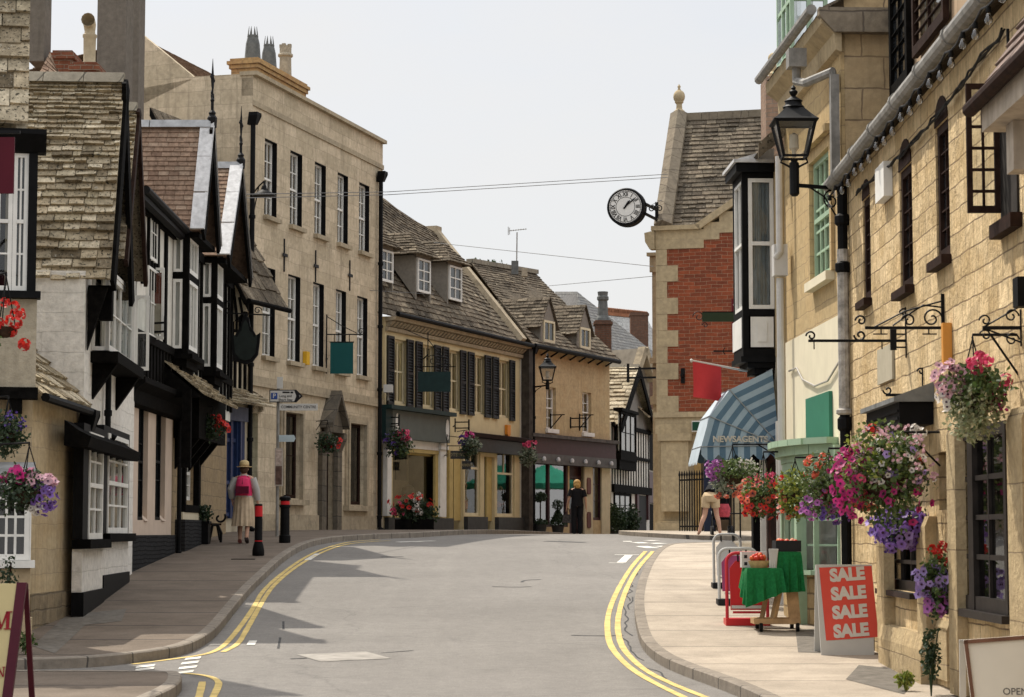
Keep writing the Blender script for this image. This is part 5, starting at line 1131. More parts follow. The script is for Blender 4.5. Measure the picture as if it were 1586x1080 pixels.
# verge coping with a ball finial
c0 = Vector((e0[0]-.24,-.05,zk+.1)); c1 = Vector((r0.x-.22,YR,zr+.08)); d = (c1-c0).normalized(); up = Vector((0,-d.z,d.y)); wv = Vector((.24,0,0)); mb = MB()
n = 7
for i in range(n):
    p = c0.lerp(c1, i/n); q = c0.lerp(c1, (i+.985)/n)
    mb.add([p-wv-up*.25, p+wv-up*.25, p+wv+up*.1, p+up*.24, p-wv+up*.1, q-wv-up*.25, q+wv-up*.25, q+wv+up*.1, q+up*.24, q-wv+up*.1], [(4,3,2,1,0),(5,6,7,8,9),(0,1,6,5),(1,2,7,6),(2,3,8,7),(3,4,9,8),(4,0,5,9)])
mb.add([(c0.x-.22,-.05,zk),(c1.x-.2,YR,zr),(c1.x-.2,YR+3,zk)], [(0,1,2)]); mb.build('verge_coping', DRESD, B.root)
fz = B.loc(B.hit(1057,143,B.inn,B.inn.dot(B.A)+YR)); mb = MB().lathe([(.16,0),(.16,.1),(.09,.16),(.08,.3),(.13,.36),(.1,.4)], (c1.x,YR,zr+.1), 10).ball((c1.x,YR,zr+.62), .17, seg=12, rings=8, sz=1.15).lathe([(.06,0),(.03,.08),(.05,.13),(.005,.2)], (c1.x,YR,zr+.78), 8)
mb.build('finial', DRES, B.root, smooth=True)
OCHK = mat('ochre jamb stone', (.36,.24,.1), .9, .15, 4); GREENS = mat('dark green sign', (.012,.06,.035), .5, .1, 4)
z0, z1 = B.uz(1080,669,.1)[1], B.uz(1080,652,.1)[1]
o = MB().box(B.uz(1072,660,.1)[0], B.uz(1090,660,.1)[0], -.16, -.125, z0, z1).build('entrance_sign', WHITE, B.root); MB().box(B.uz(1073,660,.1)[0], B.uz(1089,660,.1)[0], -.175, -.163, z0+.03, z1-.03).build('sign_face', GREENS, o)
q0, q1, a0, a1 = B.rect(1072,1105,690,835,.0); MB().box(xp+.12, xp+.3, -.06, -.003, -.1, zs-.75).build('door_jamb', OCHK, B.root); MB().box(xp+.31, q1+.5, -.02, -.003, -.1, zs-.75).build('doorway_shade', mat('porch shade brown', (.09,.06,.035), .8, .2, 4), B.root)  # flat box; the recessed porch's darkness is put into its brown
bx, bz = B.uz(1057,582,.1); MB().bar((bx,-.02,bz-.2),(bx,-.02,bz+.2),.1).bar((bx,-.02,bz),(bx,-.25,bz),.06).build('wall_bracket', IRON, B.root)
bx, bz = B.uz(1010,579,.0); MB().bar((-.05,.0,bz-.1),(-.8,.0,bz-.1),.05).bar((-.05,0,bz+.14),(-.8,0,bz+.14),.05).bar((-.8,0,bz-.22),(-.8,0,bz+.28),.06).build('sign_bracket', IRON, B.root)
# cream stone house just behind it
a = at(1012,825,62); B = Bld('cream_stone_house', 'sliver of cream stone house with moulded cornice behind the red brick building', 'house', a, (a.x+1.5*.966, 62.0-1.5*.26), g(62))
z1 = B.uz(1016,403)[1]; MB().box(0, 2, 0, 4, -.5, z1).box(-.05,.3,-.1,-.003,z1-.35,z1+.1).box(-.12,.35,-.18,-.003,z1+.103,z1+.2).box(-.05,.3,-.1,-.003,z1*.47,z1*.5).box(-.06,.3,-.12,-.003,z1*.62,z1*.64).build('wall', DRES, B.root)

# ------------------------------------------------------------------ newsagent with the black bay
B = Bld('newsagent_shop', 'newsagent shop with black and white bay window jutting over the street', 'shop', (3.985,34.9), (4.07,32.55))
N = B; W_ = B.L; OCH = stone('ochre pier stone', (.42,.29,.13), (.38,.27,.13), (.3,.22,.12), .5, .35, .006, .3, .4, (.15,.1,.05))
ztop = B.uz(1212,235)[1]; zg_ = B.uz(1190,560)[1]
MB().wall(0, W_, zg_, ztop, []).shell(0, W_, zg_, ztop, 6).build('upper_wall', GOLD, B.root)
MB().wall(0, W_, -.6, zg_, []).shell(0, W_, -.6, zg_, 6, top=False).build('lower_wall', CREAMW, B.root)
xb1 = B.loc(Vector((3.5,33.5,0))).x; ob = -B.yz(1150,400,xb1)[0]; xb0 = xb1-1.05
zb0 = B.yz(1180,552,xb1)[1]; zm = B.yz(1180,484,xb1)[1]; zb1 = B.yz(1180,268,xb1)[1]; zb2 = B.yz(1180,243,xb1)[1]
mb = MB().box(xb0, xb0+.1, -ob, -.003, zb0, zb1).box(xb1-.1, xb1, -ob, -ob+.09, zb0, zb1).box(xb1-.1, xb1, -ob+.09, -.003, zm-.05, zm+.05).box(xb1-.1, xb1, -ob+.09, -.003, zb0, zb0+.12).box(xb1-.1, xb1, -ob+.09, -.003, zb1-.08, zb1)
mb.box(xb0+.1, xb1-.1, -ob, -ob+.1, zb0, zm+.05).box(xb0+.1, xb1-.1, -ob, -ob+.1, zb1-.1, zb1).box(xb0+.1, xb1-.1, -ob+.1, -.003, zb0, zb0+.1)
mb.box(xb0-.06, xb1+.06, -ob-.06, -.003, zm-.02-.06, zm-.0) if False else None
for k in range(5): mb.box(xb0+.02+k*.08, xb1-.0-k*.05+.04, -ob-.04+k*.11, -.003, zb0-.09-k*.085, zb0-.003-k*.085)
mb.box(xb0-.1, xb1+.1, -ob-.1, -.003, zb1+.003, zb1+.14); mb.build('bay_frame', BLACK, B.root)
MB().extr([(xb0-.14,-ob-.14,zb1+.143),(xb1+.14,-ob-.14,zb1+.143),(xb1+.14,-.003,zb1+.143),(xb0-.14,-.003,zb1+.143)], (0,0,.05)).extr([(xb1+.1,-ob-.1,zb1+.195),(xb1+.1,-.003,zb1+.195),(xb1+.1,-.003,zb2+.12)], (-(xb1-xb0+.2),0,0)).build('bay_roof', LEADLT, B.root)
f = MB(); t = .06; ya, yb = -ob+.095, -.006; z0, z1 = zm+.055, zb1-.085
f.box(xb1-.05, xb1-.0, ya, ya+t, z0, z1).box(xb1-.05, xb1, yb-t, yb, z0, z1).box(xb1-.05, xb1, ya+t, yb-t, z0, z0+t).box(xb1-.05, xb1, ya+t, yb-t, z1-t, z1).box(xb1-.045, xb1+.005, ya+t, yb-t, (z0+z1)/2-.03, (z0+z1)/2+.03)
o = f.build('window', WHITE, B.root); MB().quad((xb1-.03,ya,z0),(xb1-.03,yb,z0),(xb1-.03,yb,z1),(xb1-.03,ya,z1)).build('pane', GLASS, o, fix=False)
cb = MB(); n = 24
for i in range(n): 
    u0, u1 = i/n, (i+1)/n; P = lambda u: (xb1-.09+.02*math.sin(u*40), ya+(yb-ya)*u)
    cb.quad((*P(u0),z0),(*P(u1),z0),(*P(u1),z1),(*P(u0),z1))
cb.build('curtain', mat('pale blue curtain', (.36,.42,.46), .9, .12, 4), o, smooth=True, fix=False)
window(B.root, xb0+.1, xb1-.1, zm+.055, zb1-.1, -ob+.01, 2, 2, back='net')
o = MB().box(xb1+.003, xb1+.02, ya+.02, yb-.02, zb0+.14, zm-.07).build('bay_panel', WHITE, B.root)
MB().box(xb1+.023, xb1+.035, ya+.12, yb-.12, zb0+.22, zm-.15).build('raised_panel', WHITE, o)
MB().box(xb0-.05, xb1-.1, -ob-.012, -ob-.003, zb0+.14, zm-.07).build('front_panel', WHITE, B.root)
# roof with a dark verge, brick stack and stone ball
MB().slates((0,-.3,ztop),(W_+.1,-.3,ztop),(W_+.1,3.2,ztop+3.2),(0,3.2,ztop+3.2), 14, .3, .03, .2, 131).extr([(W_+.11,-.4,ztop-.15),(W_+.11,3.2,ztop+3.1),(W_+.11,3.2,ztop+3.3),(W_+.11,-.4,ztop+.08)], (.06,0,0)).build('roof', COTSD, B.root, fix=False)
bpy.context.view_layer.update()
o, p, q = stack(B.root, 1187, 1222, 118, 240, 38.5, stone('pinkish old brick', (.32,.22,.16), (.28,.19,.14), (.25,.2,.16), .23, .076, .01, .5, .35), .8, False)
MB().ball((.16,.1,q.z-p.z+.34), .105, seg=14, rings=8).lathe([(.1,0),(.1,.06),(.05,.1),(.05,.24)], (.16,.1,q.z-p.z), 10).build('ball_finial', DRES, o, smooth=True)
# shop front under the awning
xs = B.loc(Vector((4,34.2,0))).x; zaw = B.uz(1190,690)[1]
MB().box(.1, W_-.1, -.06, -.003, -.3, zaw+.35).build('shop_front', mat('dark red brown paint', (.06,.022,.018), .5, .2, 5), B.root)
mb = MB()
for px in (1171,): x, _ = B.uz(px+6,780,.2); mb.box(x-.25, x-.05, -.3, -.1, -.6, zaw+.5)
mb.build('shop_post', BLACK, B.root)
x = B.uz(1186,780,.2)[0]; MB().box(x-.05, x+.03, -.28, -.2, -.6, zaw+.3).box(x+.5, x+.62, -.12, -.062, -.5, zaw+.3).build('white_post', WHITE, B.root)
MB().box(W_-1.0, W_-.55, -.10, -.062, -.6, 1.9).box(W_-.5, W_-.15, -.10, -.062, -.6, 1.9).build('timber_door', BROWNW, B.root)
xp_ = W_-.28; MB().box(W_-.25, W_-.02, -.08, .2, -.6, B.uz(1222,235)[1]).build('stone_pier', OCH, B.root)
xw = B.uz(1212,600,.14)[0]; GREYW = mat('grey white plastic', (.52,.51,.49), .4, .06, 5)
MB().tube([(xw,-.16,-.4),(xw,-.16,B.uz(1212,428,.16)[1])], .055, 10).box(xw-.13, xw+.1, -.26, -.06, B.uz(1212,425,.16)[1], B.uz(1212,408,.16)[1]+.3).tube([(xw-.12,-.2,B.uz(1208,402,.16)[1]),(xw+.1,-.22,B.uz(1208,398,.16)[1]),(xw+.12,-.18,B.uz(1208,392,.16)[1]),(xw+.12,-.18,B.uz(1215,235,.16)[1])], .05, 10).build('downpipe', GREYW, B.root)
# the striped canopy
xn = B.loc(Vector((4.0,33.0,0))).x; xf = xn-1.15
P_ = [Vector((0,*B.yz(px,py,xn))) for px, py in ((1196,572),(1130,604),(1099,645),(1086,692))]; pv = Vector((0,*B.yz(1207,690,xn))); pv.y = min(pv.y, -.02)
BL1 = mat('faded light blue canvas', (.29,.385,.46), .85, .1, 3); BL2 = mat('blue canvas', (.095,.165,.235), .85, .1, 3); BL3 = mat('sunbleached canvas', (.40,.46,.50), .85, .08, 3)
AW = thing('shop_awning', 'blue striped Dutch canopy reading NEWSAGENTS over the newsagent shop door', 'awning', B.A+B.u*xn+B.inn*0+Vector((0,0,B.z0)), B.root.rotation_euler.z)
mb = MB(); nb = 13; sh = lambda p, x: (x-xn, p.y, p.z)
for x in (xn, xf):
    for i in range(3):
        for k in range(nb):
            a0, a1 = k/nb, (k+1)/nb
            mb.quad(sh(pv.lerp(P_[i],a0),x), sh(pv.lerp(P_[i],a1),x), sh(pv.lerp(P_[i+1],a1),x), sh(pv.lerp(P_[i+1],a0),x), k % 2)
for i in range(3):
    for k in range(7): xa_, xb_ = xf+(xn-xf)*k/7, xf+(xn-xf)*(k+1)/7; mb.quad(sh(P_[i],xa_), sh(P_[i],xb_), sh(P_[i+1],xb_), sh(P_[i+1],xa_), 2 if i else k % 2)
mb.build('canopy', [BL1, BL2, BL3], AW, fix=False)
mb = MB(); vh = .2; yA, yB = P_[3].y, pv.y; n = 64; z_ = lambda u: P_[3].z+(pv.z-P_[3].z)*u
for i in range(n):
    u0, u1 = i/n, (i+1)/n; s0 = vh-.08+.10*abs(math.sin(u0*math.pi*4.5)); s1 = vh-.08+.10*abs(math.sin(u1*math.pi*4.5))
    for x in (.004, xf-xn-.004): mb.quad((x,yA+(yB-yA)*u0,z_(u0)-s0),(x,yA+(yB-yA)*u1,z_(u1)-s1),(x,yA+(yB-yA)*u1,z_(u1)-.005),(x,yA+(yB-yA)*u0,z_(u0)-.005), int(u0*13) % 2)
    x0, x1 = (xf-xn)*u0, (xf-xn)*u1; s0 = vh-.03+.05*abs(math.sin(u0*math.pi*6)); s1 = vh-.03+.05*abs(math.sin(u1*math.pi*6))
    mb.quad((x0,yA-.06,P_[3].z-s0-.05),(x1,yA-.06,P_[3].z-s1-.05),(x1,yA-.006,P_[3].z-.005),(x0,yA-.006,P_[3].z-.005), 2)
mb.build('valance', [BL1, BL2, BL3], AW, fix=False)
mb = MB()
for i in range(1,4): mb.tube([sh(pv,xn+.012), sh(P_[i],xn+.012)], .009, 6)
for i in range(4): mb.tube([sh(P_[i],xn), sh(P_[i],xf)], .012, 6)
mb.build('ribs', mat('steel rib', (.3,.32,.34), .4, .1, 4, metal=.6), AW)
c = P_[3].lerp(pv,.5); text('NEWSAGENTS', .125, mat('cream lettering', (.50,.48,.42), .8, .1, 5), AW, (.012, P_[3].y+(pv.y-P_[3].y)*.5, P_[3].z+.11), (math.pi/2,0,math.pi/2), .003, .035, sx=1.02)
# low white wall and rail by the step
p0 = at(1126,838,36.2); p1 = at(1180,838,36.2); zt = p0.z; zb = g(36)+PAVE
o = MB().box(0, p1.x-p0.x, 0, .16, zb-.1-zt, -.04).box(-.02, p1.x-p0.x, -.03, .2, -.037, 0).build('step_wall', WHITEW, loc=p0)
tag(o, 'low white wall beside the newsagent step, under the black handrail', 'wall')
o = thing('step_handrail', 'black iron handrail standing on the low white wall', 'handrail', p0+Vector((0,.08,0)))
mb = MB()
for fx in (.22,.4,.74): mb.tube([((p1.x-p0.x)*fx,0,0),((p1.x-p0.x)*fx,0,.85)], .014, 6)
mb.build('uprights', IRON, o); MB().tube([(.06,0,.85),(p1.x-p0.x,0,.85)], .018, 6).tube([(.06,0,.45),(p1.x-p0.x,0,.45)], .012, 6).build('rail', IRON, o)

# ------------------------------------------------------------------ pale green shop
UPST = stone('golden coursed stone', (.50,.37,.20), (.46,.35,.195), (.33,.25,.15), .55, .24, .007, .3, .2, (.25,.18,.1), patch=.3, patchcol=(.40,.28,.14), streak=.15)
CRM = mat('cream lime wash', (.66,.60,.45), .85, .05, 2, bmp=.08, streak=.08)
B = Bld('pale_green_shop', 'golden stone shop with pale green bow window, cream band and green sash', 'shop', (4.08,32.5), (4.25,28.0))
G = B; W_ = B.L; zc = (B.uz(1222,127)[1]+B.uz(1309,22)[1])/2; zm = (B.uz(1228,525)[1]+B.uz(1303,488)[1])/2
up = B.rect(1259,1290,240,430)
MB().wall(0, W_, zm, zc, [up], dep=.14).shell(0, W_, zm, zc, 6, top=False).build('upper_wall', UPST, B.root)
MB().wall(0, W_, -.8, zm-.003, [], y=-.02).quad((W_,-.02,-.8),(W_,6,-.8),(W_,6,zm),(W_,-.02,zm)).build('lower_wall', CRM, B.root)
window(B.root, *up, .015, 4, 5, fm=GREENP, back='blind', fw=.07, bar=.035, sill=CRM, so=.12, sh=.12, pane=None)
MB().box(up[0]-.12, up[0]-.003, -.05, -.003, up[2], up[3]).box(up[1]+.003, up[1]+.12, -.05, -.003, up[2], up[3]).box(up[0]-.12, up[1]+.12, -.05, -.003, up[3]+.003, up[3]+.16).box(up[0]-.25, up[1]+.25, -.14, -.003, up[3]+.163, up[3]+.26).build('window_surround', UPST, B.root)
MB().extr([(0,-.003,zc-.45),(0,-.08,zc-.42),(0,-.1,zc-.2),(0,-.26,zc-.08),(0,-.28,zc+.06),(0,-.003,zc+.1)], (W_+.12,0,0)).build('cornice', DRES, B.root)
mb = MB().tube([(-.1,-.36,zc+.16),(W_-.05,-.36,zc+.14)], .07, 10); mb.build('gutter', GREYM, B.root)
# end wall above the inn with its own moulded cornice
zi = B.yz(1340,330,W_)[1]
MB().box(W_+.003, W_+.02, .05, 3, zi, zc+.9).build('end_wall', stone('big ashlar', (.47,.35,.20), (.43,.33,.2), (.2,.15,.1), .6, .42, .012, .4, .3, (.2,.15,.1), patch=.4, patchcol=(.36,.25,.13)), B.root)
z_ = B.yz(1335,40,W_)[1]; MB().extr([(W_+.02,-.1,z_-.12),(W_+.02,.62,z_-.12),(W_+.02,.62,z_+.2),(W_+.02,-.3,z_+.2),(W_+.02,-.3,z_+.1)], (.16,0,0)).build('end_cornice', DRESD, B.root)
xq = W_-.1; zq = B.uz(1310,60,.12)[1]
MB().box(W_-.06, W_+.06, -.14, -.03, B.uz(1310,265,.12)[1], zq-.25).tube([(W_-.9,-.42,zq+.05),(W_-.9,-.42,zq-.15),(W_-.5,-.36,zq-.25),(W_-.02,-.10,zq-.2),(W_-.01,-.085,zq-.4)], .06, 8).box(W_-1.02, W_-.78, -.54, -.3, zq+.03, zq+.28).build('downpipe', GREYM, B.root)
# green attic oriel
p = B.loc(Vector((4.05,31.6,0))); y0 = B.yz(1224,40,p.x)[0]; y1 = B.yz(1276,40,p.x)[0]; z0 = B.yz(1240,84,p.x)[1]; z1 = z0+1.7
mb = MB()
for x in (p.x, p.x-1.2):
    for k, y in enumerate((y0, (y0+y1)/2, y1)): mb.box(x-.06, x, y, y+.06, z0, z1)
    for z in (z0, z0+.8, z1-.06): mb.box(x-.055, x-.005, y0+.06, y1, z, z+.06)
for x in (p.x-.8, p.x-.4): mb.box(x-.03, x+.03, y0+.005, y0+.06, z0, z1)
for z in (z0, z0+.8, z1-.06): mb.box(p.x-1.14, p.x-.06, y0+.006, y0+.05, z, z+.06)
mb.box(p.x-1.3, p.x+.04, y0-.06, y1+.1, z0-.1, z0-.003).box(p.x-1.3, p.x+.04, y0-.06, y1+.1, z1+.003, z1+.15).box(p.x-1.2, p.x-.05, y0+.1, y1+.1, zc-.1, z0-.1)
o = mb.build('attic_window', GREENP, B.root); mb = MB().quad((p.x-.03,y0,z0),(p.x-.03,y1,z0),(p.x-.03,y1,z1),(p.x-.03,y0,z1)).quad((p.x-1.2,y0+.03,z0),(p.x,y0+.03,z0),(p.x,y0+.03,z1),(p.x-1.2,y0+.03,z1)).quad((p.x-1.17,y0,z0),(p.x-1.17,y1,z0),(p.x-1.17,y1,z1),(p.x-1.17,y0,z1)); mb.build('pane', glass_mat('bright attic glass', base=.35), o, fix=False)
MB().slates((-.1,-.2,zc+.12),(W_+.1,-.2,zc+.12),(W_+.1,3.4,zc+2.2),(-.1,3.4,zc+2.2), 10, .3, .03, .2, 141).build('roof', COTSD, B.root, fix=False)
# bow window
zf0, zf1 = B.uz(1262,712,.3)[1], B.uz(1262,685,.3)[1]; zsil = B.uz(1250,884,.4)[1]
x0, x1 = .9, W_-.35; ob = .42; nseg = 8
arc = [(x0+(x1-x0)*i/nseg, -.02-ob*math.sin(math.pi*i/nseg)**.6) for i in range(nseg+1)]
def arcbox(mb, pts, z0, z1, out=0.0, inn=.1, m=0):
    for (xa_, ya_), (xb_, yb_) in zip(pts[:-1], pts[1:]):
        d = Vector((xb_-xa_, yb_-ya_, 0)).normalized(); nn = Vector((d.y,-d.x,0)); 
        A_ = Vector((xa_,ya_,0)); B_ = Vector((xb_,yb_,0))
        mb.extr([A_+nn*out+Vector((0,0,z0)), B_+nn*out+Vector((0,0,z0)), B_-nn*inn+Vector((0,0,z0)), A_-nn*inn+Vector((0,0,z0))], (0,0,z1-z0), m)
mb = MB(); arcbox(mb, arc, zf0, zf0+.08, .02); arcbox(mb, arc, zf0+.083, zf0+.2, .1, .1); arcbox(mb, arc, zf0+.203, zf1+.06, .2, .1)
mb.box(x0-.25, x1+.25, -.12, -.023, zf0, zf1-.05); mb.build('bow_fascia', GREENP, B.root)
mb = MB(); arcbox(mb, arc, zsil-.06, zsil, .08); arcbox(mb, arc, zf0-.12, zf0-.003, 0); zt_ = zf0-.12
for k, (xx, yy) in enumerate(arc): mb.box(xx-.03, xx+.03, yy-.03, yy+.04, zsil+.002, zt_-.002)
for j in range(1,4): z = zsil+(zt_-zsil)*j/4; arcbox(mb, arc, z-.015, z+.015, -.01, .03)
o = mb.build('bow_window', GREENP, B.root)
mb = MB()
for (xa_, ya_), (xb_, yb_) in zip(arc[:-1], arc[1:]): mb.quad((xa_,ya_+.02,zsil),(xb_,yb_+.02,zsil),(xb_,yb_+.02,zt_),(xa_,ya_+.02,zt_))
mb.build('pane', SHOPGL, o, fix=False)
mb = MB()
for i in range(30): xa_, xb_ = x0+.1+(x1-x0-.2)*i/30, x0+.1+(x1-x0-.2)*(i+1)/30; mb.quad((xa_,-.05-.02*(i%2),zsil),(xb_,-.05-.02*((i+1)%2),zsil),(xb_,-.05-.02*((i+1)%2),zt_),(xa_,-.05-.02*(i%2),zt_))
mb.build('curtain', NET, o, fix=False)
mb = MB(); arcbox(mb, arc, -1.0, zsil-.063, .0, .12); mb.build('bow_base', stone('rubble base', (.42,.31,.16), (.36,.27,.15), (.2,.15,.09), .4, .2, .014, .8, .3, patch=.4, patchcol=(.3,.2,.1)), B.root)
i = 6; mb = MB().box(arc[6][0]-.06, arc[6][0]+.12, arc[6][1]-.1, arc[6][1]+.03, -1, zf0); mb.build('pilaster', GREENP, B.root)
x0_, x1_, z0_, z1_ = B.rect(1250,1286.5,612,684,.05); o = MB().box(x0_, x1_, -.07, -.023, z0_, z1_).build('wall_sign', mat('green sign board', (.04,.17,.11), .5, .06, 3), None, loc=B.root.location, rz=B.root.rotation_euler.z)
tag(o, 'plain green board on the cream wall above the green bow window', 'sign')
mb = MB(); pts = [B.uz(px,py,.05) for px, py in ((1222,575),(1234,570),(1243,588),(1262,598),(1282,590),(1300,560),(1306,545))]; mb.tube([(x,-.05,z) for x,z in pts], .014, 6); mb.build('wall_cable', mat('grey cable', (.35,.33,.3), .6, .1, 4), B.root)

# ------------------------------------------------------------------ the stone inn on the right
INN = stone('weathered golden stone', (.84,.65,.39), (.58,.435,.245), (.27,.2,.13), .40, .225, .008, 1.0, .4, (.24,.18,.11), .012, .6, (.46,.31,.14), .8, .45, tool=.3)
B = Bld('stone_inn', 'sunlit golden stone inn with narrow arched windows and grey gutter on the right', 'inn', (4.25,28.0), (4.09,14.0))
I = B; W_ = B.L; zgut = (B.uz(1312,262,.15)[1]+B.uz(1508,8,.15)[1])/2
aw = [B.rect(1337,1348.5,305,466), B.rect(1394,1413.5,257,448), B.rect(1450,1470.5,188,402)]
bw = [B.rect(1482,1562,660,946), B.rect(1370,1420,800,915)]
nich = B.rect(1454,1466,700,790)
holes = [(q[0], q[1], q[2], q[3]-.0) for q in aw]+bw+[nich]
MB().wall(0, W_, -1.2, zgut-.05, holes, dep=.16).quad((0,0,-1.2),(0,6,-1.2),(0,6,zgut),(0,0,zgut)).quad((W_,0,-1.2),(W_,6,-1.2),(W_,6,zgut),(W_,0,zgut)).build('wall', INN, B.root)
for k, q in enumerate(aw):
    o = window(B.root, q[0], q[1], q[2], q[3], .02, 2, 6, meet=False, fm=BROWNW, fw=.09, bar=.014, back='dark')
    hw_ = (q[1]-q[0])/2; cx = (q[0]+q[1])/2; pts = [(cx-hw_*math.cos(math.pi*i/10), -.012, q[3]+hw_*.75*math.sin(math.pi*i/10)) for i in range(11)]
    MB().extr(pts, (0,.01,0)).build('window_head', BROWNW, B.root)
    MB().box(q[0]-.06, q[1]+.06, -.10, -.003, q[2]-.09, q[2]-.003).build('sill', BROWNW, B.root)
q = aw[2]; xo = B.uz(1498,240,0)[0]
# an open casement held out at right angles; the dark of its opening is put into a flat panel
leafx = B.uz(1553,230)[0]
q4 = B.rect(1552,1578,170,340)
def leaf_px(px0, px1, y0, y1, x): return leaf_open(B, (px0,px1), y0, y1, x, 6, clip=False, fm=BROWNW, cols=2, name='casement')
leaf_px(1497,1548,130,330,leafx)
MB().box(q4[0], q4[1], -.02, -.003, q4[2], q4[3]).build('window_dark_panel', DARKIN, B.root); MB().box(q4[0]-.1, q4[1]+.1, -.10, -.003, q4[2]-.12, q4[2]-.003).build('sill', BROWNW, B.root)
DKBR = mat('black brown joinery', (.022,.018,.016), .5, .25, 6)
q = bw[0]; o = window(B.root, q[0], q[1], q[2], q[3], -.02, 3, 4, meet=False, fm=DKBR, fw=.1, bar=.045, back='in', pane=SHOPGL)
MB().box(q[0]+(q[1]-q[0])*.30, q[0]+(q[1]-q[0])*.40, -.03, .06, q[2], q[3]).build('mullion', DKBR, o)
MB().box(q[0]-.08, q[1]+.08, -.09, -.003, q[2]-.07, q[2]-.003).build('sill', DKBR, B.root)
MB().ball((q[1]-.4,.5,q[3]-.7), .07, seg=10, rings=6).build('glass_lamp', WHITE, B.root, smooth=True)
q = bw[1]; window(B.root, q[0], q[1], q[2], q[3], .05, 3, 3, meet=False, fm=DKBR, fw=.09, bar=.04, back='in', pane=SHOPGL); MB().box(q[0]-.1, q[1]+.1, -.10, -.003, q[2]-.06, q[2]-.003).build('sill', DKBR, B.root)
MB().box(nich[0], nich[1], .13, .15, nich[2], nich[3]).build('niche_back', BLACK, B.root)
# jambs, buttresses and plinth stones, proud of the wall
JST = stone('dressed jamb stone', (.47,.36,.21), (.42,.33,.2), (.26,.2,.13), 1.1, .55, .006, .9, .35, (.17,.13,.09), .006, .4, (.3,.22,.12), .3, .4)
def post(px0, px1, yt, yb, off, name='stone_jamb', m=None, flare=0):
    x0, x1, z0, z1 = B.rect(px0, px1, yt, yb, off); mb = MB()
    mb.extr([(x0,-.003,z0),(x0,-off-flare,z0),(x0,-off-flare,z0+.35),(x0,-off,z0+.5),(x0,-off,z1-.1),(x0,-off+.04,z1),(x0,-.003,z1)], (x1-x0,0,0)); return mb.build(name, m or JST, B.root)
post(1468,1481,655,1075,.10); post(1358,1369,800,1005,.12); post(1420,1434,800,1020,.12); post(1366,1432,975,1050,.12, 'plinth_stone', flare=.04); post(1434,1466,960,1050,.05,'plinth_stone'); post(1562,1586,630,1100,.1)
MB().box(-.0, 2.2, -.05, -.003, -1.2, .35).build('plinth', JST, B.root)
pts = [B.uz(px,py,.06) for px, py in ((1335,720),(1339,680),(1346,660),(1353,668),(1356,700),(1356,730))]
# black vent box with slate lid
q = B.rect(1362,1415,632,665,.2); MB().box(q[0], q[1], -.34, -.003, q[2], q[3]).box(q[0]+.04, q[1]-.04, -.352, -.343, q[2]+.05, q[2]+.08).box(q[0]+.04, q[1]-.04, -.352, -.343, q[2]+.12, q[2]+.15).build('vent_box', BLACK, B.root)
MB().extr([(q[0]-.05,-.003,q[3]+.003),(q[0]-.05,-.40,q[3]+.003),(q[0]-.05,-.40,q[3]+.05),(q[0]-.05,-.003,q[3]+.2)], (q[1]-q[0]+.1,0,0)).build('vent_lid', mat('grey slate slab', (.17,.175,.17), .6, .2, 6), B.root)
# gutter, fascia, pipe
zg0 = B.uz(1312,262,.15)[1]; zg1 = zg0-.02
MB().tube([(-.05,-.16,zgut-.03),(W_,-.16,zgut+.06)], .085, 12).build('gutter', GREYM, B.root)
for i in range(9): x = .8+i*1.5; MB().tube([(x,-.16,zgut-.025+x*.0064),(x+.07,-.16,zgut-.025+x*.0064)], .1, 12).build('gutter_joint', GREYM, B.root)
xp = B.uz(1308,600,.08)[0]; zt = B.uz(1309,275,.14)[1]; zmid = B.uz(1309,490,.14)[1]; zlow = B.uz(1309,640,.14)[1]
MB().tube([(xp,-.08,-.9),(xp,-.08,zlow)], .065, 10).lathe([(.07,0),(.095,.03),(.095,.15),(.07,.18)], (xp,-.08,zlow-.2), 10).tube([(xp,-.08,zmid+.9),(xp,-.08,zt)], .065, 10).lathe([(.07,0),(.1,.03),(.1,.12),(.07,.15)], (xp,-.08,zt-.5), 10).lathe([(.07,0),(.1,.03),(.1,.12),(.07,.15)], (xp,-.08,zt-1.1), 10).build('downpipe', BLACK, B.root)
MB().tube([(xp,-.08,zlow),(xp,-.08,zmid+.9)], .075, 10).lathe([(.08,0),(.11,.02),(.11,.06),(.08,.08)], (xp,-.08,zlow-.0), 10).build('pipe_lagging', mat('flaking grey paint', (.36,.34,.31), .8, .35, 9), B.root)
# upper dormer wall behind the gutter
zu = zgut-.1; MB().wall(.3, W_, zu, zgut+2.6, [], y=.62).quad((.3,.62,zu),(.3,6,zu),(.3,6,zgut+2.6),(.3,.62,zgut+2.6)).quad((.3,.62,zgut+2.6),(W_,.62,zgut+2.6),(W_,6,zgut+2.6),(.3,6,zgut+2.6)).build('dormer_wall', mat('tan render', (.40,.29,.19), .9, .12, 3, bmp=.2, streak=.3), B.root)
MB().quad((-.05,-.1,zgut+.04),(W_,-.1,zgut+.1),(W_,.7,zgut+.6),(-.05,.7,zgut+.6)).build('eave_slope', COTSD, B.root)
for (a, b, yt, yb, cl, fm_, nm) in ((1388,1416,-80,142,2,BLKWOOD,'dark'),(1424,1474,-80,62,2,BROWNW,'net')):
    q = B.rect(a, b, yt, yb, -.62); window(B.root, q[0], q[1], q[2], min(q[3], zgut+2.5), .52, cl, 6, meet=False, fm=fm_, fw=.13 if nm == 'dark' else .1, bar=.012, back=nm)
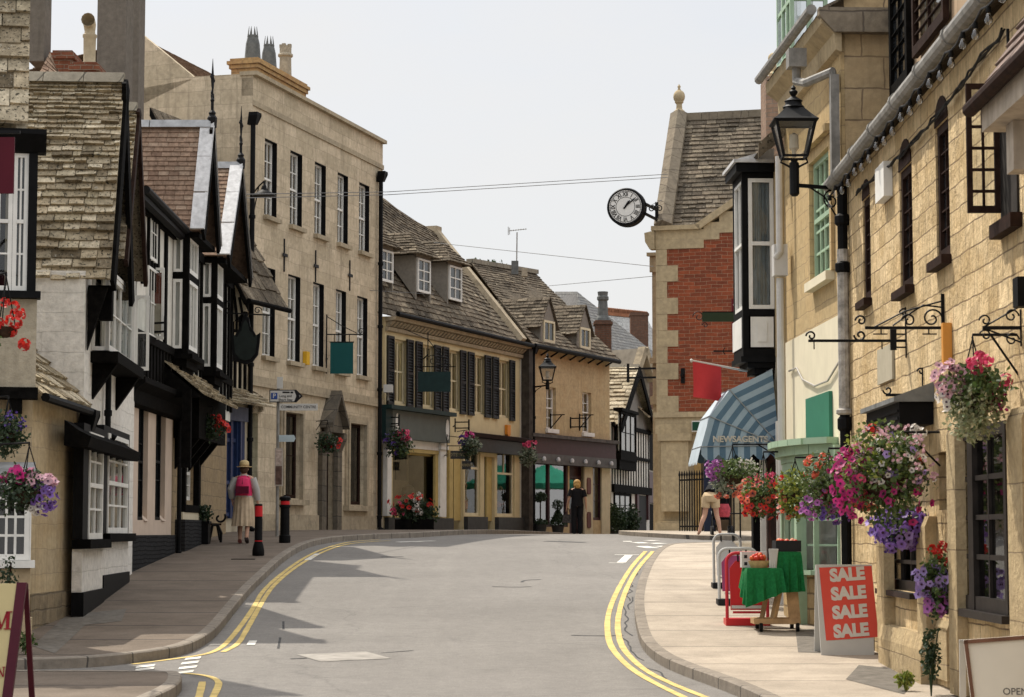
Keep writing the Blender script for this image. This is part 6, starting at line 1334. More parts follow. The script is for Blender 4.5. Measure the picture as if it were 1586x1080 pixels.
# tiled hood near the camera
zf = B.uz(1550,160,.4)[1]; x0 = B.uz(1513,150,.45)[0]
mb = MB().slates((x0,-.45,zf+.12),(W_,-.45,zf+.12),(W_,-.02,zf+.85),(x0,-.02,zf+.85), 5, .3, .025, .1, 151); mb.build('porch_roof', mat('mauve brown tile', (.19,.14,.12), .85, .2, 5, island=.25), B.root, fix=False)
MB().tube([(x0-.05,-.50,zf+.08),(W_,-.50,zf+.1)], .06, 10).build('porch_gutter', BROWNW, B.root)
MB().box(x0+.08, W_, -.43, -.003, zf-.12, zf+.09).box(x0+.35, x0+.6, -.3, -.003, zf-.5, zf-.123).build('porch_fascia', mat('weathered pale timber', (.42,.36,.29), .8, .15, 5, streak=.3), B.root)
o = MB().box(*B.rect(1363.5,1377,256,310,.04)[:2], -.1, -.003, B.rect(1363.5,1377,256,310,.04)[2], B.rect(1363.5,1377,256,310,.04)[3]).build('alarm_box', WHITE, None, loc=B.root.location, rz=B.root.rotation_euler.z)
tag(o, 'slim white alarm box on the stone inn below the string of bulbs', 'alarm box')
MB().box(*B.rect(1578,1586,430,476,.05)[:2], -.1, -.003, *B.rect(1578,1586,430,476,.05)[2:]).build('vent', BLACK, B.root)
# sagging black cable along the wall
pts = [B.uz(px,py,.03) for px, py in ((1327,300),(1345,283),(1365,268),(1395,243),(1430,205),(1462,170),(1495,128),(1525,85),(1548,62),(1556,45))]
mb = MB(); rnd = random.Random(4)
for k in range(3): mb.tube([(x+rnd.uniform(-.02,.02),-.03-rnd.random()*.03,z+rnd.uniform(-.03,.03)) for x,z in dens([Vector((x,z,0)) for x,z in pts],.3) for x,z in [(x,z)]] if False else [(p.x+rnd.uniform(-.02,.02),-.03-rnd.random()*.03,p.y+rnd.uniform(-.025,.025)) for p in dens([Vector((x,z,0)) for x,z in pts],.25)], .011, 5)
mb.build('wall_cable', IRON, B.root)
x, z = B.uz(1559,45,.05); MB().tube([(x,-.04,z),(x,-.04,z-.45)], .014, 6).build('cable_hook', IRON, B.root)
# ------------------------------------------------------------------ lamps, clock, signs, wires
def lantern(name, label, px, ytop, ybot, wpx, Y, arm_to, yarm, wallbar):
    c0 = at(px, ybot, Y); c1 = at(px, ytop, Y); h = c1.z-c0.z; w_ = wpx/3400*Y/2; o = thing(name, label, 'street lamp', c0)
    # proportions of the whole from its arm socket to the finial tip
    zb, zt = h*.02, h*.48; wb, wt = w_*.52, w_*.86
    mb = MB()
    for sx, sy in ((1,1),(1,-1),(-1,1),(-1,-1)): mb.bar((sx*wb,sy*wb,zb),(sx*wt,sy*wt,zt),w_*.1)
    for a, b in (((1,1),(1,-1)),((1,-1),(-1,-1)),((-1,-1),(-1,1)),((-1,1),(1,1))):
        mb.bar((a[0]*wb,a[1]*wb,zb),(b[0]*wb,b[1]*wb,zb),w_*.1); mb.bar((a[0]*wt,a[1]*wt,zt),(b[0]*wt,b[1]*wt,zt),w_*.12)
    mb.build('lantern_frame', IRON, o)
    gm = MATS.get('lamp glass') or glass_mat('lamp glass', (.86,.85,.81), .06, .15); mb = MB()
    for a, b in (((1,1),(1,-1)),((1,-1),(-1,-1)),((-1,-1),(-1,1)),((-1,1),(1,1))): mb.quad((a[0]*wb,a[1]*wb,zb),(b[0]*wb,b[1]*wb,zb),(b[0]*wt,b[1]*wt,zt),(a[0]*wt,a[1]*wt,zt))
    mb.build('lantern_glass', gm, o, fix=False)
    mb = MB(); s2 = 2**.5
    mb.lathe([(w_*s2*.98,zt),(w_*s2*1.0,zt+h*.02),(w_*s2*.86,zt+h*.05),(w_*s2*.42,zt+h*.19),(w_*s2*.40,zt+h*.2)], (0,0,0), 4, rot=math.pi/4)
    mb.lathe([(w_*.46,zt+h*.2),(w_*.5,zt+h*.215),(w_*.38,zt+h*.25),(w_*.36,zt+h*.29),(w_*.42,zt+h*.30),(w_*.18,zt+h*.35),(w_*.1,zt+h*.37),(w_*.17,zt+h*.40),(w_*.2,zt+h*.43),(w_*.08,zt+h*.46),(w_*.12,zt+h*.48),(w_*.02,zt+h*.52)], (0,0,0), 14)
    mb.build('lantern_cap', IRON, o, smooth=True)
    MB().lathe([(w_*.1,zb),(w_*.1,zb+h*.08),(w_*.22,zb+h*.12),(w_*.2,zb+h*.3),(.01,zb+h*.33)], (0,0,0), 10).build('lamp_bulb', mat('opal lamp', (.6,.56,.48), .3, .05, 3), o, smooth=True)
    za = at(px, yarm, Y).z-c0.z; e = arm_to-c0; mb = MB()
    mb.lathe([(w_*.2,0),(w_*.14,-h*.04),(w_*.22,-h*.06),(w_*.22,za-h*.12),(w_*.12,za-h*.15)], (0,0,0), 10) if za < 0 else None
    for s_ in (1,-1): mb.tube([(s_*wb,0,zb),(s_*wb*1.15,0,zb-h*.07),(s_*wb*.5,0,zb-h*.12),(0,0,zb-h*.17)], w_*.05, 6)
    mb.bar((0,0,za),(e.x,e.y,za),.045); L_ = math.hypot(e.x,e.y); ux = Vector((e.x/L_,e.y/L_,0))
    mb.scroll(ux*(L_*.8)+Vector((0,0,za-.16)), ux, (0,0,1), .13, 1.2, .012, math.pi*.5); mb.tube([ux*(L_*.35)+Vector((0,0,za-.02)), ux*(L_*.65)+Vector((0,0,za-.12)), ux*(L_*.97)+Vector((0,0,za-.42))], .012, 6)
    mb.bar((e.x,e.y,za-wallbar),(e.x,e.y,za+wallbar*.35),.07); mb.build('bracket_arm', IRON, o)
    return o
lantern('street_lamp', 'large black Victorian lantern on an iron arm from the stone inn corner', 1230, 132, 246, 70, 27.6, I.A+I.u*.12+I.inn*(-.04), 287, .62)
bpy.data.objects['street_lamp'].scale = (1,1,1)
m_ = MR.A+MR.u*.35-MR.inn*.06
lantern('street_lamp', 'small black lantern on the dark pier between cream and maroon shops', 848, 547, 590, 28, 72.6, m_, 597, .5)
# gooseneck lamp on the tall stone house
p = at(409,297,51.5); o = thing('gooseneck_lamp', 'small black cone lamp on a thin arm before the top left sash window', 'lamp', p)
MB().lathe([(.03,.16),(.06,.12),(.08,.04),(.28,-.08),(.29,-.11),(.25,-.1)], (0,0,0), 12).build('lamp_shade', BLACK, o, smooth=True)
e = S.A-p+S.u*.15; MB().tube([(0,0,.15),(0,0,.25),(e.x*.5,e.y*.5,.27),(e.x,e.y,.25)], .02, 6).tube([(e.x*.55,e.y*.55,.26),(e.x,e.y,-.2)], .015, 6).build('lamp_arm', IRON, o)
# street clock
CL = thing('street_clock', 'round double faced clock with roman numerals on an iron bracket', 'clock', at(971,322,57.0), R(-14))
rr = 30/3400*57.0
MB().lathe([(rr*.86,-.19),(rr*.95,-.19),(rr*1.0,-.15),(rr*.97,-.1),(rr*.97,.1),(rr*1.0,.15),(rr*.95,.19),(rr*.86,.19)], (0,0,0), 40).build('clock_case', IRON, CL, smooth=True).rotation_euler = (math.pi/2,0,0)
for side in (0, 1):
    dl = MB().lathe([(rr*.9,0),(rr*.9,.01)], (0,0,0), 40).build('dial', mat('clock dial white', (.66,.65,.62), .5, .03, 3), CL); dl.rotation_euler = (math.pi/2,0,math.pi*side); dl.location = (0,-.196 if not side else .196,0)
    mb = MB()
    def ring(r0, r1, z, n=48): 
        for i in range(n): a, b = 2*math.pi*i/n, 2*math.pi*(i+1)/n; mb.quad((r0*math.cos(a),r0*math.sin(a),z),(r0*math.cos(b),r0*math.sin(b),z),(r1*math.cos(b),r1*math.sin(b),z),(r1*math.cos(a),r1*math.sin(a),z))
    ring(rr*.86, rr*.905, .014); ring(rr*.79, rr*.81, .014); ring(rr*.485, rr*.51, .014)
    for i in range(60): a = 2*math.pi*i/60; mb.bar((rr*.8*math.cos(a),rr*.8*math.sin(a),.014),(rr*.87*math.cos(a),rr*.87*math.sin(a),.014),.008,.004)
    mb.build('dial_rings', BLACK, dl)
    for i, nm in enumerate(('XII','I','II','III','IIII','V','VI','VII','VIII','IX','X','XI')):
        a = -2*math.pi*i/12; text(nm, rr*.30, BLACK, dl, (-rr*.645*math.sin(a), rr*.645*math.cos(a), .013), (0,0,a), .002, .025, sx=.8, name='numeral')
    for ang, ln, wd, nm in ((36,.42,.06,'hour_hand'),(50,.78,.035,'minute_hand')):
        a = R(ang); mb = MB(); d = Vector((math.sin(a),math.cos(a),0)); n_ = Vector((d.y,-d.x,0)); z = Vector((0,0,.02 if ang == 36 else .026))
        mb.extr([-d*rr*.14-n_*rr*wd*.7+z, d*rr*ln*.7-n_*rr*wd+z, d*rr*ln+z, d*rr*ln*.7+n_*rr*wd+z, -d*rr*.14+n_*rr*wd*.7+z], (0,0,.005)); mb.build(nm, BLACK, dl)
k0 = K.A+Vector((0,0,0)); CL_m = Matrix.Translation(CL.location) @ Matrix.Rotation(R(-14),4,'Z'); e = CL_m.inverted() @ Vector((k0.x,k0.y,CL.location.z))
mb = MB()
for z in (.09,-.17): mb.bar((rr*.95,0,z),(e.x,e.y,z*(1.0)),.06)
mb.scroll((rr+.16,0,-.05),(1,0,0),(0,0,1),.1,1.3,.015,0).scroll((rr+.36,0,-.05),(-1,0,0),(0,0,1),.09,1.3,.015,0).bar((e.x,e.y,-.35),(e.x,e.y,.3),.08); mb.build('clock_bracket', IRON, CL)

# overhead wires
WIRE = mat('overhead wire', (.12,.12,.12), .6, .1, 3); 
def wire(pts, label, r=.008, sag=.0):
    P = [at(*p) for p in pts]; full = []
    for a, b in zip(P[:-1], P[1:]):
        for i in range(12): t = i/12; q = a.lerp(b,t); q.z -= sag*4*t*(1-t); full.append(q)
    full.append(P[-1]); tag(MB().tube(full, r, 5).build('overhead_wire', WIRE), label, 'wire', 'wires strung across the street')
wire([(330,302,47),(600,297.5,60),(1034,270,58.3)], 'upper of the two wires from the timbered gables to the red brick roof', .010)
wire([(330,308,47),(600,302,60),(1034,275,58.3)], 'lower of the two wires from the timbered gables to the red brick roof', .010)
wire([(672,376,67),(1012,413,60.5)], 'thin wire sloping down from the cream shop roof to the cream stone house', .009)
wire([(850,443,78),(1012,428,60.8)], 'thin wire rising gently from the maroon shop roof to the cream stone house', .009)
wire([(1025,310,58),(996,324,57)], 'short thin stay wire from the red brick eave to the clock', .008)
wire([(380,405,52.6),(540,448,60.5),(672,456,65)], 'thin wire across the tall stone house between its window rows', .008)
# television aerial
p = at(800,425,78.7); q = at(802,360,78.7); o = thing('television_aerial', 'thin television aerial on a mast above the maroon shop ridge', 'aerial', p); h = q.z-p.z
MB().tube([(0,0,0),(.02,0,h)], .022, 6).build('mast', GREYM, o); mb = MB().tube([(-.28,0,h+.05),(.36,0,h+.12)], .014, 5)
for i in range(7): x = -.2+i*.09; mb.tube([(x,-.18,h+.06+i*.01),(x,.18,h+.06+i*.01)], .008, 4)
mb.tube([(-.3,0,h-.1),(-.3,0,h+.2)], .014, 5).tube([(-.25,0,h-.08),(-.25,0,h+.17)], .012, 5).build('aerial_elements', GREYM, o)

def board(px0, px1, y0, y1, Y, name, label, cat, m, th=.03, tilt=0):
    a = at(px0,(y0+y1)/2,Y); b = at(px1,(y0+y1)/2,Y); z0 = at((px0+px1)/2,y1,Y).z; z1 = at((px0+px1)/2,y0,Y).z
    o = thing(name, label, cat, ((a.x+b.x)/2, Y, z0), tilt); w_ = (b.x-a.x)/2; h = z1-z0
    p = MB().box(-w_,w_,-th/2,th/2,0,h).build('board', m, o); return o, w_, h
# green sign on the tall stone house
TEALS = mat('dark teal sign', (.008,.07,.07), .5, .05, 3)
o, w_, h = board(511.5,547,531,579,58.0,'hanging_sign','dark teal square sign hanging below the sash windows of the stone house','sign',TEALS)
MB().box(-w_-.02,w_+.02,-.02,.02,h+.003,h+.03).tube([(-.2,0,h+.02),(-.2,0,h+.22)], .012, 5).tube([(.2,0,h+.02),(.2,0,h+.22)], .012, 5).bar((-w_-.1,0,h+.22),(w_+.25,0,h+.22),.03).bar((-w_-.1,0,-.0),(-w_-.1,0,h+.75),.035).tube([(-w_-.1,0,h+.7),(0,0,h+.45),(w_+.1,0,h+.25)], .012, 5).scroll((w_+.2,0,h+.3),(1,0,0),(0,0,1),.09,1.2,.01).bar((-w_-.1,0,h*.5),(-w_-.1,.9,h*.5),.03).build('bracket', IRON, o)
# dark sign on the cream shops
o, w_, h = board(647.5,698,576,607,64.0,'hanging_sign','wide dark green sign hanging before the black shutters of the cream shop','sign',DKGRN)
c = -w_-.15; MB().bar((-w_-.1,0,h+.15),(w_+.15,0,h+.15),.03).bar((-w_*.4,0,h+.15),(-w_*.4,0,h+1.15),.03).tube([(w_,0,h+.18),(.0,0,h+.7),(-w_*.4,0,h+.95)], .014, 5).tube([(-w_*.4,0,h+.95),(-w_-.4,0,h+1.25)], .012, 5).scroll((w_*.55,0,h+.3),(1,0,0),(0,0,1),.16,1.3,.012).scroll((-w_*.1,0,h+.33),(-1,0,0),(0,0,1),.18,1.3,.012).tube([(-.35,0,h),(-.35,0,h+.15)], .01, 5).tube([(.35,0,h),(.35,0,h+.15)], .01, 5).bar((-w_*.4,0,h+.5),(-w_*.4-.2,1.6,h+.5),.03).build('bracket', IRON, o)
# small two board sign over the cream shop door
o, w_, h = board(697.5,724,698.5,711,66.0,'hanging_sign','small black shop sign with two boards hanging over the cream shop door','sign',DKGREY)
GOLDL = mat('dull gold lettering', (.30,.25,.14), .6, .1, 3)
text('COTSWOLD', h*.62, GOLDL, o, (0,-.018,h*.5), (math.pi/2,0,0), .001, .01, sx=.95)
hw_ = w_*.55; MB().box(-w_+.35-.0, -w_+.35+hw_*1.9, -.015, .015, -h*1.3, -h*.25).build('board', DKGREY, o); text('GARMENTS', h*.5, GOLDL, o, (-w_+.35+hw_*.95,-.018,-h*.78), (math.pi/2,0,0), .001, .01, sx=.62)
MB().bar((-w_-.1,0,h+.5),(-w_-.1,0,h*.2),.03).bar((-w_-.1,0,h+.15),(w_,0,h+.15),.025).bar((-w_-.1,0,h+.45),(w_*.3,0,h+.4),.02).bar((-w_-.1,0,h*.5),(-w_-.4,2.2,h*.5),.025).build('bracket', IRON, o)
# shield sign on the blue shop
p = at(380,565,49.6); z1 = at(380,490,49.6).z; h = z1-p.z; o = thing('shield_sign', 'black shield shaped sign with crowned top hanging by the blue shop', 'sign', p); s_ = 23/3400*49.6
prof = [(0,0),(s_*.45,.05),(s_*.85,.22),(s_*.95,h*.45),(s_*1.0,h*.66),(s_*.72,h*.60),(s_*.5,h*.72),(s_*.32,h*.78),(s_*.22,h*.95),(0,h*1.05)]
pts = prof+[(-x,z) for x,z in prof[::-1][1:-1]]
MB().extr([(x,-.05,z) for x,z in pts], (0,.1,0)).build('board', BLACK, o); mb = MB().extr([(x*.8,-.062,z*.8+h*.08) for x,z in pts], (0,.01,0)).build('raised_face', mat('sooty green paint', (.014,.019,.017), .6, .2, 5), o)
MB().bar((-s_-.35,0,h*1.08),(s_+.25,0,h*1.02),.03).scroll((s_*.8,0,h*1.12),(1,0,0),(0,0,1),.09,1.2,.012).scroll((-s_-.1,0,h*1.22),(-1,0,0),(0,0,1),.12,1.2,.012).bar((-s_-.35,0,-.6),(-s_-.35,0,h*1.3),.05).bar((-s_-.35,0,h*1.08),(-s_-1.0,1.6,h*1.08),.04).build('bracket', IRON, o)
# black rail bracket on the timbered house
p = at(237,505,39.6); o = thing('sign_bracket', 'empty black ladder shaped bracket on the timbered house by the open casement', 'bracket', p); e = at(256,505,39.6)-p; f = at(216,505,40.0)-p
MB().bar((f.x,.3,.06),(e.x,0,.06),.035).bar((f.x,.3,-.1),(e.x,0,-.1),.035).bar((e.x,0,-.2),(e.x,0,.18),.05).build('bars', IRON, o)
# finger post
pb = gp(428,832,PAVE) ; pb = at(429,829,49.0); pb.z = g(49)+PAVE; top = at(430,588,49.0); hh = top.z-pb.z
FP = thing('finger_post', 'grey post with parking and community centre direction signs', 'signpost', pb); MB().tube([(0,0,0),(0,0,hh)], .035, 10).build('post', GREYM, FP)
k = 49.0/3400
def rel(px, py): q = at(px, py, 48.95); return q.x-pb.x, q.z-pb.z
SGW = mat('sign white', (.50,.49,.46), .5, .04, 3); SGB = mat('sign black', (.012,.012,.014), .5, .1, 3); SGBL = mat('parking blue', (.03,.07,.25), .5, .05, 3)
x0, z1 = rel(417.5,604); x1, z0 = rel(459,623.5); xt = rel(469,614)[0]; zm = (z0+z1)/2; t = .02
pa = MB().extr([(x0,-.08,z0),(x1,-.08,z0),(xt,-.08,zm),(x1,-.08,z1),(x0,-.08,z1)], (0,.04,0)).build('parking_sign', SGB, FP)
MB().extr([(x0+t,-.085,z0+t),(x1-t,-.085,z0+t),(xt-.05,-.085,zm),(x1-t,-.085,z1-t),(x0+t,-.085,z1-t)], (0,.004,0)).build('sign_face', SGW, pa)
MB().box(x0+.04, x0+.18, -.092, -.086, z0+.07, z1-.07).build('parking_panel', SGBL, pa); text('P', .14, SGW, pa, (x0+.11,-.094,zm), (math.pi/2,0,0), .001, .015)
xb = rel(458,614)[0]; MB().extr([(xb-.03,-.088,z0+t),(xb+.04,-.088,z0+t),(xt-.065,-.088,zm),(xb+.04,-.088,z1-t),(xb-.03,-.088,z1-t),(xt-.14,-.088,zm)], (0,.003,0)).build('chevron', SGB, pa)
text('Long and', .075, SGB, pa, ((x0+xb)/2+.07,-.09,zm-.0), (math.pi/2,0,0), .001, .006); text('Short Stay', .075, SGB, pa, ((x0+xb)/2+.07,-.09,zm-.085), (math.pi/2,0,0), .001, .006); MB().box((x0+xb)/2-.0, (x0+xb)/2+.16, -.09, -.086, zm+.065, zm+.10).box((x0+xb)/2+.18, (x0+xb)/2+.24, -.09, -.086, zm+.06, zm+.1).build('vehicle_symbol', SGB, pa)
x0, z1 = rel(433,625.5); x1, z0 = rel(492,636); cs = MB().box(x0,x1,-.07,-.04,z0,z1).build('community_sign', SGW, FP); text('COMMUNITY CENTRE', .085, SGB, cs, ((x0+x1)/2,-.073,(z0+z1)/2), (math.pi/2,0,0), .001, .008, sx=.92)
x0, z1 = rel(432,674); x1, z0 = rel(455,684.5); MB().extr([(x0,-.07,z0),(x1,-.07,z0),(x1+.04,-.07,(z0+z1)/2),(x1,-.07,z1),(x0,-.07,z1)], (0,.03,0)).box(x0+.03,x0+.06,-.075,-.071,z0+.03,z1-.03).box(x0+.1,x1-.04,-.075,-.071,(z0+z1)/2-.015,(z0+z1)/2+.015).build('small_sign', mat('pale blue sign', (.42,.5,.53), .5, .04, 3), FP)
x0, z1 = rel(429,584); x1, z0 = rel(438,602); MB().box(x0,x1,-.06,-.03,z0,z1).build('top_plate', SGW, FP)
x0, z1 = rel(426,694); x1, z0 = rel(438,753); nb = MB().box(x0,x1,-.09,-.04,z0,z1).build('notice_case', mat('pale noticeboard', (.40,.35,.3), .6, .15, 5), FP); MB().box(x0+.02,x1-.02,-.095,-.091,z0+.03,(z0+z1)/2+.02).build('poster', mat('brown poster', (.12,.075,.06), .7, .3, 9), nb); MB().box(x0+.03,x1-.03,-.095,-.091,(z0+z1)/2+.05,z1-.04).build('poster', mat('pink poster', (.45,.36,.31), .7, .3, 14), nb)
# alarm boxes
o = MB().box(-.12,.12,-.1,.0,-.17,.17).build('alarm_box', mat('yellow plastic', (.62,.36,.03), .5, .05, 3), loc=S.A+S.u*S.uz(474,555,.05)[0]-S.inn*.01+Vector((0,0,S.z0+S.uz(474,555,.05)[1])), rz=S.root.rotation_euler.z); tag(o, 'yellow alarm box under the first floor sashes of the stone house', 'alarm box')
o = MB().extr([(-.14,-.1,-.1),(.0,-.1,-.22),(.14,-.1,-.1),(.14,-.1,.2),(-.14,-.1,.2)], (0,.1,0)).build('alarm_box', mat('orange plastic', (.60,.22,.03), .5, .05, 3), loc=CR.A+CR.u*CR.uz(786,668,.05)[0]-CR.inn*.01+Vector((0,0,CR.z0+CR.uz(786,668,.05)[1])), rz=CR.root.rotation_euler.z); tag(o, 'orange shield shaped alarm box on the cream wall under the last shutter', 'alarm box')
p = at(601,603,62.5); o = thing('security_camera', 'white security camera box on the downpipe by the first shutter', 'camera', p); MB().box(-.12,.14,-.2,.12,-.1,.12).build('housing', SGW, o); MB().tube([(0,0,-.1),(0,0,-.3),(.0,.4,-.3)], .03, 6).build('arm', GREYM, o)
# iron ladder brackets on the cream shops
for px, Y, lb in ((716,66.6,'empty black ladder bracket on the cream wall left of the mauve cornice'), (607,62.6,'empty black ladder bracket before the grey green fascia')):
    p = at(px, 659 if px > 650 else 652, Y); o = thing('sign_bracket', lb, 'bracket', p); MB().bar((-.22,.1,.1),(.2,0,.1),.035).bar((-.22,.1,-.08),(.2,0,-.08),.035).bar((.2,0,-.15),(.2,0,.18),.05).bar((-.22,.1,-.2),(-.22,.1,.22),.04).bar((-.22,.1,0),(-.3,.8,0),.03).build('bars', IRON, o)

# bollards
def bollard(name, label, px, py, hpx, style):
    p = gp(px, py, PAVE); s_ = 3400/p.y; h = hpx/s_; o = thing(name, label, 'bollard', p, 0, 'black bollards along the left pavement')
    RED = mat('red reflective band', (.50,.02,.025), .4, .06, 4)
    if style == 0:
        MB().lathe([(.105,0),(.115,.02),(.115,.1),(.095,.2),(.075,.26),(.072,h-.0),(.06,h+.01)], (0,0,0), 16).build('post', BLACK, o, smooth=True); MB().lathe([(.076,h-.23),(.076,h-.03)], (0,0,0), 16).build('red_band', RED, o, smooth=True); MB().lathe([(.078,.27),(.078,.29)], (0,0,0), 16).build('red_line', RED, o, smooth=True)
    else:
        MB().lathe([(.115,0),(.12,.03),(.12,.15),(.1,.17),(.095,h*.74),(.115,h*.75),(.115,h*.79),(.095,h*.8),(.095,h*.9),(.12,h*.91),(.12,h*.955),(.09,h*.98),(.03,h*.99),(.03,h*1.01)], (0,0,0), 16).build('post', BLACK, o, smooth=True); MB().lathe([(.098,h*.805),(.098,h*.88)], (0,0,0), 16).build('red_band', RED, o, smooth=True)
bollard('bollard', 'nearer slim black bollard with a red band at its very top', 400, 861, 79, 0)
bollard('bollard', 'farther black bollard with a domed cap and red band beside the kerb', 441, 841, 73, 1)

# ------------------------------------------------------------------ things on the right-hand pavement
def onpave(px, py): p = gp(px, py, PAVE); return p
# SALE board
p0 = onpave(1272,1015); p1 = onpave(1352,1015); Y = p0.y; mpp = Y/3400*1.003
SB = thing('sale_board', 'white A-board with a red poster repeating SALE four times', 'sign board', (p0.x, Y, p0.z), R(3))
pw = (1352-1270)*mpp; ph = 138*mpp; lean = .10
mb = MB().extr([(0,0,0),(pw*1.0,0,0),(pw*1.02,lean,ph),(-.03,lean,ph)], (0,.025,0)); mb.build('front_panel', SGW, SB)
MB().extr([(0,.42,0),(pw,.42,0),(pw*1.02,lean+.03,ph-.01),(-.03,lean+.03,ph-.01)], (0,.02,0)).build('back_panel', SGW, SB)
T = Matrix.Rotation(math.atan2(lean,ph), 4, 'X'); th = math.atan2(lean, ph)
RS = mat('red sale poster', (.64,.085,.06), .6, .05, 3); x0, x1 = (1272-1270)*mpp, (1357-1270)*mpp
pf = lambda x, z, o_=0: (x, lean*z/ph-.004-o_, z)
zt, zb = ph*.985, ph*.16
po = MB().quad(pf(x0+.045,zb),pf(x1+.02,zb+.04),pf(x1-.035,zt-.0),pf(x0-.01,zt-.02)).build('poster', RS, SB, fix=False)
LTR = mat('poster lettering', (.60,.57,.52), .6, .04, 3)
for i in range(4):
    z = zt-(i+.58)*(zt-zb)/4+.02; text('SALE', (zt-zb)/4*.92, LTR, SB, pf((x0+x1)/2+.008*(i-1)+.004,z,.003), (math.pi/2-th,R(-4),0), .001, .055, sx=.97)
# the OPEN easel board in the near corner
p0 = onpave(1506,1079.5); Y = 17.2; a = at(1497,1080,Y); zt = at(1497,993,Y).z; zg = g(Y)+PAVE
OB = thing('open_board', 'cream easel board marked OPEN in the near right corner', 'sign board', (a.x, Y, zg), R(-6))
h = zt-zg; lean = .16; W2 = .62
MB().extr([(0.06,0,0),(W2,0,0),(W2,lean,h+.05),(0,lean,h)], (0,.03,0)).build('front_panel', mat('cream easel paint', (.56,.53,.46), .5, .03, 3), OB)
pf = lambda x, z, o_=0: (x, lean*z/h-.004-o_, z)
mb = MB().extr([pf(.06,0,.004),pf(.085,0,.004),pf(.03,h,.004),pf(0,h,.004)], (0,-.012,0)).extr([pf(0,h-.03,.004),pf(W2,h+.02,.004),pf(W2,h+.05,.004),pf(0,h,.004)], (0,-.012,0)).build('frame', mat('brown frame', (.14,.07,.045), .6, .15, 5), OB)
MB().extr([(0.0,.55,0),(.05,.55,0),(0.02,lean+.03,h),(-.03,lean+.03,h)], (0,.03,0)).extr([(W2-.05,.55,0),(W2,.55,0),(W2,lean+.03,h),(W2-.05,lean+.03,h)], (0,.03,0)).extr([(-.028,lean+.03,h-.01),(.0,.5,.3),(.03,.5,.3),(.0,lean+.03,h-.01)], (.01,0,0)).build('back_leg', SGW, OB)
q = at(1573,1072,Y); text('OPEN', .075, mat('grey lettering', (.10,.095,.09), .6, .05, 3), OB, pf(q.x-a.x+.0, q.z-zg, .002), (math.pi/2-math.atan2(lean,h),0,0), .001, .008)
# three pavement signs by the newsagent
def aboard(label, pxl, pxr, yt, yb, Ym, frame, face, foot, w3=None):
    a = at(pxl, yb, Ym); b = at(pxr, yb, Ym); zg = g(Ym)+PAVE; h = at(pxl, yt, Ym).z-zg; w_ = b.x-a.x
    o = thing('pavement_sign', label, 'sign board', (a.x, Ym, zg), 0, 'pavement signs outside the newsagent')
    r = .12; tr = .022; pts = [(tr,0,0),(tr,.06,h-r)]+[(tr+r-r*math.cos(t*math.pi/8), .06+.01, h-r+r*math.sin(t*math.pi/8)) for t in range(1,5)]+[(w_-tr-r+r*math.sin(t*math.pi/8), .06+.01, h-r+r*math.cos(t*math.pi/8)) for t in range(0,5)]+[(w_-tr,.06,h-r),(w_-tr,0,0)]
    MB().tube(pts, tr, 8).build('tube_frame', frame, o, smooth=True)
    fp = [(x,z) for x,z in ((.07,.2),(w_-.07,.2),(w_-.06,h-.2),(w_-.14,h-.1),(.14,h-.1),(.06,h-.2))]
    f = MB().extr([(x,.02+.04*z/h,z) for x,z in fp], (0,.02,0)).build('panel', face, o)
    MB().box(0, w_, -.06, .3, 0, .09).build('foot', foot, o)
    MB().bar((.1,.04,.17),(w_-.1,.04,.17),.03).build('cross_bar', frame, o)
    for sx in (.3,.7): MB().tube([(w_*sx,.04,h-.11),(w_*sx,.06,h-.02)], .012, 6).build('clip', IRON, o)
    return o
GREYT = mat('pale grey tube', (.50,.50,.48), .4, .05, 4); REDT = mat('red tube', (.48,.035,.045), .4, .06, 4); REDF = mat('red sign panel', (.50,.028,.03), .35, .06, 2); MAG = mat('magenta purple panel', (.34,.07,.17), .4, .1, 2)
RUB = mat('black rubber foot', (.02,.02,.022), .7, .1, 6)
aboard('white framed pavement sign farthest of the three by the newsagent', 1104, 1150, 828, 906, 34.6, GREYT, mat('white sign panel', (.66,.67,.66), .4, .05, 3), RUB)
aboard('magenta pavement sign with pale frame in the middle of the three', 1112, 1176, 850, 937, 31.8, GREYT, MAG, RUB)
r_ = aboard('bright red pavement sign with red frame nearest the fruit table', 1124, 1192, 857, 971, 28.9, REDT, REDF, REDF)
MB().box(.08, .5, .008, .016, .22, .26).build('white_strip', SGW, r_)
# fruit table on trestles with green cloths
pa = onpave(1172,979); Yt = 28.1; zg = g(Yt)+PAVE; X = lambda px, Y=Yt: (px-793)/3400*Y*1.0035; Zt = lambda py, Y=Yt: at(1200,py,Y).z-zg
FT = thing('fruit_stand', 'wooden trestle stand with castors draped in green baize', 'stand', (X(1204), Yt, zg))
lx = lambda px: X(px)-X(1204)
for a, b in (((1178,978),(1190,905)),((1192,968),(1206,905)),((1224,965),(1219,905)),((1230,966),(1226,905))):
    for dy in ((0,) if a[0] in (1178,1230) else (0,)): MB().bar((lx(a[0]),.0 if a[0] > 1185 else .25,.1),(lx(b[0]),.05 if a[0] > 1185 else .22,Zt(b[1])),.09,.05).build('leg', WOODM, FT)
MB().bar((lx(1164),-.02,.13),(lx(1234),-.02,.13),.07).bar((lx(1168),.4,.13),(lx(1234),.4,.13),.07).bar((lx(1168),-.02,.13),(lx(1168),.4,.13),.07).build('base_rail', WOODM, FT)
for x, y in ((lx(1174),-.05),(lx(1230),-.05),(lx(1174),.4),(lx(1228),.4)):
    c = MB().tube([(x-.02,y,.055),(x+.02,y,.055)], .055, 14).bar((x,y,.05),(x,y,.11),.03).build('castor', IRON, FT)
MB().box(lx(1172), lx(1206), -.1, .42, Zt(884)-.03, Zt(884)-.006).box(lx(1200), lx(1236), -.05, .45, Zt(857)-.03, Zt(857)-.006).build('table_top', WOODM, FT)
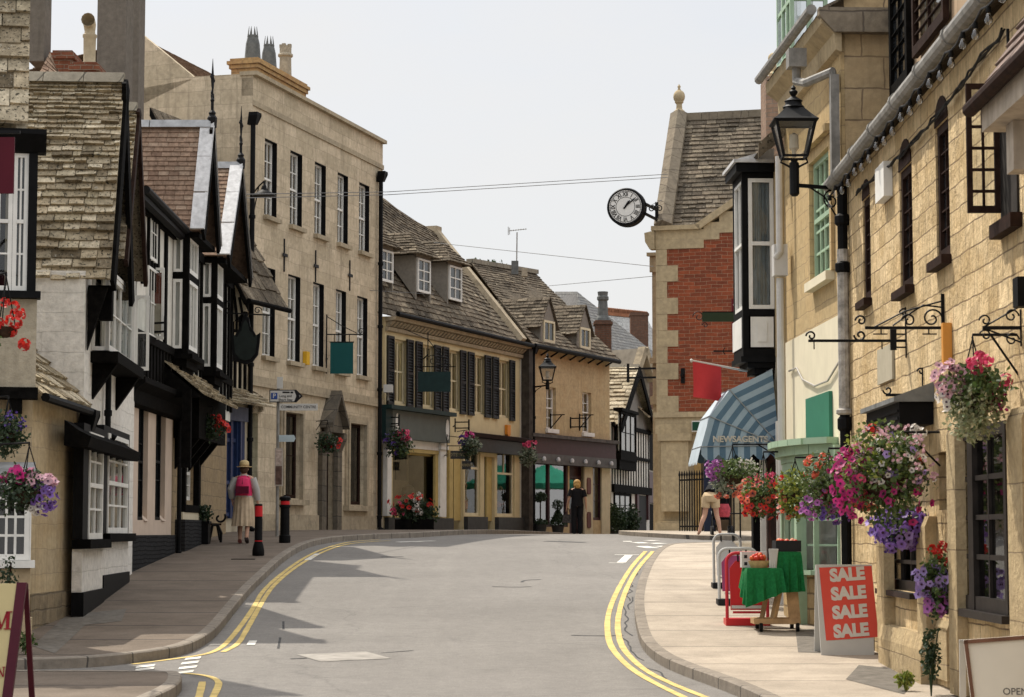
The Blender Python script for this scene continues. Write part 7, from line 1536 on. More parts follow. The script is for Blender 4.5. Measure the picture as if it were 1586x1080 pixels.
BAIZE = mat('green baize', (.012,.135,.04), .95, .2, 30, bmp=.4)
def drape(outline_top, drops, zt, y0, y1, seed):
    mb = MB(); rnd = random.Random(seed); n = 26; pts = []
    per = [(lx(outline_top[0]), y0), (lx(outline_top[1]), y0), (lx(outline_top[1]), y1), (lx(outline_top[0]), y1)]
    ring = []
    for k in range(4):
        a, b = Vector(per[k]), Vector(per[(k+1)%4])
        for i in range(n): ring.append((a.lerp(b, i/n), k, i/n))
    top = [(p.x, p.y, zt) for p,_,_ in ring]; rows = 9; N_ = len(ring); vs = list(top); cx = sum(p[0] for p in top)/N_; cy = sum(p[1] for p in top)/N_
    for j in range(1, rows+1):
        for (p, k, u) in ring:
            dl = drops[k]+(drops[(k+1)%4]-drops[k])*u; t = j/rows; d = Vector((p.x-cx, p.y-cy)).normalized()
            wv = .025*t*math.sin(u*2*math.pi*3+k*1.7)+.012*t*math.sin(u*2*math.pi*7+k)
            vs.append((p.x+d.x*(.012+.035*t+wv), p.y+d.y*(.012+.035*t+wv), zt-dl*t))
    fs = [tuple(range(N_))]
    for j in range(rows):
        for i in range(N_): fs.append((j*N_+i, j*N_+(i+1)%N_, (j+1)*N_+(i+1)%N_, (j+1)*N_+i))
    return mb.add(vs, fs).build('cloth', BAIZE, FT, smooth=True)
drape((1152,1205), (.50,.30,.25,.22), Zt(880), -.18, .40, 3); drape((1200,1236), (.52,.50,.48,.5), Zt(855), -.06, .42, 5)
# on it
def put(px0, px1, yt, yb, dy=0): return lx(px0)+FT.location.x, lx(px1)+FT.location.x, zg+Zt(yb), zg+Zt(yt)
FR = [mat('red fruit', (.50,.045,.025), .35, .12, 9), mat('orange red fruit', (.58,.12,.04), .35, .12, 9)]
x0, x1, z0, z1 = put(1156,1188,871,880); z0 = zg+Zt(880)+.004
o = thing('fruit_basket', 'shallow wooden basket of red tomatoes on the green cloth', 'basket', ((x0+x1)/2, Yt-.02, z0)); w_ = (x1-x0)/2
MB().lathe([(w_*.78,0),(w_,.07),(w_*1.02,.09),(w_*.96,.09),(w_*.76,.012)], (0,0,0), 20, 0, 1, .7).build('tray', mat('pale basket wood', (.42,.29,.14), .8, .2, 14), o, smooth=True)
rnd = random.Random(8)
for i in range(24):
    a = rnd.uniform(0,6.28); r_ = rnd.uniform(0,.72)*w_; MB().ball((r_*math.cos(a),.65*r_*math.sin(a),.085+.07*(1-r_/w_)+rnd.uniform(-.01,.02)), .033, seg=10, rings=6).build('tomato', rnd.choice(FR), o, smooth=True)
x0, x1, z0, z1 = put(1198,1237,843,857); z0 = zg+Zt(855)+.004
o = thing('black_crate', 'black plastic crate with fruit on the taller end of the green stand', 'crate', ((x0+x1)/2, Yt+.16, z0)); w_ = (x1-x0)/2; hh = .14
MB().box(-w_,w_,-.2,-.18,0,hh).box(-w_,w_,.18,.2,0,hh).box(-w_,-w_+.02,-.18,.18,0,hh).box(w_-.02,w_,-.18,.18,0,hh).box(-w_+.02,w_-.02,-.18,.18,0,.02).build('crate_body', RUB, o)
for i in range(14): MB().ball((rnd.uniform(-w_+.06,w_-.06),rnd.uniform(-.14,.14),hh-.02+rnd.uniform(0,.02)), .036, seg=8, rings=5).build('fruit', rnd.choice(FR+[mat('pink peach', (.55,.25,.16), .5, .1, 6)]), o, smooth=True)
x0, x1, z0, z1 = put(1147,1160,859,880); o = thing('price_box', 'white printed box standing behind the tomato basket', 'box', ((x0+x1)/2+.05, Yt+.22, zg+Zt(880)+.004)); MB().box(-.1,.22,-.1,.1,0,.2).build('carton', SGW, o); MB().box(-.07,-.03,-.104,-.101,.12,.16).box(-.07,-.03,-.104,-.101,.03,.07).build('black_spot', SGB, o); MB().box(.02,.2,-.104,-.101,.1,.15).build('pink_print', mat('pink print', (.5,.25,.28), .6, .2, 20), o)
x0, x1, z0, z1 = put(1189,1197,847,880); o = thing('paper_bag_roll', 'hank of white plastic bags hanging at the middle of the green stand', 'bags', ((x0+x1)/2, Yt-.1, zg+Zt(880)+.003)); mb = MB()
for i in range(6): mb.tube([(-.04+i*.014,.012*(i%2),0),(-.035+i*.015,.01,.12),(-.045+i*.02,0,.24)], .014, 6)
mb.build('bags', SGW, o, smooth=True)

o = thing('market_parasol', 'green market parasol round the corner, seen reflected in the maroon shop window', 'parasol', (7.3,80.3,g(80))); MB().lathe([(1.5,2.0),(1.48,2.2),(.05,2.95)], (0,0,0), 8).build('canopy', mat('teal green canvas', (.03,.26,.17), .8, .12, 3), o); MB().tube([(0,0,0),(0,0,2.9)], .03, 8).build('pole', WOODM, o)
# flag and small signs over the newsagent
p = at(1157,575,33.9); q = at(1071,558.5,33.2); o = thing('flag', 'red flag hanging from a white pole below the black bay', 'flag', p)
d = q-p; MB().tube([(0,0,0),d], [.018,.012], 8).ball(d, .026).build('pole', mat('white pole', (.6,.57,.52), .5, .08, 5), o, smooth=True)
a = at(1073,560,33.2)-p; b = at(1117,568.5,33.55)-p; dn = .50; n = 16; mb = MB()
dn0 = (at(1075,615,33.2)-p).z-a.z
for i in range(n):
    for j in range(6):
        P = lambda u, v: a.lerp(b,u)+Vector((.02*v*math.sin(v*3)*(1-u)*.8, .03*math.sin(u*7+v*2)*v, dn0*v*(1-.02*u)))
        mb.quad(P(i/n,j/6),P((i+1)/n,j/6),P((i+1)/n,(j+1)/6),P(i/n,(j+1)/6))
mb.build('cloth', mat('red flag cloth', (.55,.05,.055), .8, .05, 3), o, smooth=True, fix=False)
DGS = mat('dark olive sign', (.025,.04,.022), .5, .1, 3)
o, w_, h = board(1087.5,1140,484.5,498.5,37.0,'hanging_sign','long dark green sign hanging beside the black bay','sign',DGS); MB().scroll((-w_-.06,0,h*.55),(-1,0,0),(0,0,1),.1,1.2,.008).scroll((-w_+.05,0,-.06),(-1,0,0),(0,0,1),.05,1.2,.008).bar((-w_,0,h+.01),(w_+.3,0,h+.01),.02).build('bracket', IRON, o)
o, w_, h = board(1133,1146,463,529,37.6,'hanging_sign','narrow maroon sign with white scrollwork beside the black bay','sign',mat('maroon sign', (.11,.012,.02), .5, .1, 3)); MB().scroll((-.02,-.02,h*.15),(1,0,0),(0,0,1),.03,1.2,.006).scroll((-.02,-.02,h*.85),(1,0,0),(0,0,1),.03,1.2,.006).build('scroll_mark', SGW, o)
p = at(1105,544,37.6); o = thing('sign_bracket', 'bare black rod bracket on the brickwork above the red flag', 'bracket', p); MB().bar((0,0,0),(at(1146,544,37.6)-p).to_tuple(),.025).bar((.16,0,0),(.2,0,.06),.015).bar((.16,0,0),(.2,0,-.06),.015).build('rod', IRON, o)
# iron brackets on the inn
def wallbr(label, pxw, pxe, y, extra): 
    x, z = I.uz(pxw, y, .0); P = I.A+I.u*x+Vector((0,0,I.z0+z)); q = at(pxe, y, P.y); o = thing('sign_bracket', label, 'bracket', P, 0); L_ = q.x-P.x; mb = MB(); mb.bar((0,0,0),(L_,0,0),.028); extra(mb, L_); mb.build('ironwork', IRON, o); return o, L_
def ex1(mb, L_):
    mb.bar((-.015,0,-.05),(-.015,0,.33),.03).tube([(-.02,0,.26),(L_*.5,0,.16),(L_*.9,0,.0)], .009, 5).scroll((-.12,0,.09),(1,0,0),(0,0,1),.10,1.3,.009).scroll((L_*.45,0,.07),(-1,0,0),(0,0,1),.07,1.2,.009).scroll((L_-.04,0,.07),(-1,0,0),(0,0,1),.055,1.2,.01).scroll((L_-.05,0,-.07),(-1,0,0),(0,0,-1),.06,1.2,.01)
    mb.bar((L_*.2,0,-.0),(L_*.2,0,-.06),.012).bar((L_*.8,0,0),(L_*.8,0,-.06),.012).bar((L_*.1,0,-.06),(L_*.28,0,-.06),.012).bar((L_*.72,0,-.06),(L_*.9,0,-.06),.012)
    mb.tube([(-.03,0,.2),(-.2,0,.22),(-.36,0,.12),(-.5,0,.02)], .009, 5)
wallbr('scrolled black iron sign bracket nearest the orange board on the inn', 1463, 1340, 508, ex1)
def ex2(mb, L_):
    mb.scroll((L_+.03,0,.05),(-1,0,0),(0,0,1),.055,1.1,.01).bar((L_+.06,0,0),(L_+.06,0,-.09),.012).bar((L_*.25,0,0),(L_*.25,0,-.09),.012).bar((0,0,-.18),(0,0,.36),.026).scroll((-.02,0,.3),(-1,0,0),(0,0,1),.05,1.2,.009).bar((0,0,.07),(.22,0,.07),.016).bar((0,0,-.07),(.22,0,-.07),.016).bar((.22,0,-.12),(.22,0,.12),.018).bar((-.14,0,-.1),(-.14,0,.12),.06).bar((-.14,0,.07),(0,0,.07),.016).bar((-.14,0,-.07),(0,0,-.07),.016)
wallbr('long plain black iron arm bracket on the inn with a hooked end', 1404, 1252, 528, ex2)
def ex3(mb, L_):
    mb.bar((0,0,-.4),(0,0,.28),.022).bar((L_*.6,0,0),(0,0,-.3),.014).scroll((L_+.02,0,.05),(-1,0,0),(0,0,-1),.05,1,.009).scroll((-.02,0,.24),(-1,0,0),(0,0,1),.04,1.1,.009)
wallbr('small black hook bracket above the large flower basket on the inn', 1430, 1372, 612, ex3)
def ex4(mb, L_):
    mb.bar((0,0,-.15),(0,0,.15),.02).tube([(L_,0,0),(L_*.5,0,.09),(0,0,.18)], .008, 5).tube([(L_,0,0),(L_*.5,0,-.06),(0,0,-.12)], .008, 5)
    for zz in (.06,-.06): mb.scroll((L_*.93,0,zz),(-1,0,0),(0,0,1),.05,1.2,.007).scroll((L_*.25,0,zz*1.6),(1,0,0),(0,0,1),.06,1.2,.007)
wallbr('spidery scrolled bracket at the right edge of the inn wall', 1582, 1522, 508, ex4)
x, z = I.uz(1466,566,.05); o = MB().box(-.03,.06,-.09,-.005,0,.40).build('orange_board', mat('orange board', (.60,.27,.06), .6, .08, 4), loc=I.A+I.u*x+Vector((0,0,I.z0+z)), rz=I.root.rotation_euler.z); tag(o, 'narrow orange board fixed to the inn wall at the bracket end', 'sign')
x0, x1, z0, z1 = I.rect(1360,1383,537,592,.02); o = MB().box(x0,x1,-.03,-.004,z0,z1).build('wall_plate', mat('stone grey plate', (.40,.36,.27), .7, .08, 4), loc=I.root.location, rz=I.root.rotation_euler.z); tag(o, 'blank stone grey plate on the inn wall behind the iron arms', 'sign')
# festoon of clear bulbs under the gutter
FB = thing('festoon_lights', 'string of clear bulbs hanging under the grey gutter of the inn', 'string lights', I.root.location, I.root.rotation_euler.z)
mb = MB(); pts = []; n = 42
for i in range(n+1): x = .05+i*(11.5/n); pts.append((x, -.2, zgut-.17+x*.0064-.05*abs(math.sin(i*math.pi/3))))
mb.tube(pts, .012, 6).build('cable', IRON, FB); BULB = glass_mat('clear bulb', (.93,.90,.84), .07, .05)
for i in range(1, n, 2):
    x, y, z = pts[i]; o = MB().lathe([(.02,0),(.026,-.05),(.02,-.06)], (x,y,z), 8).build('bulb_socket', IRON, FB, smooth=True); MB().lathe([(.015,-.062),(.024,-.085),(.034,-.115),(.027,-.145),(.006,-.155)], (x,y,z), 10).build('bulb', BULB, o, smooth=True)
# railing in front of the brick building
p0 = at(1053,832,55.5); p1 = at(1112,832,54.0); zg = g(55)+.1; d = Vector((p1.x-p0.x,p1.y-p0.y,0)); o = thing('iron_railing', 'black spear topped iron railing before the red brick building', 'railing', (p0.x,p0.y,zg)); n = 15; hh = at(1060,744,55.5).z-zg
mb = MB()
for i in range(n+1):
    q = d*(i/n); mb.tube([(q.x,q.y,0),(q.x,q.y,hh+.12)], .016, 6).lathe([(.022,hh+.1),(.03,hh+.14),(.003,hh+.24)], (q.x,q.y,0), 6)
mb.build('uprights', IRON, o); MB().bar((0,0,hh),(d.x,d.y,hh),.04).bar((0,0,.12),(d.x,d.y,.12),.04).build('rails', IRON, o)
p = at(1098,760,54.2); o = thing('notice_case', 'dark blue notice case standing behind the hanging basket', 'notice board', (p.x,54.2,g(54.2)+.1)); h = at(1098,712,54.2).z-o.location.z; MB().box(-.12,.16,0,.1,.0,h).build('case', mat('dark navy paint', (.015,.02,.04), .5, .1, 4), o); MB().box(-.07,.12,-.012,-.003,h*.75,h*.95).build('poster', SGW, o)
# sign board in the near left corner
Yb = 19.0; a = at(0,905,Yb); b = at(25,905,Yb); zb = g(Yb)+PAVE; h = a.z-zb; o = thing('pub_board', 'cream sign board with maroon edge and red letters in the near left corner', 'sign board', (b.x,Yb,zb), 0)
MRN = mat('maroon edge', (.07,.012,.022), .5, .1, 4); CRB = mat('cream board', (.50,.42,.22), .6, .05, 3)
sl = .02
MB().extr([(-.95,0,0),(-.115,0,0),(-.04,.2,h),(-.95,.2,h)], (0,.03,0)).build('front_panel', CRB, o); MB().extr([(-.113,-.01,0),(-.03,-.01,0),(.045,.19,h+.01),(-.038,.19,h+.01)], (0,.05,0)).extr([(.0,.6,0),(.05,.6,0),(.045,.24,h),(.005,.24,h)], (0,.03,0)).build('board_frame', MRN, o)
RL = mat('dark red lettering', (.22,.012,.02), .6, .05, 3); th = math.atan2(.2,h)
def glyph(polys, x, z, s):
    mb = MB()
    for p in polys: mb.extr([(x+a*s,.2*(z+b*s)/h-.012,z+b*s) for a, b in p], (0,.006,0))
    mb.build('lettering', RL, o)
GM = [[(-.52,0),(-.22,0),(-.22,.06),(-.52,.06)],[(.2,0),(.62,0),(.62,.06),(.2,.06)],[(.32,.06),(.5,.06),(.5,.94),(.32,.94)],[(.3,1),(.62,1),(.62,.94),(.3,.94)],[(-.42,.06),(-.34,.06),(-.34,.94),(-.42,.94)],[(-.52,1),(-.2,1),(.06,.25),(-.02,.0),(-.36,.94)],[(.0,.0),(.06,.0),(.4,.94),(.3,1)]]
GN = [[(-.42,0),(-.12,0),(-.12,.07),(-.42,.07)],[(-.3,.07),(-.22,.07),(-.22,.93),(-.3,.93)],[(.12,.93),(.42,.93),(.42,1),(.12,1)],[(.23,.0),(.31,.0),(.31,.93),(.23,.93)],[(-.42,1),(-.2,1),(.3,.0),(.18,.0),(-.3,.9)]]
q = at(0,976,Yb); glyph(GM, q.x-b.x-.028, q.z-zb, .155); q = at(-1,1049,Yb); glyph(GN, q.x-b.x+.0, q.z-zb, .085)
# dark red banner sign at the left edge
o, w_, h = board(-30,22,213,300,20.5,'hanging_sign','dark red hanging sign at the top left edge beside the white sash','sign',mat('deep red sign', (.075,.008,.016), .6, .08, 3)); MB().bar((-w_-.2,0,h+.05),(w_+.05,0,h+.05),.03).bar((-w_-.2,0,h+.05),(-w_-.6,3.5,h+.05),.03).build('bracket', IRON, o)
# ------------------------------------------------------------------ hanging baskets and other plants
LEAFS = {'mid': leaf_mat('basket leaves', [(.035,.065,.015),(.075,.12,.03),(.05,.09,.022),(.11,.16,.045),(.15,.19,.06)]),
 'dark': leaf_mat('dark leaves', [(.012,.03,.012),(.03,.055,.02),(.02,.04,.015),(.045,.075,.025)]),
 'ivory': leaf_mat('variegated leaves', [(.30,.31,.17),(.42,.41,.26),(.10,.14,.05),(.36,.37,.22),(.17,.2,.08)]),
 'lime': leaf_mat('lime leaves', [(.09,.13,.02),(.22,.26,.04),(.14,.19,.03),(.33,.34,.06)]),
 'silver': leaf_mat('silver leaves', [(.17,.2,.15),(.26,.29,.21),(.09,.13,.07),(.33,.34,.26)])}
FL = {n: leaf_mat(n+' petals', [tuple(q*.7 for q in c), c, tuple(min(1,q*1.25) for q in c)]) for n, c in
 {'red':(.55,.025,.015),'pink':(.62,.07,.16),'magenta':(.42,.02,.16),'purple':(.24,.13,.46),'violet':(.10,.05,.26),'white':(.66,.63,.58),'palepink':(.60,.36,.42),'coral':(.62,.14,.08),'lilac':(.34,.24,.52),'mauve':(.36,.11,.36),'yellow':(.62,.45,.04)}.items()}
EYE_ = mat('flower eye', (.05,.02,.05), .7, .1, 5)
def plantball(o, parts, seed, flat=.0):
    """parts: (kind, material key, centre, radii, count, size)"""
    rnd = random.Random(seed)
    for kind, key, c, r, n, s in parts:
        if kind in ('petunia','small') and o.location.y < 34: n = int(n*1.6); s *= 1.08
        mb = MB(); c = Vector(c)
        for i in range(n):
            while True:
                d = Vector((rnd.gauss(0,1),rnd.gauss(0,1),rnd.gauss(0,1)))
                if d.length > .1: break
            d.normalize(); rad = rnd.random()**(.45 if kind == 'leaf' else .12)
            lump = 1+.38*noise.noise(d*2.1+Vector((seed,0,0)))+.2*noise.noise(d*5+Vector((0,seed,0)))
            p = c+Vector((d.x*r[0],d.y*r[1],d.z*r[2]))*rad*lump
            if kind == 'leaf': mb.leaf(p, s*rnd.uniform(.6,1.3), rnd, up=.35)
            elif kind == 'petunia':
                nn = (d+Vector((rnd.gauss(0,.35),rnd.gauss(0,.35)-.45,rnd.gauss(0,.35)+.1))).normalized(); mb.bloom(p+d*.02, nn, s*rnd.uniform(.75,1.15), rnd, 0, 1)
            elif kind == 'geranium':
                for k in range(16):
                    e = Vector((rnd.gauss(0,1),rnd.gauss(0,1),rnd.gauss(0,1))).normalized(); mb.bloom(p+d*.04+e*s*.8, e, s*.42, rnd, 0)
            elif kind == 'small':
                for k in range(3): mb.bloom(p+Vector((rnd.gauss(0,s),rnd.gauss(0,s),rnd.gauss(0,s))), (rnd.gauss(0,.4),-1,rnd.gauss(.3,.4)), s*.6, rnd, 0)
        if kind == 'leaf': tag(mb.build('foliage', LEAFS[key], o, fix=False), kind='stuff')
        else: tag(mb.build('%s_flowers' % key.replace('palepink','pale_pink'), [FL[key], EYE_], o, fix=False), kind='stuff')
def bowl(o, r, z, col=(.05,.03,.02), chain=.5, top=.0, arm=None):
    MB().lathe([(r*.2,z-r*.62),(r*.62,z-r*.5),(r*.92,z-r*.1),(r,z+.03),(r*.9,z+.03)], (0,0,0), 16).build('basket', mat('coir basket', col, .9, .3, 20), o, smooth=True)
    if chain:
        mb = MB()
        for k in range(3): a = 2.1*k+.4; mb.tube([(r*.9*math.cos(a),r*.9*math.sin(a),z+.02),(0,0,z+chain)], .006, 4)
        if arm: a = Vector(arm); mb.tube([(0,0,z+chain),(0,0,z+chain+.03),(a.x,a.y,z+chain+.03)], .012, 6).tube([(a.x*.4,a.y*.4,z+chain+.03),(a.x,a.y,z+chain-.3)], .01, 6)
        mb.build('hanger', IRON, o)
def basket(label, px, py, Y, wr, hr, spec, seed, group='hanging flower baskets', arm=None, chain=.45, bowlr=.6):
    s = Y/3400; o = thing('hanging_basket', label, 'flower basket', at(px,py,Y), 0, group); r = wr*s; h = hr*s
    ps = []
    for kind, key, cx, cy, rx, ry, n, size in spec: ps.append((kind, key, (cx*r, -abs(rx)*r*.1, cy*h), (rx*r, min(rx*r, .34), ry*h), n, size))
    bowl(o, r*bowlr, -h*.1, chain=chain, arm=arm); plantball(o, ps, seed); return o
wx = lambda px, Y, off=0: (I.A+I.u*(I.A.y-Y)).x-(px-793)/3400*Y
basket('big basket of pink geraniums and trailing ivory leaves above the tall dark window', 1508, 612, 17.9, 58, 68, [('leaf','ivory',.0,-.35,.72,.75,1500,.045),('leaf','mid',.05,.2,.85,.55,800,.06),('geranium','pink',.1,.62,.55,.22,7,.055),('geranium','pink',.82,.45,.1,.1,1,.06),('petunia','palepink',-.66,.35,.35,.35,34,.038),('petunia','white',-.7,-.05,.2,.3,10,.035),('small','magenta',.55,-.1,.3,.35,16,.03)], 1, arm=(wx(1508,17.9),0,0), chain=.5, bowlr=.5)
basket('largest mixed basket of white, magenta and red flowers under the slate lidded vent', 1370, 738, 21.4, 68, 78, [('leaf','mid',0,.05,.95,.95,2600,.06),('leaf','lime',-.2,.3,.9,.7,700,.05),('leaf','silver',.4,.0,.5,.5,350,.05),('geranium','white',.48,.83,.3,.12,5,.06),('geranium','red',-.1,.92,.06,.06,1,.065),('small','palepink',.1,.3,.9,.7,60,.03),('petunia','white',.3,.2,.75,.6,38,.035),('petunia','magenta',-.75,-.1,.4,.65,44,.045),('petunia','magenta',.3,-.35,.6,.5,16,.045),('petunia','pink',-.5,.1,.5,.5,18,.04),('petunia','lilac',.25,.3,.7,.6,12,.04),('geranium','coral',-.45,-.55,.25,.2,5,.05),('geranium','red',.9,.35,.1,.15,2,.04)], 2, arm=(wx(1370,21.4),0,0))
o = basket('mass of purple petunias in a box over the small dark window', 1394, 815, 22.2, 48, 36, [('leaf','dark',0,.1,.95,.9,1200,.05),('petunia','purple',0,-.1,.95,.8,62,.055),('petunia','lilac',.0,-.2,.8,.7,22,.05),('small','violet',-.3,-.3,.6,.5,14,.03)], 3, chain=0)
basket('pink, coral and mauve basket left of the largest mixed basket', 1284, 755, 24.8, 46, 55, [('leaf','mid',0,0,.95,.95,1600,.055),('leaf','silver',-.1,.0,.8,.7,300,.05),('geranium','coral',-.3,.55,.45,.2,9,.05),('petunia','mauve',-.2,-.45,.75,.5,40,.035),('petunia','magenta',.4,.45,.6,.4,22,.04),('petunia','pink',.2,-.2,.7,.5,16,.035),('petunia','violet',.1,-.7,.6,.3,14,.035)], 4, arm=(wx(1284,24.8),0,0))
basket('leafy green basket with a few scarlet flowers before the green bow window', 1232, 764, 27.5, 34, 42, [('leaf','lime',0,0,.95,.9,1000,.055),('leaf','mid',.1,-.1,.9,.9,700,.055),('geranium','red',-.2,.4,.7,.3,6,.04),('petunia','coral',-.1,-.4,.7,.5,12,.04)], 5, arm=(wx(1232,27.5),0,0))
basket('scarlet and yellow leaved basket above the fruit stand', 1183, 768, 30.0, 36, 36, [('leaf','mid',0,0,.95,.95,1300,.05),('leaf','lime',-.55,-.05,.4,.7,350,.05),('petunia','coral',-.3,.05,.8,.7,26,.05),('petunia','red',.0,-.3,.9,.6,26,.05),('geranium','pink',.0,.75,.75,.12,7,.045)], 6, arm=(wx(1183,30),0,0), chain=.6)
basket('purple and white basket with bare brown bowl under the striped canopy', 1135, 736, 32.2, 38, 30, [('leaf','mid',.1,.25,.95,.6,1000,.055),('leaf','silver',-.4,-.4,.5,.7,350,.05),('petunia','mauve',-.72,.25,.32,.5,44,.04),('small','white',.5,.4,.5,.4,34,.025),('petunia','coral',-.2,-.9,.5,.35,9,.045)], 7, arm=(wx(1135,32.2)-.15,0,0), bowlr=.5)
basket('wall basket of red geraniums and trailing lilac petunias by the tall dark window', 1446, 905, 20.7, 30, 52, [('leaf','mid',.2,.1,.9,.95,900,.05),('leaf','dark',.3,-.2,.7,.8,400,.05),('geranium','red',.5,.88,.4,.18,7,.05),('petunia','lilac',-.15,.05,.85,.5,44,.042),('petunia','mauve',.1,-.55,.6,.35,18,.042)], 8, chain=0)
basket('hanging basket of purple and pink petunias in front of the white bay window', 44, 762, 22.6, 42, 38, [('leaf','dark',-.2,.1,.95,.9,1100,.055),('petunia','purple',.62,-.2,.4,.6,34,.04),('petunia','palepink',.5,.35,.5,.3,26,.045),('petunia','magenta',-.3,.65,.6,.25,18,.045),('geranium','white',.1,.35,.1,.1,1,.045),('petunia','white',.35,-.55,.3,.3,12,.04)], 9, arm=(-.9,.9,0), chain=.5)
basket('dark straggly basket above the white bay window at the left edge', 12, 672, 23.6, 30, 36, [('leaf','dark',0,0,1,.95,1100,.05),('small','violet',.1,.4,.8,.5,16,.025)], 10, arm=(-.8,.9,0), chain=.4)
basket('bright red geraniums leaning in at the left edge by the white sash', 8, 508, 20.0, 52, 42, [('leaf','mid',-.6,-.2,.5,.6,420,.06),('geranium','red',.0,.45,.5,.35,8,.05),('geranium','red',.75,-.55,.1,.1,1,.065),('geranium','red',.45,.05,.2,.2,2,.06)], 11, arm=(-1.4,1.2,0), chain=.5, bowlr=.35)
basket('red flowered dark basket hanging from the timbered house porch', 330, 661, 44.0, 24, 20, [('leaf','dark',-.15,-.05,.95,.95,800,.07),('geranium','red',.3,.3,.5,.4,8,.06),('petunia','red',.5,-.1,.5,.5,16,.06)], 12, arm=(-.5,0,0), chain=.4)
basket('small red and pink basket beside the stone pediment', 507, 687, 57.0, 19, 17, [('leaf','dark',0,0,.95,.95,700,.08),('petunia','red',.4,.1,.6,.6,18,.07),('petunia','palepink',.2,-.4,.7,.4,10,.07)], 13, arm=(-.4,.55,0), chain=.6)
basket('purple and pink basket at the left end of the grey green fascia', 618, 686, 62.0, 22, 24, [('leaf','dark',0,0,.95,.95,800,.09),('leaf','mid',.3,-.3,.6,.6,260,.08),('petunia','pink',.25,.5,.55,.35,22,.08),('petunia','violet',-.4,.0,.6,.7,26,.08),('petunia','palepink',.5,.2,.3,.3,8,.07)], 14, arm=(-.3,.7,0), chain=.5)
basket('pale leaved basket over the door of the cream shop', 727, 691, 66.0, 18, 20, [('leaf','silver',.15,.1,.8,.7,500,.09),('leaf','dark',0,-.2,.95,.8,500,.08),('petunia','violet',-.5,.3,.4,.5,16,.08),('petunia','magenta',-.1,.8,.4,.2,9,.08)], 15, arm=(-.4,1.2,0), chain=.5)
basket('leafy basket with pink tips at the right end of the cream shop', 818, 703, 71.6, 16, 19, [('leaf','silver',0,-.1,.9,.85,600,.09),('leaf','dark',0,-.3,.8,.7,260,.08),('petunia','pink',.3,.75,.6,.25,12,.09)], 16, arm=(.1,1.0,0), chain=.5)
# planted trough before the first cream shop
p = at(642,800,62.6); zg = g(62.6)+PAVE; o = thing('flower_trough', 'low trough of dark foliage with red and white flowers before the cream shop window', 'planter', (p.x,62.6,zg)); MB().box(-.55,.55,-.18,.18,0,.3).build('trough', BLKWOOD, o)
plantball(o, [('leaf','dark',(0,0,.5),(.62,.25,.42),1500,.1),('geranium','white',(.1,-.2,.72),(.12,.05,.28),11,.07),('petunia','red',(-.1,-.15,.75),(.6,.15,.25),34,.07),('petunia','pink',(-.45,-.15,.55),(.15,.1,.25),10,.07)], 17)
def topiary(label, px, Y, kind, h, group=None):
    p = at(px,828,Y); zg = g(Y)+PAVE; o = thing('topiary', label, 'topiary', (p.x,Y,zg), 0, group); MB().lathe([(.16,0),(.22,.3),(.23,.34),(.19,.34),(.18,.3)], (0,0,0), 14).build('pot', DKGREY, o, smooth=True)
    MB().tube([(0,0,.25),(0,0,h-.1)], .022, 6).build('stem', BROWNW, o); mb = MB(); rnd = random.Random(int(px))
    if kind == 'cone':
        for i in range(1500): t = rnd.random()**.7; r_ = (.34*(1-t)+.03)*rnd.random()**.3; a = rnd.uniform(0,6.28); mb.leaf((r_*math.cos(a),r_*math.sin(a),.32+t*(h-.75)), .07, rnd)
        for i in range(350): d = Vector((rnd.gauss(0,1),rnd.gauss(0,1),rnd.gauss(0,1))).normalized(); q = d*.16; mb.leaf((q.x,q.y,h-.22+q.z), .06, rnd)
    else:
        for i in range(700): d = Vector((rnd.gauss(0,1),rnd.gauss(0,1),rnd.gauss(0,1))).normalized()*.22*rnd.random()**.3; mb.leaf((d.x,d.y,h-.2+d.z*.7), .07, rnd)
        for i in range(420): d = Vector((rnd.gauss(0,1),rnd.gauss(0,1),abs(rnd.gauss(0,.6)))).normalized()*.26*rnd.random()**.3; mb.leaf((d.x,d.y,.36+d.z*.7), .07, rnd)
    mb.build('foliage', LEAFS['dark'], o, fix=False)
topiary('cone topiary topped with a ball before the maroon shop window', 864, 74.6, 'cone', 1.25); topiary('lollipop topiary at the left of the maroon shop window', 837, 73.6, 'ball', 1.45)
for px, Y, w_, lb in ((953,81.0,.45,'taller bushy shrub in a pot left of the far cottage window'), (976,83.4,.4,'shorter bushy shrub in a pot by the far cottage door')):
    p = at(px,828,Y); o = thing('potted_shrub', lb, 'shrub', (p.x,Y,g(Y)+.1)); MB().lathe([(.2,0),(.28,.35),(.24,.35)], (0,0,0), 12).build('pot', DKGREY, o); plantball(o, [('leaf','dark',(0,0,.75),(w_,w_,.6),1100,.12)], int(px))
# planter and iron chair by the blue shop
p = at(311,800,45.6); o = thing('planter', 'black square planter with a bushy plant beside the timbered house wall', 'planter', (p.x,45.6,g(45.6)+PAVE)); MB().box(-.18,.18,-.18,.18,0,.42).box(-.2,.2,-.2,.2,.42,.47).build('pot', BLACK, o); plantball(o, [('leaf','dark',(0,0,.62),(.24,.22,.2),600,.07)], 31)
p = at(333,832,46.2); o = thing('iron_bench', 'small bench with curled iron end frame outside the blue shop', 'bench', (p.x,46.2,g(46.2)+PAVE), R(8)); mb = MB()
mb.tube([(-.12,0,0),(-.13,0,.2),(-.05,0,.36),(.06,0,.36),(.13,0,.2),(.12,0,0)], .028, 8).tube([(-.13,.0,.36),(-.16,0,.62),(-.1,0,.78)], .025, 8).scroll((.09,0,.52),(1,0,0),(0,0,-1),.13,.8,.022,-.6)
mb.build('end_frame', IRON, o); MB().box(-.13,.13,.05,.9,.36,.40).build('seat', BROWNW, o); MB().tube([(-.12,.9,0),(-.05,.9,.36)], .028, 8).tube([(.12,.9,0),(.05,.9,.36)], .028, 8).build('back_leg', IRON, o)
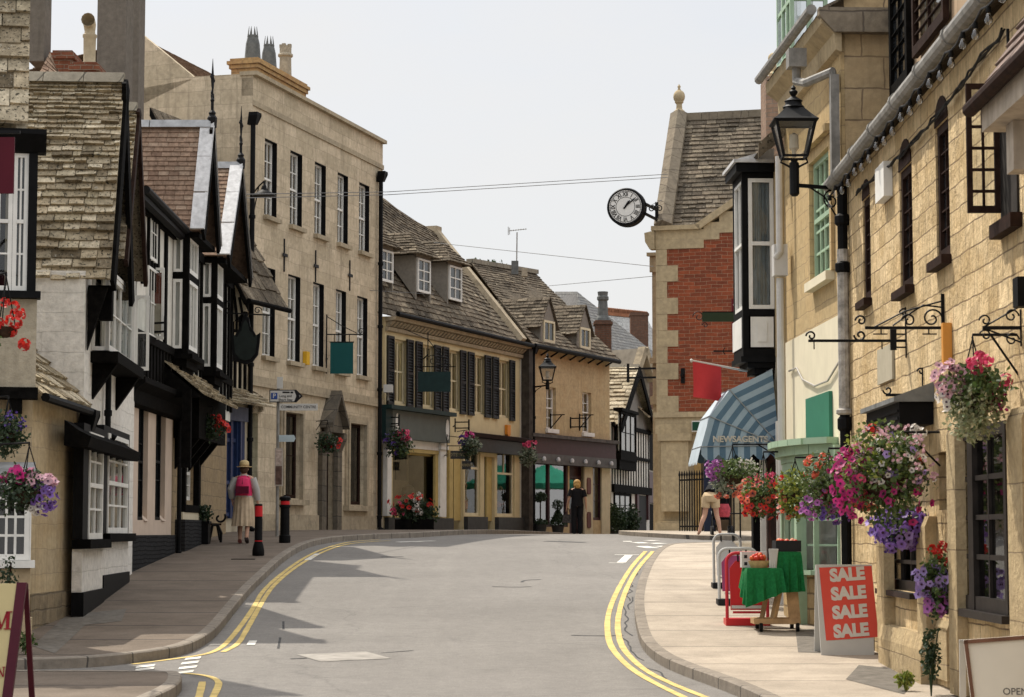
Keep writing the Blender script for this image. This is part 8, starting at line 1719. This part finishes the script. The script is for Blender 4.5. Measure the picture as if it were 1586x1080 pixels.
# shrub showing above the maroon shop ridge, weeds at wall feet
p = at(752,409,82); o = thing('bush', 'dark ragged bush showing over the maroon shop ridge', 'bush', (p.x,82,g(82))); MB().tube([(0,0,0),(.1,0,p.z-g(82))], [.12,.05], 8).build('trunk', BROWNW, o); plantball(o, [('leaf','dark',(0,0,p.z-g(82)-.25),(1.0,.6,.42),700,.14),('leaf','dark',(.9,0,p.z-g(82)-.4),(.4,.4,.32),160,.12)], 41)
def weed(label, px, py, Y, r, key='mid', n=160):
    q = at(px, py, Y); o = thing('weed', label, 'weed', (q.x, Y, g(Y)+PAVE)); mb = MB(); rnd = random.Random(int(px)); h = max(.1, q.z-(g(Y)+PAVE))
    for i in range(7): a = rnd.uniform(0,6.28); mb.tube([(0,0,0),(.3*r*math.cos(a),.3*r*math.sin(a),h*.6),(r*math.cos(a),r*math.sin(a)*.5,h*rnd.uniform(.8,1.2))], .006, 4)
    mb.build('stem', LEAFS[key], o, fix=False); plantball(o, [('leaf',key,(0,0,h*.75),(r,r*.6,h*.5),n,.055)], int(px)+1)
weed('leafy weed growing at the foot of the near left bay', 40, 985, 25.3, .09); weed('ivy sprig climbing the stone buttress of the inn', 1441, 990, 20.4, .09, 'dark', 220); weed('low grassy weed at the foot of the inn plinth', 1402, 1046, 21.0, .1, 'lime', 120)
p = at(8,872,24.2); o = thing('rose_spray', 'leafy rose spray climbing the near left bay below its sill', 'climber', (p.x,24.4,g(24.4)+PAVE)); h = p.z-o.location.z; MB().tube([(-.1,0,0),(-.02,0,h*.5),(.03,-.05,h)], .01, 5).build('stem', BROWNW, o); plantball(o, [('leaf','dark',(0,-.03,h*.8),(.12,.08,h*.3),200,.05)], 51)
# ------------------------------------------------------------------ people
SKIN = mat('skin', (.46,.27,.19), .55, .06, 6)
def skinned(name, joints, edges, m, root='pelvis', sub=2):
    keys = list(joints); me = bpy.data.meshes.new(name); me.from_pydata([joints[k][0] for k in keys], [(keys.index(a), keys.index(b)) for a, b in edges], [])
    o = bpy.data.objects.new(name, me); C.objects.link(o); o.modifiers.new('s', 'SKIN'); sd_ = o.modifiers.new('d', 'SUBSURF'); sd_.levels = sub; sd_.render_levels = sub
    if not me.skin_vertices: bpy.context.view_layer.update()
    for i, k in enumerate(keys):
        r = joints[k][1]; me.skin_vertices[0].data[i].radius = r if isinstance(r, tuple) else (r, r); me.skin_vertices[0].data[i].use_root = (k == root)
    bpy.context.view_layer.update()
    n = bpy.data.meshes.new_from_object(o.evaluated_get(bpy.context.evaluated_depsgraph_get())); bpy.data.objects.remove(o); bpy.data.meshes.remove(me)
    n.name = name; n.materials.append(m); n.polygons.foreach_set('use_smooth', [True]*len(n.polygons))
    b = bpy.data.objects.new(name, n); C.objects.link(b); return b
def hand(J, E, side, wrist, d, curl=(0,0,0)):
    """palm with four fingers of unequal length and a thumb from its side"""
    w = Vector(wrist); d = Vector(d).normalized(); x = Vector((1,0,0)) if abs(d.x) < .8 else Vector((0,1,0)); x = (x-d*x.dot(d)).normalized(); y = d.cross(x); cu = Vector(curl)
    p = w+d*.045; J[side+'palm'] = (p, (.024,.03)); E.append((side+'wrist', side+'palm'))
    for i, (off, ln) in enumerate(((-.033,.062),(-.011,.078),(.011,.072),(.033,.055))):
        a = p+d*.045+y*off; b = a+d*ln*.55+cu*.3; c = b+d*ln*.45+cu*.7
        for nm, q, r in (('a',a,.0095),('b',b,.0085),('c',c,.007)): J[side+'f%d%s' % (i,nm)] = (q, r)
        E += [(side+'palm', side+'f%da' % i), (side+'f%da' % i, side+'f%db' % i), (side+'f%db' % i, side+'f%dc' % i)]
    t1 = p-y*.035+x*.012; t2 = t1+d*.03-y*.018; t3 = t2+d*.028+cu*.4
    for nm, q, r in (('ta',t1,.0115),('tb',t2,.0105),('tc',t3,.008)): J[side+nm] = (q, r)
    E += [(side+'palm', side+'ta'), (side+'ta', side+'tb'), (side+'tb', side+'tc')]
def person(label, loc, rz, P, scale=1.0, handcurl=((0,.03,0),(0,.03,0))):
    J = {}; E = []
    for k, r in (('pelvis',(.145,.11)),('waist',(.12,.09)),('chest',(.15,.105)),('collar',(.085,.07)),('neck',.05),('skull',(.072,.085)),('crown',(.068,.078))): J[k] = (Vector(P[k]), r)
    E += [('pelvis','waist'),('waist','chest'),('chest','collar'),('collar','neck'),('neck','skull'),('skull','crown')]
    for s in 'LR':
        for k, r in (('shoulder',.058),('elbow',.042),('wrist',.028),('hip',.09),('knee',.058),('calf',.055),('ankle',.036),('toe',.03)): J[s+k] = (Vector(P[s+k]), r)
        J[s+'heel'] = (Vector(P[s+'ankle'])+(Vector(P[s+'ankle'])-Vector(P[s+'toe'])).normalized()*.04+Vector((0,0,-.03)), .03)
        E += [('collar',s+'shoulder'),(s+'shoulder',s+'elbow'),(s+'elbow',s+'wrist'),('pelvis',s+'hip'),(s+'hip',s+'knee'),(s+'knee',s+'calf'),(s+'calf',s+'ankle'),(s+'ankle',s+'toe'),(s+'ankle',s+'heel')]
        hand(J, E, s, P[s+'wrist'], Vector(P[s+'wrist'])-Vector(P[s+'elbow']), handcurl[0 if s == 'L' else 1])
    o = skinned('person', J, E, SKIN); o.location = loc; o.rotation_euler = (0,0,rz); o.scale = (scale,)*3; tag(o, label, 'person')
    hd = Vector(P['skull']); fw = Vector(P.get('face', (0,1,0))).normalized(); up = (Vector(P['crown'])-hd).normalized(); sd_ = fw.cross(up).normalized(); mb = MB()
    f0 = hd+fw*.088+up*.02; mb.add([f0+up*.02, f0+sd_*.014-up*.02, f0-sd_*.014-up*.02, f0+fw*.024-up*.014], [(0,1,3),(0,3,2),(1,2,3)])
    for s in (1,-1): mb.ball(hd+sd_*s*.082+up*.01, .022, seg=8, rings=6, sx=.5); 
    mb.build('ears_and_nose', SKIN, o, smooth=True); mb = MB()
    for s in (1,-1): mb.ball(hd+fw*.08+sd_*s*.03+up*.035, .012, seg=8, rings=5)
    mb.build('eye', mat('eye dark', (.03,.02,.015), .2, .1, 5), o); MB().bar(hd+fw*.084-sd_*.022-up*.035, hd+fw*.084+sd_*.022-up*.035, .012, .008).build('mouth', mat('lips', (.35,.12,.1), .5, .1, 5), o)
    return o
def loft(secs, m, parent, name, seg=24, folds=0, fa=.0, cap=False):
    """secs: (centre, rx, ry[, tilt axis]) rings; folds adds cloth pleats that grow downwards"""
    mb = MB(); vs = []; n = len(secs)
    for j, (c, rx, ry) in enumerate(secs):
        c = Vector(c)
        for k in range(seg):
            a = 2*math.pi*k/seg; f = 1+fa*(j/(n-1))*math.cos(a*folds+.6*math.sin(a*2)) if folds else 1
            vs.append(c+Vector((rx*f*math.cos(a), ry*f*math.sin(a), 0)))
    fs = [(j*seg+k, j*seg+(k+1)%seg, (j+1)*seg+(k+1)%seg, (j+1)*seg+k) for j in range(n-1) for k in range(seg)]
    if cap: fs += [tuple(range(seg)), tuple(range((n-1)*seg, n*seg))]
    return mb.add(vs, fs).build(name, m, parent, smooth=True)
def tubecloth(pts, rs, m, parent, name): return MB().tube(pts, rs, 14).build(name, m, parent, smooth=True)
STAND = dict(pelvis=(0,0,.93), waist=(0,0,1.06), chest=(0,.0,1.25), collar=(0,-.01,1.37), neck=(0,.0,1.44), skull=(0,.02,1.53), crown=(0,.02,1.60),
  Lshoulder=(-.17,-.01,1.35), Rshoulder=(.17,-.01,1.35), Lelbow=(-.235,-.03,1.09), Relbow=(.235,-.03,1.09), Lwrist=(-.25,.04,.86), Rwrist=(.25,.04,.86),
  Lhip=(-.085,0,.88), Rhip=(.085,0,.88), Lknee=(-.095,.02,.49), Rknee=(.095,.02,.49), Lcalf=(-.095,-.02,.33), Rcalf=(.095,-.02,.33), Lankle=(-.095,-.02,.08), Rankle=(.095,-.02,.08), Ltoe=(-.105,.13,.03), Rtoe=(.105,.13,.03))
# woman in a straw hat walking away up the left pavement
P = dict(STAND); P.update(Lknee=(-.08,.10,.49), Lcalf=(-.08,.06,.32), Lankle=(-.08,.05,.08), Ltoe=(-.085,.2,.035), Rknee=(.09,-.02,.48), Rcalf=(.09,-.1,.33), Rankle=(.09,-.2,.12), Rtoe=(.095,-.09,.03), Relbow=(.25,.02,1.10), Rwrist=(.27,.12,.88), Lelbow=(-.26,-.06,1.12), Lwrist=(-.25,.05,.92))
loc = gp(376,837,PAVE); Yp = 45.8; loc = Vector((at(377,837,Yp).x, Yp, g(Yp)+PAVE))
w1 = person('woman in straw hat and pleated beige skirt walking away with a pink gilet and rucksack', loc, 0, P, 1.0)
LINEN = mat('pale grey blouse', (.42,.41,.39), .85, .08, 8); PINKB = mat('hot pink nylon', (.60,.035,.12), .6, .08, 6); SKRT = mat('beige pleated skirt', (.50,.39,.27), .85, .14, 7); STRAW = mat('straw hat', (.55,.42,.22), .85, .15, 30); DKCL = mat('near black cloth', (.010,.010,.012), .85, .2, 8); SHOE = mat('dark shoe', (.03,.02,.02), .5, .2, 8); SHOER = mat('brown red shoe', (.16,.045,.035), .5, .2, 8)
loft([((0,-.0,1.43),.075,.065),((0,-.005,1.39),.15,.095),((0,0,1.30),.185,.13),((0,0,1.12),.165,.125),((0,0,1.0),.17,.135),((0,0,.93),.185,.145)], LINEN, w1, 'blouse')
loft([((0,-.01,1.41),.10,.075),((0,-.01,1.37),.158,.115),((0,0,1.28),.188,.142),((0,0,1.12),.172,.137),((0,0,.99),.178,.147)], PINKB, w1, 'gilet')
for s, k in (('L',-1),('R',1)): tubecloth([P[s+'shoulder'], P[s+'elbow'], Vector(P[s+'elbow']).lerp(Vector(P[s+'wrist']),.85)], [.088,.082,.062], LINEN, w1, 'sleeve')
loft([((0,0,1.02),.155,.125),((0,0,.93),.19,.15),((0,0,.75),.205,.175),((0,0,.55),.215,.2),((0,.0,.36),.235,.225)], SKRT, w1, 'skirt', 64, 15, .085)
bag = loft([((0,-.17,1.02),.135,.075),((0,-.19,1.06),.15,.095),((0,-.2,1.2),.15,.1),((0,-.18,1.34),.125,.08),((0,-.15,1.39),.06,.03)], PINKB, w1, 'rucksack', cap=True)
MB().box(-.135,.135,-.32,-.27,1.03,1.18).build('dark_pocket', mat('dark maroon pocket', (.10,.008,.025), .7, .15, 8), bag); MB().bar((0,-.285,1.22),(0,-.25,1.34),.018).bar((0,-.255,1.33),(.07,-.245,1.31),.014).build('zip', DKCL, bag)
for k in (-1,1): MB().tube([(k*.09,-.12,1.38),(k*.11,.03,1.40),(k*.12,.1,1.25),(k*.13,-.05,1.05)], .018, 6).build('strap', PINKB, bag)
h_ = MB().lathe([(.155,1.585),(.165,1.595),(.16,1.6),(.098,1.605),(.10,1.66),(.092,1.70),(.06,1.725),(.005,1.735)], (0,.015,0), 24).build('hat', STRAW, w1, smooth=True); MB().lathe([(.101,1.607),(.102,1.635)], (0,.015,0), 24).build('hat_band', mat('tan band', (.3,.2,.1), .8, .1, 5), h_, smooth=True)
MB().ball((0,-.03,1.53), .088, seg=14, rings=8, sy=.8).build('hair', mat('dark brown hair', (.07,.04,.025), .7, .2, 20), w1, smooth=True)
for s, m_ in (('L',SHOER),('R',SHOE)): a, t = Vector(P[s+'ankle']), Vector(P[s+'toe']); tubecloth([a-(t-a)*.35+Vector((0,0,-.045)), a.lerp(t,.5)+Vector((0,0,-.02)), t], [.042,.044,.034], m_, w1, 'shoe')
MB().box(.25,.33,.1,.12,.7,.82).build('leaflet', SGW, w1)
# woman in black by the maroon shop
Yp = 66.5; P = dict(STAND); P.update(Relbow=(.25,-.05,1.08), Rwrist=(.27,.03,.84), Lelbow=(-.25,-.05,1.1), Lwrist=(-.30,.04,.86), Rknee=(.09,.05,.49), Rankle=(.085,.0,.08))
w2 = person('blonde woman in black top and trousers carrying a handbag before the maroon shop', (at(894,828,Yp).x, Yp, g(Yp)+.0), R(4), P, 1.0)
loft([((0,0,1.42),.08,.07),((0,-.005,1.39),.16,.1),((0,0,1.30),.19,.13),((0,0,1.12),.17,.125),((0,0,1.0),.18,.135),((0,0,.86),.2,.15)], DKCL, w2, 'top')
for s in 'LR':
    tubecloth([P[s+'shoulder'], Vector(P[s+'shoulder']).lerp(Vector(P[s+'elbow']),.75)], [.085,.08], DKCL, w2, 'sleeve'); tubecloth([Vector(P[s+'hip'])+Vector((0,0,.06)), P[s+'hip'], P[s+'knee'], P[s+'calf'], Vector(P[s+'ankle'])+Vector((0,0,-.02))], [.11,.115,.085,.085,.085], DKCL, w2, 'trouser_leg')
    a, t = Vector(P[s+'ankle']), Vector(P[s+'toe']); tubecloth([a-(t-a)*.3+Vector((0,0,-.045)), t], [.04,.034], SHOE, w2, 'shoe')
HB = mat('blonde hair', (.46,.28,.10), .6, .25, 25); MB().ball((0,-.005,1.555), .112, seg=18, rings=12, sz=1.12).ball((0,-.035,1.49), .105, seg=16, rings=10, sz=1.0).build('hair', HB, w2, smooth=True)
o = thing('handbag', 'dark patterned handbag hanging from the hand of the woman in black', 'bag', w2.location+Vector((-.31,.03,.36))); MB().extr([(-.15,-.06,0),(.15,-.06,0),(.13,-.05,.26),(-.11,-.05,.26)], (0,.12,0)).build('bag_body', mat('dark patterned cloth', (.06,.055,.055), .7, .7, 18), o); MB().tube([(-.09,0,.26),(-.05,0,.42),(.01,.0,.46),(.06,0,.42),(.1,0,.26)], .01, 6).build('handle', DKCL, o)
# woman bending over a pushchair
Yp = 50.0; zg = g(Yp)+.1; lc = Vector((at(1099,836,Yp).x, Yp, zg))
P = dict(pelvis=(.03,0,.88), waist=(.08,.08,1.0), chest=(.17,.24,1.1), collar=(.24,.38,1.14), neck=(.28,.44,1.15), skull=(.31,.52,1.13), crown=(.33,.58,1.11), face=(.3,.5,-.8),
  Lshoulder=(.08,.40,1.12), Rshoulder=(.38,.32,1.12), Lelbow=(.16,.52,.9), Relbow=(.45,.46,.92), Lwrist=(.28,.62,.78), Rwrist=(.46,.6,.78),
  Lhip=(-.06,0,.84), Rhip=(.12,0,.84), Lknee=(-.10,.02,.46), Rknee=(.17,.02,.46), Lcalf=(-.17,-.05,.32), Rcalf=(.205,-.03,.32), Lankle=(-.235,-.06,.085), Rankle=(.235,-.04,.085), Ltoe=(-.25,.09,.03), Rtoe=(.25,.11,.03))
w3 = person('woman in khaki shorts and black top bending over a pushchair by the railing', lc, 0, P, 1.0)
KH = mat('khaki shorts', (.48,.36,.22), .85, .1, 8)
loft([((.05,.05,.98),.155,.12),((.03,0,.9),.185,.16),((.03,0,.8),.185,.165),((.03,0,.76),.18,.15)], KH, w3, 'shorts')
for s in 'LR': tubecloth([Vector(P[s+'hip'])+Vector((0,0,.04)), P[s+'hip'], Vector(P[s+'hip']).lerp(Vector(P[s+'knee']),.55)], [.11,.118,.098], KH, w3, 'shorts_leg'); tubecloth([P[s+'shoulder'], Vector(P[s+'shoulder']).lerp(Vector(P[s+'elbow']),.8)], [.08,.07], DKCL, w3, 'sleeve')
tubecloth([(.04,.02,.93),(.08,.09,1.0),(.17,.24,1.1),(.24,.37,1.14)], [.165,.165,.175,.11], DKCL, w3, 'top'); MB().ball((.32,.53,1.15), .11, seg=14, rings=8).build('hair', mat('dark brown hair', (.07,.04,.025), .7, .2, 20), w3, smooth=True)
o = thing('pushchair', 'black pushchair with a red quilted bag behind the bending woman', 'pushchair', lc+Vector((.32,.45,0)))
mb = MB()
for s in (-.2,.2): mb.tube([(s,-.12,.95),(s,.0,.6),(s,.35,.15)], .018, 6).tube([(s,-.1,.12),(s,.1,.45),(s,.3,.55)], .018, 6)
mb.tube([(-.2,-.12,.95),(.2,-.12,.95)], .02, 6).build('frame', IRON, o); MB().extr([(-.18,.02,.4),(.18,.02,.4),(.18,-.06,.85),(-.18,-.06,.85)], (0,.05,0)).box(-.18,.18,.05,.4,.36,.42).build('seat', DKCL, o)
for x, y in ((-.22,-.1),(.22,-.1),(-.2,.36),(.2,.36)): MB().tube([(x-.025,y,.11),(x+.025,y,.11)], .11, 16).build('wheel', RUB, o)
o2 = thing('changing_bag', 'shiny red quilted bag hanging from the pushchair handle', 'bag', lc+Vector((.33,.24,.42))); loft([((0,0,0),.14,.07),((0,0,.06),.17,.09),((0,0,.2),.17,.085),((0,0,.3),.13,.05)], mat('shiny red quilt', (.42,.06,.08), .3, .25, 14), o2, 'bag_body', cap=True); MB().tube([(-.1,0,.28),(-.05,.05,.5),(.05,.05,.5),(.1,0,.28)], .012, 6).build('handle', DKCL, o2)
